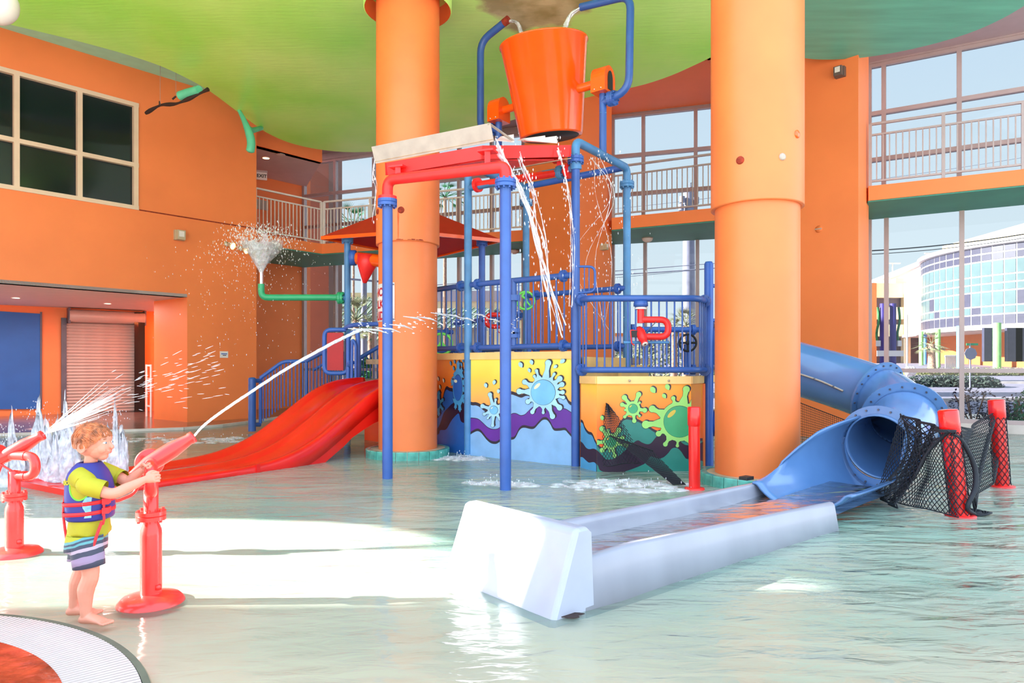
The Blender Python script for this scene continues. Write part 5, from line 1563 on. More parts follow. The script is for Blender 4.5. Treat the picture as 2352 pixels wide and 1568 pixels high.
# deep side cheek under the steep part
ck = MB(); ch = []
for i in range(22):
    t = 2.3 + 3.6 * i / 21
    hh = hs_(t); zlow = max(-.1, hh - .30 - .25 * max(0, min(1, (t - 3.4) / 1.5)))
    if t < 4.1: zlow = min(zlow, -.06) if t < 3.5 else max(-.08, -.06 + (t - 3.5) * .55)
    base = S0 + SD * t - SN * .062
    ch.append([base + Z(hh - .03), base + Z(zlow), base + Z(zlow) + SN * .03, base + Z(hh - .03) + SN * .03])
ck.loft(ch, smooth=False); ck.build('side_cheek', 'red', sl_)
mb = MB(); tt = 2.35; b0 = S0 + SD * tt - SN * .075; mb.obox(b0 + Z(.02), SD * .03, SN * .01, Z(.1)); mb.build('joint_strip', 'red', sl_)
ws2 = MB(); r2 = []
for i in range(16):
    t = .05 + 1.9 * i / 15
    r2.append([S0 + SD * t + SN * (SWD * u) + Z(.035 + .006 * math.sin(9 * t + 7 * u)) for u in (.04, .2, .35, .46)] )
# ================================================================== BLUE TUBE SLIDE, RUN-OUT TROUGH
U = Vector((.767, .641, 0)); NN = Vector((-.641, .767, 0))
TP = Vector((.42, 4.35, 0))                      # near wall's free end
tr_ = thing('runout_trough', 'pale blue run-out trough with wedge end in the foreground water', 'slide trough', tuple(TP))
def wall_loft(off, s0, s1, h0, h1, name, flip=1, steps=20):
    rings = []
    for i in range(steps + 1):
        s = s0 + (s1 - s0) * i / steps
        h = h0 + (h1 - h0) * i / steps
        if flip > 0 and i <= 3: h -= .035 * (1 - i / 3)
        c = TP + U * s + NN * off
        o = NN * flip                                   # towards the channel
        rings.append([c - o * .10 + Z(-.14), c - o * .035 + Z(h - .03), c - o * .015 + Z(h - .004), c + o * .012 + Z(h), c + o * .045 + Z(h - .012), c + o * .05 + Z(h - .05), c + o * .13 + Z(-.12)])
    mb = MB(); mb.loft(rings, closed=True); return mb.build(name, 'trough', tr_)
wall_loft(0, -.02, 3.32, .345, .25, 'side_wall')
wall_loft(1.08, .0, 4.15, .24, .24, 'side_wall', -1)
mb = MB(); mb.obox(TP + U * 1.9 + NN * .54 + Z(-.06), U * 2.0, NN * .5, Z(.02)); mb.build('channel_floor', 'trough', tr_)
# wedge end block
A0 = TP + U * -.02; A1 = TP + NN * 1.08 + U * .0
def wp(f, s, z): return TP + NN * (1.17 * f - .075) + U * s + Z(z)
vt = []
secs = []
for f in (0, .02, .98, 1.0):
    e_ = .02 if f in (0, 1.0) else 0
    lean = .0
    secs.append([wp(f, .06, -.14), wp(f, .03, .50 - e_), wp(f, .005, .515 - e_), wp(f, -.075, .515 - e_), wp(f, -.105 + e_, .49 - e_), wp(f, -.285 + e_, .0), wp(f, -.34 + e_, -.14)])
mb = MB(); mb.loft(secs, smooth=False); wd = mb.build('wedge_block', 'wedge', tr_)
bv = wd.modifiers.new('b', 'BEVEL'); bv.width = .018; bv.segments = 3; bv.limit_method = 'ANGLE'
# dark drain patch by the wedge
mb = MB(); q = G(1300, 1415, .004)
pts = [(q.x + math.cos(a) * (.095 + .025 * math.sin(5 * a)), q.y + math.sin(a) * (.05 + .012 * math.sin(4 * a)), .012) for a in [2 * PI * k / 22 for k in range(22)]]
mb.plate(pts, (0, 0, 1), .004); mb.build('drain_cover', 'wood_dark', None, 'small dark drain patch in the water beside the trough end', 'drain', loc=tuple(q))

ts = thing('tube_slide', 'big light blue enclosed tube slide with bolted flanges on the right', 'slide', (4.38, 8.36, 0))
C3 = Vector((4.40, 8.36, .54))
path_pts = [Vector((3.35, 10.95, 1.83)), Vector((3.6, 10.85, 1.74)), Vector((3.9, 10.72, 1.62)), Vector((4.75, 10.28, 1.32)), Vector((5.18, 9.75, 1.08)), Vector((5.14, 9.16, .86)), Vector((4.84, 8.74, .66)), C3]
cen = catmull(path_pts, 8)
TR_ = .40
def seg_tube(i0, i1, m='tube_blue', name='tube_section'):
    mb = MB(); mb.tube(cen[i0:i1 + 1], TR_, 40, cap=False)
    o = mb.build(name, m, ts); s_ = o.modifiers.new('t', 'SOLIDIFY'); s_.thickness = .02; s_.offset = -1
    return o
def ring_at(i, ro=TR_ + .09, name='flange_ring', tilt=None, n=20, ri=TR_ - .01):
    c = cen[i]; t = (cen[min(i + 1, len(cen) - 1)] - cen[max(i - 1, 0)]).normalized() if tilt is None else tilt.normalized()
    mb = MB(); mb.lathe([(ri, -.015), (ro, -.015), (ro, .015), (ri, .015), (ri, -.015)], c, t, 44, smooth=False); o = mb.build(name, 'tube_blue', ts)
    u = t.orthogonal().normalized(); w = t.cross(u)
    bm_ = MB()
    for k in range(n):
        a = 2 * PI * k / n
        p = c + (u * math.cos(a) + w * math.sin(a)) * (TR_ + .052)
        bm_.lathe([(0, -.03), (.013, -.03), (.013, .03), (0, .03)], p, t, 6, smooth=False)
    bm_.build('bolt', 'bolt', o)
    return o
iR0, iR1, iR2, iR3 = 15, 31, 41, len(cen) - 1
seg_tube(0, iR0); seg_tube(iR0, iR1); seg_tube(iR1, iR2); seg_tube(iR2, iR3)
ring_at(iR0); ring_at(iR1); ring_at(iR2, .51)
ring_at(iR3, .50, tilt=-U + Vector((0, 0, -.02)))
# seam strip along the straight section
mb = MB(); sp = []
for i in range(iR0, iR1 - 3):
    t = (cen[i + 1] - cen[i - 1]).normalized(); s_ = t.cross(Vector((0, 0, 1))).normalized()
    if s_.y > 0: s_ = -s_
    sp.append(cen[i] + s_ * (TR_ + .012) - Vector((0, 0, .06)))
mb.tube(sp, .014, 6); sm2 = mb.build('seam_flange', 'sheet', ts)
bb = MB()
for i in range(1, len(sp), 3): bb.obox(sp[i] + Vector((0, -.015, 0)), (.01, 0, 0), (0, .01, 0), (0, 0, .01))
bb.build('bolt', 'bolt', sm2)
# open half-tube transition between mouth and trough
rings = []
nst = 16; nk = 24
for i in range(nst + 1):
    f = i / nst
    c = Vector((C3.x, C3.y, 0)) - U * (1.9 * f)
    row = []
    sm3 = f * f * (3 - 2 * f)
    # far rim keeps high and sweeps down, near rim drops at once
    af = math.radians(62) * (1 - min(1, f * 1.25)) ** 1.1        # angle above horizontal on the far side
    an = math.radians(42) * (1 - min(1, f * 3.0))
    rad = TR_ + (.13) * sm3
    zc = .54 - .10 * sm3
    a0 = -af; a1 = PI + an
    for k in range(nk + 1):
        a = a0 + (a1 - a0) * k / nk                              # 0 = far side, pi = near side, pi/2 = bottom
        x = math.cos(a); z = -math.sin(a)
        y_ = x * rad
        zz = zc + z * (rad if z > 0 else (zc - .06) / 1.0 * 1.0)
        if z < 0: zz = zc + z * (zc - .05) * (1 - .0)
        if z <= 0:
            wall = (1 - sm3)
            zz = zc + z * (zc - .05)
        row.append(c + NN * y_ + Z(max(.02, zz if f < 1 else zz)))
    # far rim height falls to the trough's
    def lim(p, hmax): return Vector((p.x, p.y, min(p.z, hmax)))
    hf = .95 * (1 - sm3) + .26 * sm3 + .0; hn = .26 + (.56) * max(0, 1 - f * 3.2)
    row = [lim(p, hf if k < nk / 2 else hn) for k, p in enumerate(row)]
    rings.append(row)
mb = MB(); mb.loft(rings, closed=False); o = mb.build('open_mouth', 'tube_blue', ts)
s_ = o.modifiers.new('t', 'SOLIDIFY'); s_.thickness = .025; s_.offset = 1
# water inside trough
mb = MB()
v = []; f_ = []
for i in range(40):
    s = -.02 + 5.0 * i / 39
    for k in range(7):
        y_ = .05 + .98 * k / 6
        h = .075 + (.05 * max(0, (s - 3.2)) ) + .006 * noise.noise(Vector((s * 4, y_ * 5, 2)))
        v.append(TP + U * s + NN * y_ + Z(h))
for i in range(39):
    for k in range(6): f_.append((i * 7 + k, i * 7 + k + 1, (i + 1) * 7 + k + 1, (i + 1) * 7 + k))
mb.add(v, f_, True); mb.build('trough_water', 'trough_water', None, 'shallow water lying in the blue run-out trough', 'water', kind='stuff')
mb = MB(); q = G(1885, 1088, .22)
q = TP + U * 3.85 + NN * 1.2 + Z(.27)
mb.obox(q, U * .07, NN * .05, Z(.018)); mb.build('fixing_tab', 'rubber', tr_)

# ================================================================== NET POSTS AND NETS
def netpost(pb, pt, label, r=.082):
    t = thing('net_post', label, 'post', tuple(pb))
    pb = Vector(pb); pt = Vector(pt); d = (pt - pb).normalized()
    mb = MB(); mb.tube([pb - d * .14, pt - d * .2], r, 20); mb.build('shaft', 'red', t)
    mb = MB(); L_ = (pt - pb).length
    mb.lathe([(r * 1.0, -.24), (r * 1.14, -.22), (r * 1.14, -.012), (r * 1.02, 0), (0, .004)], pt, d, 24); mb.build('sleeve_cap', 'red', t)
    mb = MB(); mb.lathe([(0, .01), (r * 1.7, .01), (r * 1.75, -.03), (r * 1.75, -.1)], pb, (0, 0, 1), 24); mb.build('base', 'red_tray', t)
    return t
B1 = Vector((4.52, 7.02, 0)); T1 = Vector((X_(2177, 7.02), 7.02, 1.07))
B2 = Vector((6.18, 8.78, 0)); T2 = Vector((X_(2288, 8.78), 8.78, 1.09))
B3 = Vector((2.26, 8.62, 0)); T3 = Vector((X_(1594, 8.62), 8.62, 1.01))
netpost(B1, T1, 'red post wrapped in black net, right of the trough')
netpost(B2, T2, 'farther red net post at the right edge')
netpost(B3, T3, 'lone plain red post in front of the green splat mural', .07)
def net(name, label, quad, nu, nv, sag=None, r=.0045, diamond=True, off=None):
    """quad corners top-left, top-right, bottom-right, bottom-left; cords as thin prisms"""
    A, B, C_, D = [Vector(q) for q in quad]
    def P(u, v):
        p = (A * (1 - u) + B * u) * (1 - v) + (D * (1 - u) + C_ * u) * v
        if sag: p = p + sag(u, v)
        return p
    mb = MB()
    def cord(p, q, rr_=r):
        d = q - p
        if d.length < 1e-5: return
        s_ = d.orthogonal().normalized() * rr_; w = d.cross(s_).normalized() * rr_
        mb.add([p + s_, p - s_ * .5 + w * .87, p - s_ * .5 - w * .87, q + s_, q - s_ * .5 + w * .87, q - s_ * .5 - w * .87], [(0, 1, 4, 3), (1, 2, 5, 4), (2, 0, 3, 5)])
    if diamond:
        for j in range(nv):
            for i in range(nu):
                s0 = .5 if j % 2 else 0
                u0 = (i + s0) / nu; v0 = j / nv; v1 = (j + 1) / nv
                ul = (i + s0 - .5) / nu; ur = (i + s0 + .5) / nu
                p = P(min(u0, 1), v0)
                if ul >= -.01: cord(p, P(max(ul, 0), v1))
                if ur <= 1.01: cord(p, P(min(ur, 1), v1))
    else:
        for i in range(nu + 1):
            for j in range(nv):
                cord(P(i / nu, j / nv), P(i / nu, (j + 1) / nv))
        for j in range(nv + 1):
            for i in range(nu):
                cord(P(i / nu, j / nv), P((i + 1) / nu, j / nv))
    for i in range(nu):
        cord(P(i / nu, 0), P((i + 1) / nu, 0), r * 2.4)
        cord(P(i / nu, 1), P((i + 1) / nu, 1), r * 1.5)
    return mb.build(name, 'net', None, label, 'net', loc=tuple(D))
ringtop = W(2068, 950, 8.1)
# ring flange to first post (bunched, hangs from the flange round behind)
net('safety_net', 'black net slung from the tube mouth flange to the near red post', [ringtop, T1 + Vector((-.02, -.08, -.22)), B1 + Vector((-.12, -.1, .02)), Vector((4.05, 7.75, .06))], 24, 26,
    sag=lambda u, v: Vector((.0, -.1 * math.sin(PI * u) * (1 - v), -.17 * math.sin(PI * u) * (1 - v) ** 2)) + Vector((.10 * math.sin(9 * v + 5 * u) * u * (1 - u), .06 * math.sin(11 * u), 0)))
net('safety_net', 'dense folded black net bundle hanging below the tube mouth', [W(2075, 955, 8.05), W(2165, 985, 7.3), W(2085, 1165, 7.2), W(2010, 1135, 7.5)], 16, 26,
    sag=lambda u, v: Vector((.22 * math.sin(PI * v) * (1 - u) - .12 * v * u, .10 * math.sin(16 * u), 0)), r=.007)
net('safety_net', 'black net stretched between the two red posts at the right', [T1 + Vector((.08, .02, -.16)), T2 + Vector((-.08, .0, -.17)), B2 + Vector((-.1, 0, .18)), B1 + Vector((.12, 0, .04))], 40, 26,
    sag=lambda u, v: Vector((0, 0, -.10 * math.sin(PI * u) * (1 - v))) + Vector((.03, -.05, 0)) * math.sin(7 * u + 9 * v))
# wrap on near post and far post
def wrap(B, T, rr_, n, m_, label, f0=.02, f1=.8):
    mb = MB(); d = T - B
    def P(a, f):
        c = B + d * f; return c + Vector((math.cos(a) * rr_, math.sin(a) * rr_, 0))
    for j in range(m_):
        for i in range(n):
            s0 = .5 if j % 2 else 0
            a = 2 * PI * (i + s0) / n; f = f0 + (f1 - f0) * j / m_; f2_ = f0 + (f1 - f0) * (j + 1) / m_
            for da in (-.5, .5):
                mb.tube([P(a, f), P(a + 2 * PI * da / n, f2_)], .0045, 3, cap=False, smooth=False)
    return mb.build('net_wrap', 'net', None, label, 'net', loc=tuple(B))
wrap(B1, T1, .094, 9, 18, 'black net wrapped round the near red post')
wrap(B2, T2, .094, 9, 18, 'black net wrapped round the farther red post', .02, .8)
t_ = thing('net_rope', 'gathered black net rope tied beside the near red post', 'rope', tuple(B1))
pth = catmull([T1 + Vector((-.02, -.1, -.22)), T1 + Vector((.12, -.05, -.32)), W(2238, 1070, 7.0), W(2240, 1120, 6.95), W(2222, 1165, 6.9), B1 + Vector((.12, -.04, .03))], 6)
mb = MB(); mb.tube(pth, [.010 + .016 * math.sin(PI * i / len(pth)) ** .7 for i in range(len(pth))], 8); mb.build('strand', 'net', t_)
pth = catmull([T1 + Vector((-.05, -.1, -.2)), W(2130, 1040, 7.2), W(2100, 1095, 7.3), W(2060, 1135, 7.4)], 6)
mb = MB(); mb.tube(pth, .016, 7); mb.build('strand', 'net', t_)
mb = MB()
for k in range(2): mb.tube([T1 + Vector((-.02, 0, -.2 - k * .015)) + Vector((math.cos(a) * .1, math.sin(a) * .1, 0)) for a in [2 * PI * i / 16 for i in range(17)]], .009, 6)
mb.build('knot', 'net', t_)
mb = MB(); q = G(2242, 1178, .01)
for k in range(5): mb.tube([q + Vector((math.cos(a) * (.05 + k * .022), math.sin(a) * (.05 + k * .022) * .8, .008 + .01 * math.sin(3 * a + k))) for a in [2 * PI * i / 14 for i in range(15)]], .011, 5, cap=False)
mb.build('coil', 'net', t_)
# net on the mural wall, collapsed towards the lone post
ap_ = W(1392, 926, 9.97)
net('safety_net', 'collapsed black net hung from the green mural down to the water', [ap_, ap_ + Vector((.03, 0, -.02)), W(1470, 1062, 9.6), W(1385, 1070, 9.7)], 12, 26, sag=lambda u, v: Vector((.10 * math.sin(PI * v) * (u - .3), -.06 * math.sin(8 * u), 0)), r=.0045)
net('safety_net', 'black net lying low towards the lone red post', [W(1400, 1000, 9.75), W(1500, 1035, 9.4), W(1575, 1112, 8.75), W(1545, 1112, 8.8)], 14, 16, r=.0045)
net('safety_net', 'fine black net screen under the tube beside the right pier', [Vector((X_(1838, 12.0), 12.0, H_(925, 12.0))), Vector((X_(1950, 11.4), 11.4, H_(968, 11.4))), Vector((X_(1950, 11.4), 11.4, .0)), Vector((X_(1838, 12.0), 12.0, .0))], 24, 20, r=.0035, diamond=False)

# ================================================================== WATER CANNONS
def gun_parts(t, piv, aim, r=.05, L_=.50, m='cannon_red', back=.18):
    """nozzle barrel on its pivot; aim = unit direction"""
    a = Vector(aim).normalized()
    mb = MB(); mb.lathe([(0, -back), (.014, -back), (.028, -back * .6), (.052, -.02), (.055, .08), (.055, .20), (.05, .235), (.04, .32), (.043, .335), (.043, .37), (.02, .37), (.02, .33)], piv, a, 24)
    g = mb.build('barrel', m, t)
    mb = MB(); mb.lathe([(.02, 0), (.0205, .005), (0, .005)], Vector(piv) + a * .33, a, 16); mb.build('bore', 'rubber', g)
    return g
def cannon(loc, yaw_aim, pitch, loop_dir, label, zf=.555, sc=.8):
    t = thing('water_cannon', label, 'water cannon', tuple(loc))
    L0 = Vector(loc)
    mb = MB(); mb.lathe([(.20, -.004), (.196, .012), (.17, .038), (.10, .055), (.06, .06)], L0, seg=40); mb.build('domed_foot', 'cannon_red', t)
    mb = MB(); mb.lathe([(.064, .02), (.064, zf - .12), (.061, zf - .09), (.044, zf - .045), (.042, zf)], L0, seg=32); mb.build('lower_post', 'cannon_red', t)
    mb = MB(); mb.lathe([(.0, .09), (.018, .09), (.018, .12), (0, .12)], L0 + Vector((.062, -.03, 0)), (0, 0, 1), 12); mb.build('plug', 'cannon_red', t)
    mb = MB(); flange(mb, L0 + Z(zf), (0, 0, 1), .088, .028, 6, 48); mb.build('flange', 'cannon_red', t)
    mb = MB(); mb.lathe([(.043, zf), (.043, zf + .20), (.0, zf + .21)], L0, seg=28); mb.build('upper_post', 'cannon_red', t)
    ld = Vector(loop_dir).normalized(); zl = zf + .165; zh = zf + .325
    pth = rounded([L0 + Z(zl), L0 + ld * .20 + Z(zl), L0 + ld * .20 + Z(zh), L0 - ld * .04 + Z(zh)], .08, 8)
    mb = MB(); mb.tube(pth, .036, 24); mb.build('return_pipe', 'cannon_red', t)
    for z in (zl, zh):
        mb = MB(); mb.lathe([(.039, 0), (.039, .03)], L0 + ld * .085 + Z(z), ld, 24, cap=True); mb.build('coupling', 'cannon_red', t)
    piv = L0 - ld * .07 + Z(zh)
    a = Vector((math.cos(yaw_aim) * math.cos(pitch), math.sin(yaw_aim) * math.cos(pitch), math.sin(pitch)))
    mb = MB(); mb.lathe([(0, -.19), (.013, -.19), (.026, -.12), (.052, -.02), (.055, .08), (.054, .15), (.048, .19), (.036, .265), (.040, .275), (.040, .30), (.02, .30), (.02, .27)], piv, a, 32)
    g = mb.build('barrel', 'cannon_red', t)
    mb = MB(); mb.lathe([(.02, 0), (.0205, .005), (0, .005)], Vector(piv) + a * .27, a, 16); mb.build('bore', 'rubber', g)
    mb = MB(); mb.lathe([(0, -.012), (.085, -.012), (.09, 0), (.085, .012), (0, .012)], piv - ld * .075 - a * .01, ld, 40); mb.build('swivel_disc', 'cannon_red', t)
    e = piv - a * .15 + ld * .02
    pth = rounded([e, e - a * .12 + Z(.01), e - a * .10 - Z(.10), e + a * .04 - Z(.13), e + a * .09 - Z(.04)], .04, 4)
    mb = MB(); mb.tube(pth, .010, 10); mb.build('grip_loop', 'cannon_red', t)
    mb = MB(); mb.tube([e + a * .02, e - a * .10], [.026, .020], 14); mb.build('grip', 'cannon_red', t)
    mb = MB(); mb.tube([e + a * .05, L0 + Z(zf + .19)], .008, 8); mb.build('stay', 'cannon_red', t)
    return t, piv, a
loc1 = Vector((X_(347, 4.45), 4.45, 0)); loc2 = Vector((X_(33, 5.60), 5.60, 0))
cn1, piv1, aim1 = cannon(loc1, math.radians(38), math.radians(31), (.45, -.88, 0), 'red water cannon held by the boy, shooting a jet')
cn2, piv2, aim2 = cannon(loc2, math.radians(14), math.radians(32), (.98, -.2, 0), 'red water cannon at the left edge, spraying by itself', .465)

# hanging red sprayer on the lower guard rail
def hang_sprayer(P, s_, label, flip=1):
    t = thing('hanging_sprayer', label, 'sprayer', tuple(P)); P = Vector(P)
    mb = MB(); mb.lathe([(0, .02), (.095 * s_, .02), (.105 * s_, -.02), (.105 * s_, -.055), (.06 * s_, -.07)], P, (0, 0, 1), 24); mb.build('ceiling_flange', 'blue', t)
    mb = MB(); mb.lathe([(.075 * s_, -.07), (.085 * s_, -.08), (.085 * s_, -.1)], P, (0, 0, 1), 20); mb.build('collar', 'white', t)
    mb = MB(); mb.tube(rounded([P + Z(-.08 * s_), P + Z(-.30 * s_)], .05), .05 * s_, 18)
    mb.tube(rounded([P + Z(-.25 * s_), P + Vector((flip * .40 * s_, 0, -.25 * s_)), P + Vector((flip * .40 * s_, 0, -.50 * s_)), P + Vector((flip * .06 * s_, -.02, -.50 * s_))], .125 * s_, 8), .048 * s_, 18); mb.build('return_pipe', 'red_tray', t)
    d = Vector((.15, -.6, -.7)).normalized()
    q = P + Vector((flip * .0, -.03, -.46 * s_))
    mb = MB(); mb.lathe([(0, -.14), (.04, -.12), (.07, -.04), (.065, .10), (.04, .16), (.048, .17), (.048, .2), (0, .2)], q, d, 20); b_ = mb.build('barrel', 'red_tray', t)
    mb = MB(); mb.lathe([(.0, .205), (.044, .203), (.044, .17)], q, d, 20); mb.build('nozzle_face', 'white', b_)
    mb = MB(); mb.lathe([(.0, .208), (.014, .207)], q, d, 12); mb.build('bore', 'rubber', b_)
    mb = MB(); mb.tube(rounded([q + Vector((-.04, 0, .04)), q + Vector((-.16, -.02, .06)), q + Vector((-.14, -.02, -.14)), q + Vector((-.1, 0, -.16))], .03), .009, 6); mb.build('grip_loop', 'red_tray', t)
    mb = MB(); mb.tube([q + Vector((.05, 0, 0)), q + Vector((.22, 0, .18))], .007, 5); mb.build('stay', 'bolt', t)
    mb = MB(); mb.obox(q + Vector((-.1, -.02, .0)), (.06, 0, 0), (0, .004, 0), (0, 0, .05)); mb.build('name_plate', 'rubber', t)
hang_sprayer((1.87, 10.12, 2.44), 1.0, 'red hooked sprayer hanging from the lower guard rail')
hang_sprayer((-.12, 13.2, 2.72), .9, 'farther red sprayer seen behind the middle posts', -1)

# ================================================================== FOREGROUND GRATING AND PAVING
GC = Vector((-3.4, 2.1, 0))
M['edge_green'] = mat('grey_green_edging', rgb(96, 100, 84), 0.6, var=.1, vscale=8)
def arc(r, z, a0=-20, a1=140, n=60):
    return [(GC.x + math.cos(math.radians(a0 + (a1 - a0) * k / n)) * r, GC.y + math.sin(math.radians(a0 + (a1 - a0) * k / n)) * r, z) for k in range(n + 1)]
gt = thing('gutter_grating', 'curved white slatted gutter grating at the bottom left corner', 'grating', tuple(GC))
mb = MB(); mb.loft([[p[0:3] for p in r_] for r_ in (arc(1.73, .02), arc(2.03, .02))], closed=False); mb.build('gutter_bed', 'pole_grey', gt)
mb = MB()
ra, rb = 1.73, 2.025; hw = .011
mb.obox(((ra + rb) / 2, 0, .035), ((rb - ra) / 2, 0, 0), (0, hw, 0), (0, 0, .009)); sme = mb.mesh('slat', 'slat')
k = 0; da = math.degrees(.030 / 1.88)
a = 18.0
while a < 112:
    inst('slat', sme, gt, GC, math.radians(a)); a += da
gt_k = thing('gutter_edge', 'grey green rounded edge curb outside the curved grating', 'curb', tuple(GC))
for r0_, r1_, z, m, nm in ((2.03, 2.062, .04, 'edge_green', 'edge_band'), (2.062, 2.07, .03, 'ledge', 'joint_line')):
    A_ = arc(r0_, z); B_ = arc(r1_, z); A2 = arc(r0_, -.1); B2_ = arc(r1_, -.1)
    mb = MB(); mb.loft([[A2[i], A_[i], B_[i], B2_[i]] for i in range(len(A_))], closed=False, smooth=False); mb.build(nm, m, gt_k)
mb = MB(); P0 = [(p[0], p[1]) for p in arc(1.73, 0)]
mb.prism(P0 + [(-8, 5.0), (-8, -1), (0, -1)], -.1, .046)
mb = MB(); mb.prism(P0, -.1, .046); mb.build('floor_paving', 'pebble', kind='structure')
mb = MB(); mb.prism([(GC.x + math.cos(math.radians(a)) * 2.12, GC.y + math.sin(math.radians(a)) * 2.12) for a in range(70, 150, 4)][::-1] + [], -.1, .0)
# ================================================================== THE BOY
M['skin'] = mat('skin', rgb(216, 142, 118), 0.5, var=0.04, vscale=8)
M['skin'].node_tree.nodes['Principled BSDF'].inputs['Subsurface Weight'].default_value = 0.12
M['skin'].node_tree.nodes['Principled BSDF'].inputs['Subsurface Radius'].default_value = (.02, .008, .004)
M['hair'] = mat('ginger_hair', rgb(176, 98, 56), 0.55, var=0.3, vscale=40, bump=.4, bscale=120, stretch=(1, 1, .25))
M['shirt'] = mat('yellow_swim_shirt', rgb(168, 160, 24), 0.7, var=0.05, vscale=8, bump=.15, bscale=25)
M['vest'] = mat('blue_neoprene_vest', rgb(44, 48, 132), 0.6, var=0.05, vscale=6)
M['vest_pale'] = mat('pale_blue_leaf_print', rgb(130, 190, 226), 0.6, var=0.2, vscale=30)
M['strap'] = mat('red_webbing', rgb(232, 40, 48), 0.6, var=0.03)
M['piping'] = mat('lime_piping', rgb(110, 210, 60), 0.6, var=0)
M['lips'] = mat('lip_skin', rgb(216, 120, 108), 0.5, var=0)
def shorts_mat():
    m = bpy.data.materials.new('striped_board_shorts'); m.use_nodes = True
    nt = m.node_tree; L = nt.links.new; b = nt.nodes['Principled BSDF']; b.inputs['Roughness'].default_value = .7
    g = nt.nodes.new('ShaderNodeNewGeometry'); s = nt.nodes.new('ShaderNodeSeparateXYZ'); L(g.outputs['Position'], s.inputs[0])
    n = nt.nodes.new('ShaderNodeTexNoise'); n.inputs['Scale'].default_value = 9; L(g.outputs['Position'], n.inputs['Vector'])
    a = nt.nodes.new('ShaderNodeMath'); a.operation = 'MULTIPLY_ADD'; a.inputs[1].default_value = -.28; L(s.outputs['X'], a.inputs[0]); L(s.outputs['Z'], a.inputs[2])
    a2 = nt.nodes.new('ShaderNodeMath'); a2.operation = 'MULTIPLY_ADD'; a2.inputs[1].default_value = .03; L(n.outputs['Fac'], a2.inputs[0]); L(a.outputs[0], a2.inputs[2])
    mr = nt.nodes.new('ShaderNodeMapRange'); mr.inputs['From Min'].default_value = 1.035; mr.inputs['From Max'].default_value = 1.285; L(a2.outputs[0], mr.inputs[0])
    r = nt.nodes.new('ShaderNodeValToRGB'); r.color_ramp.interpolation = 'CONSTANT'
    st = [(0, rgb(70, 72, 92)), (.12, rgb(150, 130, 160)), (.30, rgb(62, 66, 84)), (.42, rgb(176, 160, 176)), (.50, rgb(60, 66, 86)), (.58, rgb(90, 150, 156)), (.63, rgb(60, 70, 90)), (.68, rgb(90, 150, 156)), (.74, rgb(168, 164, 30))]
    while len(r.color_ramp.elements) < len(st): r.color_ramp.elements.new(.5)
    for e, (p, c) in zip(r.color_ramp.elements, st): e.position = p; e.color = c
    L(mr.outputs[0], r.inputs[0]); L(r.outputs[0], b.inputs['Base Color'])
    return m
M['shorts'] = shorts_mat()

KO = Vector((-2.51, 4.14, 0))
def K(x, y, z): return KO + Vector((x, y, z))
kid = thing('person', 'small boy in blue life vest and yellow shirt aiming the red cannon', 'person', tuple(KO))
body = MB()
def ering(c, rx, ry, ax=Vector((0, 0, 1)), fw=Vector((1, 0, 0)), n=16):
    ax = Vector(ax).normalized(); sd = ax.cross(fw).normalized(); f2_ = sd.cross(ax)
    return [Vector(c) + f2_ * math.cos(2 * PI * k / n) * rx + sd * math.sin(2 * PI * k / n) * ry for k in range(n)]
def torso_loft(mb, rows, n=20):
    mb.loft([ering(K(x, y, z), rx, ry, n=n) for (x, y, z, rx, ry) in rows])
def limb(mb, pts, rs_, n=14):
    mb.tube(catmull(pts, 5), [rs_[min(i // 5, len(rs_) - 1)] + (rs_[min(i // 5 + 1, len(rs_) - 1)] - rs_[min(i // 5, len(rs_) - 1)]) * ((i % 5) / 5) for i in range((len(pts) - 1) * 5 + 1)], n)
    mb.ell(pts[0], rs_[0], rs_[0], rs_[0]); mb.ell(pts[-1], rs_[-1], rs_[-1], rs_[-1])
torso_loft(body, [(0, 0, .49, .06, .08), (0, 0, .55, .072, .09), (0, 0, .64, .074, .088), (0, 0, .74, .078, .096), (.0, 0, .82, .085, .108), (0, 0, .875, .065, .1), (.0, 0, .905, .045, .06), (.005, 0, .93, .036, .036), (.012, 0, .98, .036, .036)])
# legs: right (camera side) and left
limb(body, [K(.005, -.045, .52), K(.025, -.056, .40), K(.045, -.065, .285), K(.02, -.068, .20), K(.02, -.07, .11), K(.02, -.07, .055)], [.058, .056, .046, .047, .033, .03])
limb(body, [K(-.02, .045, .52), K(-.055, .058, .40), K(-.085, .07, .285), K(-.115, .07, .20), K(-.13, .07, .11), K(-.135, .07, .055)], [.058, .056, .046, .047, .033, .03])
body.ell(K(.062, -.066, .29), .022, .03, .032); body.ell(K(-.068, .07, .29), .022, .03, .032)
def foot(cx, cy, yaw=0.0):
    R_ = Matrix.Rotation(yaw, 3, 'Z')
    q = lambda x, y, z: K(cx, cy, 0) + R_ @ Vector((x, y, z))
    body.loft([ering(q(-.045, 0, .025), .018, .022, R_ @ Vector((1, 0, 0)), Vector((0, 0, 1))), ering(q(-.03, 0, .032), .03, .03, R_ @ Vector((1, 0, 0)), Vector((0, 0, 1))), ering(q(.01, 0, .036), .034, .032, R_ @ Vector((1, 0, 0)), Vector((0, 0, 1))), ering(q(.06, 0, .027), .024, .036, R_ @ Vector((1, 0, 0)), Vector((0, 0, 1))), ering(q(.10, 0, .018), .015, .038, R_ @ Vector((1, 0, 0)), Vector((0, 0, 1)))])
    for k, (yy, l, r) in enumerate(((.027, .036, .0115), (.010, .032, .0088), (-.004, .028, .008), (-.017, .023, .0075), (-.028, .018, .007))):
        body.tube([q(.095, yy, .014), q(.10 + l, yy, .011)], r, 10); body.ell(q(.10 + l, yy, .011), r, r, r)
foot(.03, -.07, -.12); foot(-.13, .07, .15)
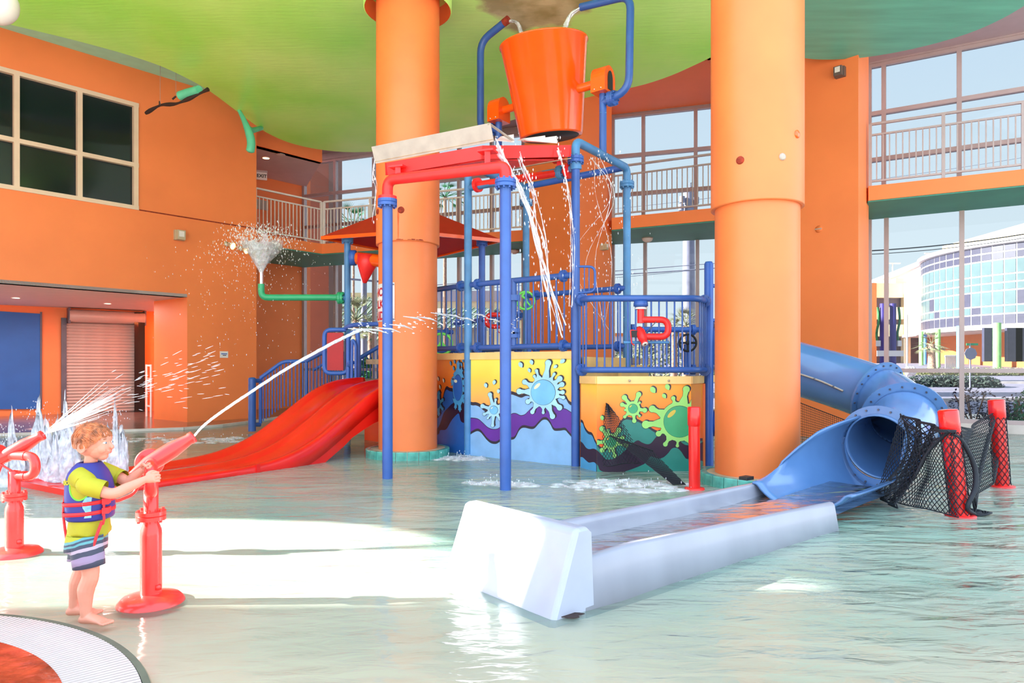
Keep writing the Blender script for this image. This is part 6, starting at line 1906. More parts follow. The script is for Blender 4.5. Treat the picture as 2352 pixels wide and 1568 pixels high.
# arms. near (right) arm holds the return pipe, far (left) arm holds the grip
sh_r = K(.01, -.115, .865); el_r = K(.205, -.14, .775); wr_r = K(.345, -.035, .838)
limb(body, [sh_r, K(.09, -.15, .82), el_r, K(.275, -.09, .80), wr_r], [.042, .036, .031, .031, .021])
sh_l = K(.01, .115, .865); el_l = K(.14, .15, .80); wr_l = K(.225, .16, .865)
limb(body, [sh_l, K(.075, .15, .83), el_l, K(.185, .16, .83), wr_l], [.042, .036, .031, .029, .021])
def hand(wr, fwd, palm_n, grip_c, grip_r, side_ax):
    """palm then five fingers curling round a bar through grip_c along side_ax"""
    fwd = Vector(fwd).normalized(); pn = Vector(palm_n).normalized(); sa = Vector(side_ax).normalized()
    pc = wr + fwd * .035
    body.loft([ering(wr, .014, .02, fwd, pn), ering(wr + fwd * .025, .015, .028, fwd, pn), ering(wr + fwd * .055, .013, .031, fwd, pn), ering(wr + fwd * .062, .009, .028, fwd, pn)])
    for k, (o, l) in enumerate(((-.0265, .95), (-.009, 1.08), (.0085, 1.02), (.0255, .82))):
        base = wr + fwd * .052 + sa * o
        p = [base]
        cur = fwd.copy(); axr = cur.cross(pn)
        for (seg, bend) in ((.024, 25), (.018, 62), (.014, 60)):
            cur = Matrix.Rotation(math.radians(bend), 3, axr) @ cur
            p.append(p[-1] + cur * seg * l)
        body.tube(catmull(p, 3), .0068, 10); body.ell(p[-1], .0068, .0068, .0068, 8, 6)
        body.ell(base, .0085, .0085, .0085, 8, 6)
    th = [wr + fwd * .012 - sa * .022 + pn * .006, wr + fwd * .03 - sa * .038 + pn * .018, wr + fwd * .046 - sa * .036 + pn * .032, wr + fwd * .056 - sa * .026 + pn * .04]
    body.tube(catmull(th, 3), [.0115] * 3 + [.010] * 3 + [.009] * 3 + [.008], 8); body.ell(th[-1], .008, .008, .008, 8, 6)
hand(wr_r, (.9, .05, .22), (.15, .95, -.15), None, .036, (.2, .0, -1))
hand(wr_l, (.85, -.1, .3), (.1, -.95, -.3), None, .012, (.3, .2, -1))
# head
HC = K(.016, 0, 1.062)
body.ell(HC, .102, .078, .095, 22, 14)
body.ell(HC + Vector((.04, 0, -.045)), .062, .06, .062, 18, 12)
body.ell(HC + Vector((.062, 0, -.088)), .03, .032, .026, 14, 10)      # chin
body.ell(HC + Vector((.078, 0, -.03)), .030, .05, .05, 14, 10)        # mid face
body.ell(HC + Vector((.075, 0, .02)), .032, .055, .05, 14, 10)        # forehead
body.tube([HC + Vector((.098, 0, -.006)), HC + Vector((.113, 0, -.026)), HC + Vector((.121, 0, -.036))], [.008, .010, .0115], 10)
body.ell(HC + Vector((.117, 0, -.038)), .013, .014, .009, 10, 8)
body.ell(HC + Vector((.1, 0, -.058)), .014, .022, .007, 10, 8)
body.ell(HC + Vector((.098, 0, -.068)), .013, .02, .007, 10, 8)
for s_ in (-1, 1):
    body.ell(HC + Vector((.07, s_ * .035, -.045)), .03, .022, .03, 12, 8)
    c = HC + Vector((-.012, s_ * .077, -.034))
    e_ = [c + Vector((math.cos(a) * .019 - .003, s_ * .005, math.sin(a) * .027)) for a in [2 * PI * k / 14 for k in range(15)]]
    body.tube(e_, .0055, 8, cap=False); body.ell(c + Vector((.002, -s_ * .002, 0)), .019, .007, .026, 12, 8)
bo = body.build('body', 'skin', kid, 'fair skin')
rm = bo.modifiers.new('r', 'REMESH'); rm.mode = 'VOXEL'; rm.voxel_size = .0031; rm.use_smooth_shade = True
sm_ = bo.modifiers.new('s', 'SMOOTH'); sm_.factor = .5; sm_.iterations = 4
for s_ in (-1, 1):
    mb = MB(); c = HC + Vector((.092, s_ * .031, -.008)); mb.ell(c, .011, .013, .0075, 14, 8); ey = mb.build('eye', 'sign_white', kid)
    mb = MB(); mb.ell(c + Vector((.008, s_ * .002, 0)), .004, .006, .006, 10, 6); mb.build('iris', mat('iris_grey_blue', rgb(70, 90, 110), .2, var=0), ey)
    mb = MB(); mb.tube([c + Vector((.004, s_ * -.012, .019)), c + Vector((.008, 0, .024)), c + Vector((0, s_ * .014, .021))], .0028, 6); mb.build('eyebrow', 'hair', kid)
mb = MB(); mb.tube([HC + Vector((.104, -.018, -.064)), HC + Vector((.113, 0, -.0625)), HC + Vector((.104, .018, -.064))], [.002, .0035, .002], 8); mb.build('mouth', 'lips', kid)
# hair: cap with fringe + tufts
hr = MB()
rows = []
nk = 36
for i in range(14):
    th = PI * .62 * i / 13
    row = []
    for k in range(nk):
        a = 2 * PI * k / nk                                # 0 = forward
        # hairline: high on the forehead, low at the nape, over the ears
        f = math.cos(a)
        lim_ = .52 * (f > .55) + (.70 if f <= .55 else 0)
        lim_ = .40 + .30 * (1 - max(0, f) ** .7) + .06 * max(0, -f) + .02 * math.sin(11 * a)
        tt = min(th, PI * lim_)
        rr_ = 1.085 + .03 * noise.noise(Vector((math.cos(a) * 3, math.sin(a) * 3, th * 4)))
        row.append(HC + Vector((.104 * rr_ * math.sin(tt) * math.cos(a), .081 * rr_ * math.sin(tt) * math.sin(a), .099 * rr_ * math.cos(tt))))
    rows.append(row)
hr.loft(rows, cap=False)
random.seed(5)
for k in range(240):
    a = random.random() * 2 * PI; th = math.acos(random.random() * .95 + .02)
    if math.cos(a) > .5 and th > 1.15: th = 1.1
    n0 = Vector((math.sin(th) * math.cos(a), math.sin(th) * math.sin(a), math.cos(th)))
    p = HC + Vector((n0.x * .108, n0.y * .084, n0.z * .103))
    flow = Vector((.8 if n0.x > -.3 else -.4, n0.y * .5, -.3)); flow = (flow - n0 * flow.dot(n0)).normalized()
    hr.tube([p - flow * .016, p + n0 * .006, p + flow * .022 + n0 * .003], [.003, .0042, .0012], 5)
for k in range(9):
    p = HC + Vector((-.06 + .02 * k * .8, (random.random() - .5) * .06, .095 - abs(k - 3) * .003))
    hr.tube([p, p + Vector((-.012, 0, .014)), p + Vector((-.002 + .012 * (k % 3 - 1), 0, .026))], [.003, .002, .0007], 5)
hr.build('hair', 'hair', kid, 'short ginger hair')
# shirt: sleeves, shoulder and flared hem
for s_, sh, el in ((-1, sh_r, el_r), (1, sh_l, el_l)):
    st_ = MB(); d = (el - sh).normalized()
    mp_ = (sh + el) / 2 + Vector((.01 * 0 - .005, s_ * .012, .0)); st_.tube(catmull([sh - d * .02, sh + d * .05 + Vector((0, s_ * .008, -.004)), mp_ + Vector((-.02, s_ * .01, 0)), sh + (el - sh) * .80], 4), [.056] * 4 + [.056] * 4 + [.0545] * 4 + [.053], 24, cap=False)
    st_.ell(sh + Vector((-.005, s_ * -.012, -.02)), .062, .045, .062, 18, 12)
    sh_o = st_.build('shirt_sleeve', 'shirt', kid)
mb = MB()
rows = []
for i, (z, rx, ry) in enumerate(((.64, .092, .106), (.59, .098, .112), (.55, .103, .117), (.525, .106, .119), (.51, .104, .117))):
    rows.append([K(0, 0, z) + Vector((math.cos(a) * rx * (1 + .03 * math.sin(5 * a + i)), math.sin(a) * ry * (1 + .03 * math.sin(4 * a)), (.012 * math.sin(3 * a) if i > 2 else 0))) for a in [2 * PI * k / 36 for k in range(36)]])
mb.loft(rows, cap=False); o = mb.build('shirt_hem', 'shirt', kid); s_ = o.modifiers.new('t', 'SOLIDIFY'); s_.thickness = .005
# life vest
vr = [(.004, 0, .612, .100, .114), (.004, 0, .62, .106, .12), (.004, 0, .68, .108, .121), (.002, 0, .76, .108, .121), (-.003, 0, .83, .100, .118), (-.006, 0, .875, .082, .108), (-.006, 0, .905, .066, .082), (-.002, 0, .925, .052, .062), (0, 0, .928, .046, .055)]
mb = MB(); mb.loft([[K(x, y, z) + Vector((math.copysign(abs(math.cos(a)) ** .85, math.cos(a)) * rx, math.copysign(abs(math.sin(a)) ** .8, math.sin(a)) * ry, 0)) for a in [2 * PI * k / 40 for k in range(40)]] for x, y, z, rx, ry in vr], cap=False)
vest = mb.build('life_vest', 'vest', kid, 'royal blue neoprene vest with red straps')
s_ = vest.modifiers.new('t', 'SOLIDIFY'); s_.thickness = .012; s_.offset = 1
for s_ in (-1, 1):
    # arm opening shows the yellow shirt inside a lime edge
    cxy = [( .02 + math.cos(a) * .056, .812 + math.sin(a) * .078) for a in [2 * PI * k / 32 for k in range(33)]]
    def on_vest(x, z, off=.0):
        for (r0, r1) in zip(vr[:-1], vr[1:]):
            if r0[2] <= z <= r1[2]:
                f = (z - r0[2]) / (r1[2] - r0[2]); rx = r0[3] + (r1[3] - r0[3]) * f; ry = r0[4] + (r1[4] - r0[4]) * f
                c_ = min(1, abs((x) / rx)) ** (1 / .85); sn = math.sqrt(max(0, 1 - c_ * c_)) ** .8
                return K(x, s_ * (sn * ry + .012 + off), z)
        return K(x, s_ * .1, z)
    rim = [on_vest(x, min(z, .92), .003) for x, z in cxy]
    mb = MB(); mb.tube(rim, .0045, 8, cap=False); mb.build('armhole_piping', 'piping', vest)
    mb = MB(); cpt = on_vest(.02, .812, .004)
    rr2 = [on_vest(.02 + (x - .02) * .55, .812 + (min(z, .92) - .812) * .55, .006) for x, z in cxy[:-1]]
    mb.loft([rim[:-1], rr2, [cpt] * 32], cap=False); mb.build('shirt_side', 'shirt', kid)
    # pale leaf print patch at the front side
    mb = MB(); rows = []
    for z in (.63, .66, .69, .72, .75):
        rows.append([on_vest(x, z, .007) for x in (.046 + .01 * math.sin(z * 60), .06, .074, .088)])
    mb.loft(rows, closed=False); mb.build('leaf_print', 'vest_pale', vest)
def band(z, m, name, h=.022, off=.016):
    mb = MB(); rows = []
    for dz, o_ in ((-h / 2, off - .002), (-h / 2, off + .002), (h / 2, off + .002), (h / 2, off - .002)):
        rows.append([K(-.001, 0, z + dz) + Vector((math.copysign(abs(math.cos(a)) ** .85, math.cos(a)) * (.1085 + o_), math.copysign(abs(math.sin(a)) ** .8, math.sin(a)) * (.1212 + o_), .008 * math.cos(a))) for a in [2 * PI * k / 48 for k in range(48)]])
    mb.loft(rows, cap=False); return mb.build(name, m, vest)
band(.708, 'strap', 'strap'); band(.650, 'strap', 'strap')
for z in (.716, .662):
    mb = MB(); mb.obox(K(.126, -.045, z), (.014, .01, 0), (-.01, .03, 0), (0, 0, .017)); mb.build('buckle', 'strap', vest)
    mb = MB(); mb.tube([K(.118, -.06, z), K(.13, -.075, z - .05), K(.12, -.07, z - .08)], .007, 6); mb.build('strap_tail', 'strap', vest)
mb = MB(); mb.tube(catmull([K(-.116, -.05, .74), K(-.120, -.055, .65), K(-.112, -.06, .58), K(-.10, -.06, .50), K(-.07, -.09, .455)], 5), .0075, 6); mb.build('crotch_strap', 'strap', vest)
mb = MB(); mb.tube(catmull([K(.115, -.07, .60), K(.10, -.10, .52), K(.085, -.105, .45), K(.09, -.10, .39)], 5), .009, 6); mb.build('crotch_strap', 'strap', vest)
vs_, fs = text_mesh('edo', .052, .001, bold=.002)
mb = MB(); pts = []
for v in vs_:
    a = -2.52 + (v.x) / .118
    z = .815 + v.y * .95 + v.x * .1
    rx = .105; ry = .119
    pts.append(K(-.002, 0, z) + Vector((math.copysign(abs(math.cos(a)) ** .85, math.cos(a)) * (rx + .0135 + v.z), math.copysign(abs(math.sin(a)) ** .8, math.sin(a)) * (ry + .0135 + v.z), 0)))
mb.add(pts, fs); mb.build('lettering', 'shirt', vest)
# shorts
mb = MB()
rows = []
for z, rx, ry, x in ((.545, .094, .108, -.01), (.50, .102, .115, -.015), (.45, .106, .118, -.02), (.42, .106, .118, -.022)):
    rows.append([K(x, 0, z) + Vector((math.cos(a) * rx, math.sin(a) * ry, 0)) for a in [2 * PI * k / 32 for k in range(32)]])
mb.loft(rows, cap=False)
for (x0, y0, x1, z1, s_) in ((.012, -.06, .035, .335, -1), (-.045, .055, -.075, .35, 1)):
    rows = []
    for f in (0, .25, .5, .75, 1):
        z = .52 + (z1 - .52) * f; x = x0 + (x1 - x0) * f
        rows.append([K(x, y0 + s_ * .004, z) + Vector((math.cos(a) * (.094 - .012 * f) * (1 + .025 * math.sin(6 * a)), math.sin(a) * (.068 + .004 * f), .012 * math.cos(a) * f)) for a in [2 * PI * k / 28 for k in range(28)]])
    mb.loft(rows, cap=False)
o = mb.build('board_shorts', 'shorts', kid); s_ = o.modifiers.new('t', 'SOLIDIFY'); s_.thickness = .004
# ================================================================== OUTSIDE THE GLASS
def terr(y):
    P = [(15, -.12), (20, -.05), (30, .25), (40, .7), (60, 1.75), (90, 2.4), (200, 3)]
    for (a, ha), (b, hb_) in zip(P[:-1], P[1:]):
        if y <= b: return ha + (hb_ - ha) * max(0, (y - a)) / (b - a)
    return 3
mb = MB(); ys = [12, 20, 25, 30, 35, 40, 50, 60, 75, 90, 140, 250]; xs = [-160, -80, -40, -20, 0, 6, 10, 16, 24, 32, 45, 60, 90, 180]
vv = []
for y in ys:
    for x in xs: vv.append((x, y, terr(y) - (.6 if (y < 27 and x < 17 - .7 * (y - 12)) else 0)))
nx = len(xs)
mb.add(vv, [(j * nx + i, j * nx + i + 1, (j + 1) * nx + i + 1, (j + 1) * nx + i) for j in range(len(ys) - 1) for i in range(nx - 1)], True)
mb.build('floor_street', 'asphalt', kind='structure')
def on_t(px, py_or_y, Y): return Vector((X_(px, Y), Y, terr(Y)))
# pale kerbs and lane marks
for name, m, pts, w, lb in (('curb', 'kerb', [(14, 27), (22, 27.5), (34, 30)], .3, 'pale near curb line of the street outside'),
                        ('curb', 'kerb', [(20, 39), (30, 37.6), (36, 38.2), (38, 41)], .35, 'pale curb round the planted traffic island'),
                        ('sidewalk', 'paving', [(18, 50), (33, 50), (60, 46)], 2.2, 'sunlit sidewalk before the glass building')):
    mb = MB()
    for a, b in zip(pts[:-1], pts[1:]): mb.bar((a[0], a[1], terr(a[1]) + .05), (b[0], b[1], terr(b[1]) + .05), w, .14)
    mb.build(name, m, None, lb, name)
mb = MB()
for a, b in ((18, 23), (25, 31)): mb.bar((a, 33, terr(33) + .01), (b, 33.6, terr(33.6) + .01), .12, .02)
mb.build('lane_marking', 'white', None, 'white lane line painted on the street', 'road marking')

def leaves(c, rx, ry, rz, n, size, seed=1, down=.15, flat=False):
    rnd = random.Random(seed); mb = MB(); c = Vector(c)
    for _ in range(n):
        while True:
            p = Vector((rnd.uniform(-1, 1), rnd.uniform(-1, 1), rnd.uniform(-down, 1)))
            if p.length <= 1 and p.length > .45 * rnd.random(): break
        q = c + Vector((p.x * rx, p.y * ry, p.z * rz))
        u = Vector((rnd.gauss(0, 1), rnd.gauss(0, 1), rnd.gauss(0, 1))).normalized() * size * rnd.uniform(.6, 1.3)
        w = u.orthogonal().normalized() * size * .5
        mb.add([q - u, q + w, q + u, q - w], [(0, 1, 2, 3)])
    return mb
def shrub(name, c, rx, ry, rz, n, size, m, label, cat='shrub', seed=1, stem=True, group=None):
    t = thing(name, label, cat, tuple(c), group)
    leaves(Vector(c), rx, ry, rz, n, size, seed).build('foliage', m, t)
    mb = MB()
    rnd = random.Random(seed)
    for k in range(4): mb.tube([Vector(c) - Z(.1), Vector(c) + Vector((rnd.uniform(-.5, .5) * rx, rnd.uniform(-.5, .5) * ry, rz * .7))], .02, 5)
    mb.build('stem', 'trunk', t)
    return t
for i, (px, py, Y, rx, rz, m, lb) in enumerate(((2235, 905, 19.5, .75, .95, 'leaf_purple', 'purple-leaved shrub right outside the glass, left of the mullion gap'),
        (2330, 925, 18.6, .55, .75, 'leaf_purple', 'smaller purple-leaved shrub outside by the right edge'),
        (2290, 940, 19.0, .5, .5, 'leaf_purple', 'low purple shrub between the two larger ones'),
        (2362, 870, 17.8, .42, .9, 'leaf', 'bright green shrub outside at the right edge'))):
    q = Vector((X_(px, Y), Y, terr(Y) - .05)); shrub('shrub', q, rx, rx, rz * 1.25, 700, .055, m, lb, seed=i + 3)
for i, (px, Y, rx, lb) in enumerate(((2125, 36, 2.2, 'long dark clipped hedge left half on the traffic island'), (2190, 36, 1.6, 'dark clipped hedge in the middle of the traffic island'), (2250, 35.5, 1.2, 'round dark clipped hedge at the island tip'))):
    q = on_t(px, 0, Y); q.z -= .05; shrub('hedge', q, rx, .8, .62, 1500, .09, 'hedge', lb, 'hedge', seed=i + 20)
# lawn strip and flower bed near the building
mb = MB(); mb.bar((26, 47.5, terr(47.5)), (60, 46, terr(46)), 3.5, .16); mb.build('lawn', 'grass', None, 'sunlit strip of lawn before the glass building', 'lawn', kind='stuff')
for i, (px, rx) in enumerate(((2150, 1.6), (2195, 1.5), (2240, 1.6), (2290, 1.7), (2345, 1.7))):
    q = on_t(px, 0, 45.0); shrub('flower_bed', q, rx, .5, .55, 500, .07, 'leaf_pale', ['leftmost', 'second', 'middle', 'fourth', 'rightmost'][i] + ' of the pale low plantings along the glass building', 'shrub', seed=40 + i)

# ---- round glass building
bc = Vector((45.5, 56.5, 0)); BR = 10.9
gb = thing('glass_building', 'cream round-cornered office building with gridded curtain wall across the street', 'building', (45.5, 56.5, 1.5))
zt, zb = 10.6, 4.65
rowf = [0, .093, .19, .375, .475, .575, .76, .865, 1.0]
ncol = 26; aa0, aa1 = math.radians(148), math.radians(262)
ROT = [aa0 + (aa1 - aa0) * k / ncol for k in range(ncol + 1)]
mb = MB()
body_poly = [(bc.x + math.cos(a) * (BR - .25), bc.y + math.sin(a) * (BR - .25)) for a in ROT] + [(75, bc.y + math.sin(aa1) * (BR - .25) - .5), (75, 75), (40, 75)]
mb.prism(body_poly, zb - .1, zt + .1); mb.build('wall', 'build_white', gb)
mb = MB(); mb.prism([(bc.x + math.cos(a) * (BR + .05), bc.y + math.sin(a) * (BR + .05)) for a in ROT] + [(75, 45.2), (75, 76), (39, 76)], zt, zt + .32); mb.build('cornice', 'build_white', gb)
mb = MB(); mb.prism([(42, 53), (50, 48.5), (75, 48), (75, 70), (42, 68)], zt + .32, 13.3); mb.build('upper_storey', 'cream_build', gb)
mb = MB(); mb.prism([(47, 54), (56, 54), (56, 60), (47, 60)], 13.3, 14.0); mb.build('roof_parapet', 'orange_build', gb)
mb = MB(); mb.box(44.2, 57, 13.3, 46.2, 59, 15.0)
for k in range(3): mb.box(44.0, 56.8, 13.9 + k * .4, 46.4, 59.2, 14.0 + k * .4)
mb.build('roof_vent', 'paving', gb)
mb = MB(); mb.prism([(bc.x + math.cos(a) * (BR + .1), bc.y + math.sin(a) * (BR + .1)) for a in ROT] + [(75, 45.0), (75, 76), (39, 76)], zb - .35, zb - .1); mb.build('soffit_band', 'paving', gb)
pmesh = {}
for k in range(ncol):
    a = (ROT[k] + ROT[k + 1]) / 2; w = BR * (ROT[k + 1] - ROT[k]) / 2 * .86
    for r in range(8):
        h0 = zt - (zt - zb) * rowf[r + 1]; h1 = zt - (zt - zb) * rowf[r]
        dark = r in (0, 1, 7) or (r >= 5 and (k * 7 + r * 3) % 5 == 0)
        key = (r, dark)
        if key not in pmesh:
            m_ = MB(); m_.box(-.05, -w, .06, -.02, w, h1 - h0 - .06); pmesh[key] = m_.mesh('pane', 'pane_dark' if dark else 'pane_sky')
        inst('pane', pmesh[key], gb, (bc.x + math.cos(a) * (BR - .2), bc.y + math.sin(a) * (BR - .2), h0), a)
# ground floor: orange wall and coloured columns
mb = MB(); mb.prism([(39.5, 56), (41, 50.5), (75, 49), (75, 70), (39.5, 70)], 1.4, zb - .2); mb.build('ground_wall', 'orange_build', gb)
mb = MB(); mb.prism([(40.6, 50.35), (75, 48.9), (75, 48.5), (40.6, 50.0)], 1.2, 2.2); mb.build('low_wall', 'cream_build', gb)
for px in (2268, 2320, 2340):
    q = Vector((X_(px, 49.9), 49.6, 3.1)); mb = MB(); mb.box(q.x - .5, 49.5, 1.9, q.x + .6, 49.75, 4.3); mb.build('door_glass', 'pane_dark', gb)
for px, Y, m in ((2116, 58.5, 'col_green'), (2124, 60, 'col_blue'), (2154, 55, 'col_green'), (2205, 50.5, 'col_blue'), (2290, 47.2, 'col_green')):
    mb = MB(); x = X_(px, Y); mb.tube([(x, Y, terr(Y) - .1), (x, Y, zb - .15)], .17 + .002 * (60 - Y) * 3, 14); mb.build('column', m, gb)
# white fence below the building
t_ = thing('white_fence', 'small white fence under the round building', 'fence', (X_(2180, 54), 54, terr(54)))
for k in range(12):
    x = X_(2172 + 3 * k, 54); mb = MB(); mb.box(x - .03, 53.97, terr(54), x + .03, 54.03, terr(54) + 1.0); mb.build('picket', 'white', t_)
mb = MB(); mb.box(X_(2170, 54), 53.95, terr(54) + .85, X_(2208, 54), 54.05, terr(54) + .95); mb.build('rail', 'white', t_)
# ---- cream parking garage
ga = thing('parking_garage', 'cream parking garage with dark open decks left of the round building', 'building', (34, 68, 1.8))
def gz(py, Y): return H_(py, Y)
Yg = 66
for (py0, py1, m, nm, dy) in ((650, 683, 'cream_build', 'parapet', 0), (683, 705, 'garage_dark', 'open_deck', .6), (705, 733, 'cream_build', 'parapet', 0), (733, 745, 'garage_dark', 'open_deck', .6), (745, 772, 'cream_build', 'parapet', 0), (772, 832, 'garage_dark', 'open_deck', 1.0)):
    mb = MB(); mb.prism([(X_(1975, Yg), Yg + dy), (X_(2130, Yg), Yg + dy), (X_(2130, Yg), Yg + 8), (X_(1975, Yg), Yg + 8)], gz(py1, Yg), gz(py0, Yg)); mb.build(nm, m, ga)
for px in (2005, 2083):
    mb = MB(); x = X_(px, Yg); mb.box(x - .3, Yg - .1, 1.7, x + .3, Yg + .5, gz(650, Yg)); mb.build('pier', 'cream_build' if px > 2050 else 'orange_build', ga)
mb = MB(); mb.prism([(X_(2060, Yg), Yg + .2), (X_(2110, Yg), Yg + .2), (X_(2110, Yg), Yg + 6), (X_(2060, Yg), Yg + 6)], gz(650, Yg), gz(638, Yg)); mb.build('stair_head', 'cream_build', ga)
# purple pylon with hanging sculptures and a white band
t_ = thing('pylon', 'purple street pylon wrapped by a pale band, outside the glass', 'pylon', (X_(2040, 30), 30, terr(30)))
for px in (2028, 2051):
    mb = MB(); x = X_(px, 30); mb.tube([(x, 30, terr(30) - .1), (x, 30, H_(697, 30))], .13, 12); mb.build('shaft', 'purple', t_)
mb = MB(); x = X_(2042, 29.8); mb.box(x - .56, 29.7, H_(818, 29.8), x + .56, 29.75, H_(805, 29.8)); mb.build('band', 'sign_white', t_)
for px, py in ((2016, 745), (2064, 745)):
    x = X_(px, 30); mb = MB(); mb.tube(catmull([Vector((x, 30, H_(py - 40, 30))), Vector((x + .05, 30, H_(py - 10, 30))), Vector((x - .05, 30, H_(py + 20, 30))), Vector((x, 30, H_(py + 45, 30)))], 4), .05, 6); mb.build('hanging_figure', 'leaf', t_)
    mb = MB(); mb.box(x - .08, 29.9, H_(795, 30), x + .08, 30, H_(782, 30)); mb.build('notice', 'sign_white', t_)
# street sign
t_ = thing('street_sign', 'green street-name blade over the back of a stop sign', 'sign', (X_(2228, 33), 33, terr(33)))
x = X_(2228, 33)
mb = MB(); mb.tube([(x, 33, terr(33)), (x, 33, H_(788, 33))], .035, 8); mb.build('pole', 'pole_grey', t_)
mb = MB(); mb.box(x - .18, 32.97, H_(793, 33), x + .37, 33.0, H_(788, 33)); mb.build('name_blade', 'green_pipe', t_)
mb = MB(); mb.lathe([(.3, -.01), (.3, .01)], (x, 32.95, H_(812, 33)), (0, 1, 0), 8, smooth=False, cap=True); mb.build('octagon_plate', 'pole_grey', t_)
# white lion-like statue left out; red and white street props kept as a small bench-like planter
mb = MB()
for k in range(3): mb.ell(Vector((X_(2085 + 6 * k, 44), 44, terr(44) + .35)), .22, .2, .3, 10, 6)
mb.tube([(X_(2083, 44), 44, terr(44) - .1), (X_(2083, 44), 44, terr(44) + .3)], .06, 6); mb.tube([(X_(2099, 44), 44, terr(44) - .1), (X_(2099, 44), 44, terr(44) + .3)], .06, 6)
mb.build('lawn_ornament', 'white', None, 'small white lawn ornament beside the pylon', 'ornament', loc=(X_(2090, 44), 44, terr(44)))
# street lamps and poles, each its own thing
def lamp_post(px, py, Y, label, arms=True, r=.06, m='white'):
    x = X_(px, Y); t = thing('street_lamp', label, 'street lamp', (x, Y, terr(Y)))
    mb = MB(); mb.tube([(x, Y, terr(Y) - .1), (x, Y, H_(py, Y))], r, 8); mb.build('pole', m, t)
    if arms:
        mb = MB(); mb.box(x - .8, Y - .1, H_(py, Y), x + .8, Y + .1, H_(py, Y) + .12); mb.build('lamp_head', m, t)
lamp_post(2050, 606, 72, 'tall pale street lamp above the parking garage')
lamp_post(2141, 583, 75, 'pale street lamp behind the round building roof')
lamp_post(2083, 722, 46, 'bare white pole before the parking garage', False, .07)

def palm(px, py, Y, fr, m, label, trunk_r=.16, seed=1, tilt=0):
    x = X_(px, Y); z = H_(py, Y); rnd = random.Random(seed)
    t = thing('palm_tree', label, 'tree', (x, Y, terr(Y)))
    mb = MB(); mb.tube([(x + tilt, Y, terr(Y) - .2), (x + tilt * .5, Y, (terr(Y) + z) / 2), (x, Y, z)], [trunk_r * 1.2, trunk_r, trunk_r * .9], 10); mb.build('trunk', 'trunk', t)
    mb = MB(); c = Vector((x, Y, z))
    for k in range(26):
        a = 2 * PI * k / 26 + rnd.random() * .3; el = rnd.uniform(-.5, 1.25); d = Vector((math.cos(a) * math.cos(el), math.sin(a) * math.cos(el), math.sin(el)))
        L_ = fr * rnd.uniform(.75, 1.05)
        tip = c + d * L_ * .55
        for j in range(13):                                     # fan leaf blades
            b = (j - 6) * .13
            s_ = d.cross(Vector((0, 0, 1))).normalized()
            dd_ = (d * math.cos(b) + s_ * math.sin(b)).normalized()
            e = tip + dd_ * L_ * .5 - Z(L_ * .12)
            w = s_ * L_ * .018
            mb.add([tip - w, tip + w, e], [(0, 1, 2)])
        mb.tube([c, tip], L_ * .012, 4, cap=False)
    mb.build('fronds', m, t)
palm(1575, 748, 33, 1.15, 'leaf_pale', 'pale fan palm seen through the lower deck bars, right one', seed=3)
palm(1548, 755, 34, .95, 'leaf_pale', 'pale fan palm seen through the lower deck bars, left one', seed=4)
palm(818, 735, 36, 1.9, 'leaf_pale', 'fan palm before the white metal roof at left', seed=5)
palm(852, 760, 35, 1.3, 'leaf_pale', 'small fan palm between blue post and left column', seed=6)
palm(1022, 452, 38, 1.6, 'leaf', 'tall fan palm whose fronds show right of the left column', .10, seed=7)
palm(812, 520, 40, 2.0, 'leaf', 'tall fan palm behind the balcony above the red canopy', .07, seed=8)
palm(2140, 790, 52, 1.5, 'leaf_pale', 'fan palm under the corner of the round building', .25, seed=9)
for i, (px, py, Y, rx, rz, m, lb) in enumerate(((1500, 760, 40, 2.2, 2.4, 'leaf_pale', 'hazy round tree behind the lower deck'), (1440, 790, 45, 2.4, 2.0, 'leaf_pale', 'hazy low tree left behind the lower deck'), (1620, 780, 42, 2.0, 2.4, 'leaf_pale', 'hazy tree behind the thick column'), (1060, 800, 40, 2.6, 1.2, 'leaf_pale', 'low bush row behind the middle bars'), (862, 820, 30, 1.0, .9, 'leaf', 'small green bush outside by the left column'))):
    q = Vector((X_(px, Y), Y, terr(Y) - .2)); t = thing('tree', lb, 'tree', tuple(q))
    leaves(q + Z(H_(py, Y) - q.z - rz), rx, rx, rz, 900, .16, i + 60, down=1).build('foliage', m, t)
    mb = MB(); mb.tube([q, q + Z(H_(py, Y) - q.z - rz)], .1, 7); mb.build('trunk', 'trunk', t)
# white metal-roofed house at the left
hs2 = thing('metal_roof_house', 'house with white standing-seam roof seen left through the glass', 'building', (-9, 42, .8))
def house(x0, x1, pyt, pyb, Y, t, n):
    zt_, zb_ = H_(pyt, Y + 4), H_(pyb, Y)
    mb = MB(); mb.add([(x0, Y, zb_), (x1, Y, zb_), (x1 - .0, Y + 4, zt_), (x0 + .0, Y + 4, zt_), (x0, Y + 4, zb_), (x1, Y + 4, zb_)], [(0, 1, 2, 3), (0, 3, 4), (1, 5, 2), (4, 5, 1, 0), (2, 5, 4, 3)]); mb.build('roof', 'roof_white', t)
    for k in range(n + 1):
        f = k / n; x = x0 + (x1 - x0) * f
        mb = MB(); mb.bar((x, Y - .02, zb_ + .03), (x + 1.4 if x + 1.4 < x1 + 2 else x, Y + 4, zt_ + .05), .05, .07); mb.build('seam', 'roof_seam', t)
    mb = MB(); mb.box(x0 + .3, Y + .5, terr(Y) - .2, x1 - .3, Y + 4, zb_); mb.build('wall', 'paving', t)
house(-13.5, -6.6, 684, 782, 42, hs2, 18)
mb = MB(); mb.box(-13.5, 46, H_(700, 46), -6.5, 47, H_(672, 46)); mb.build('ridge_wall', 'cream_build', hs2)
hs3 = thing('metal_roof_house', 'second white-roofed house behind the middle guard rail', 'building', (-3, 44, .8))
house(-5.6, -1.6, 708, 752, 44, hs3, 10)
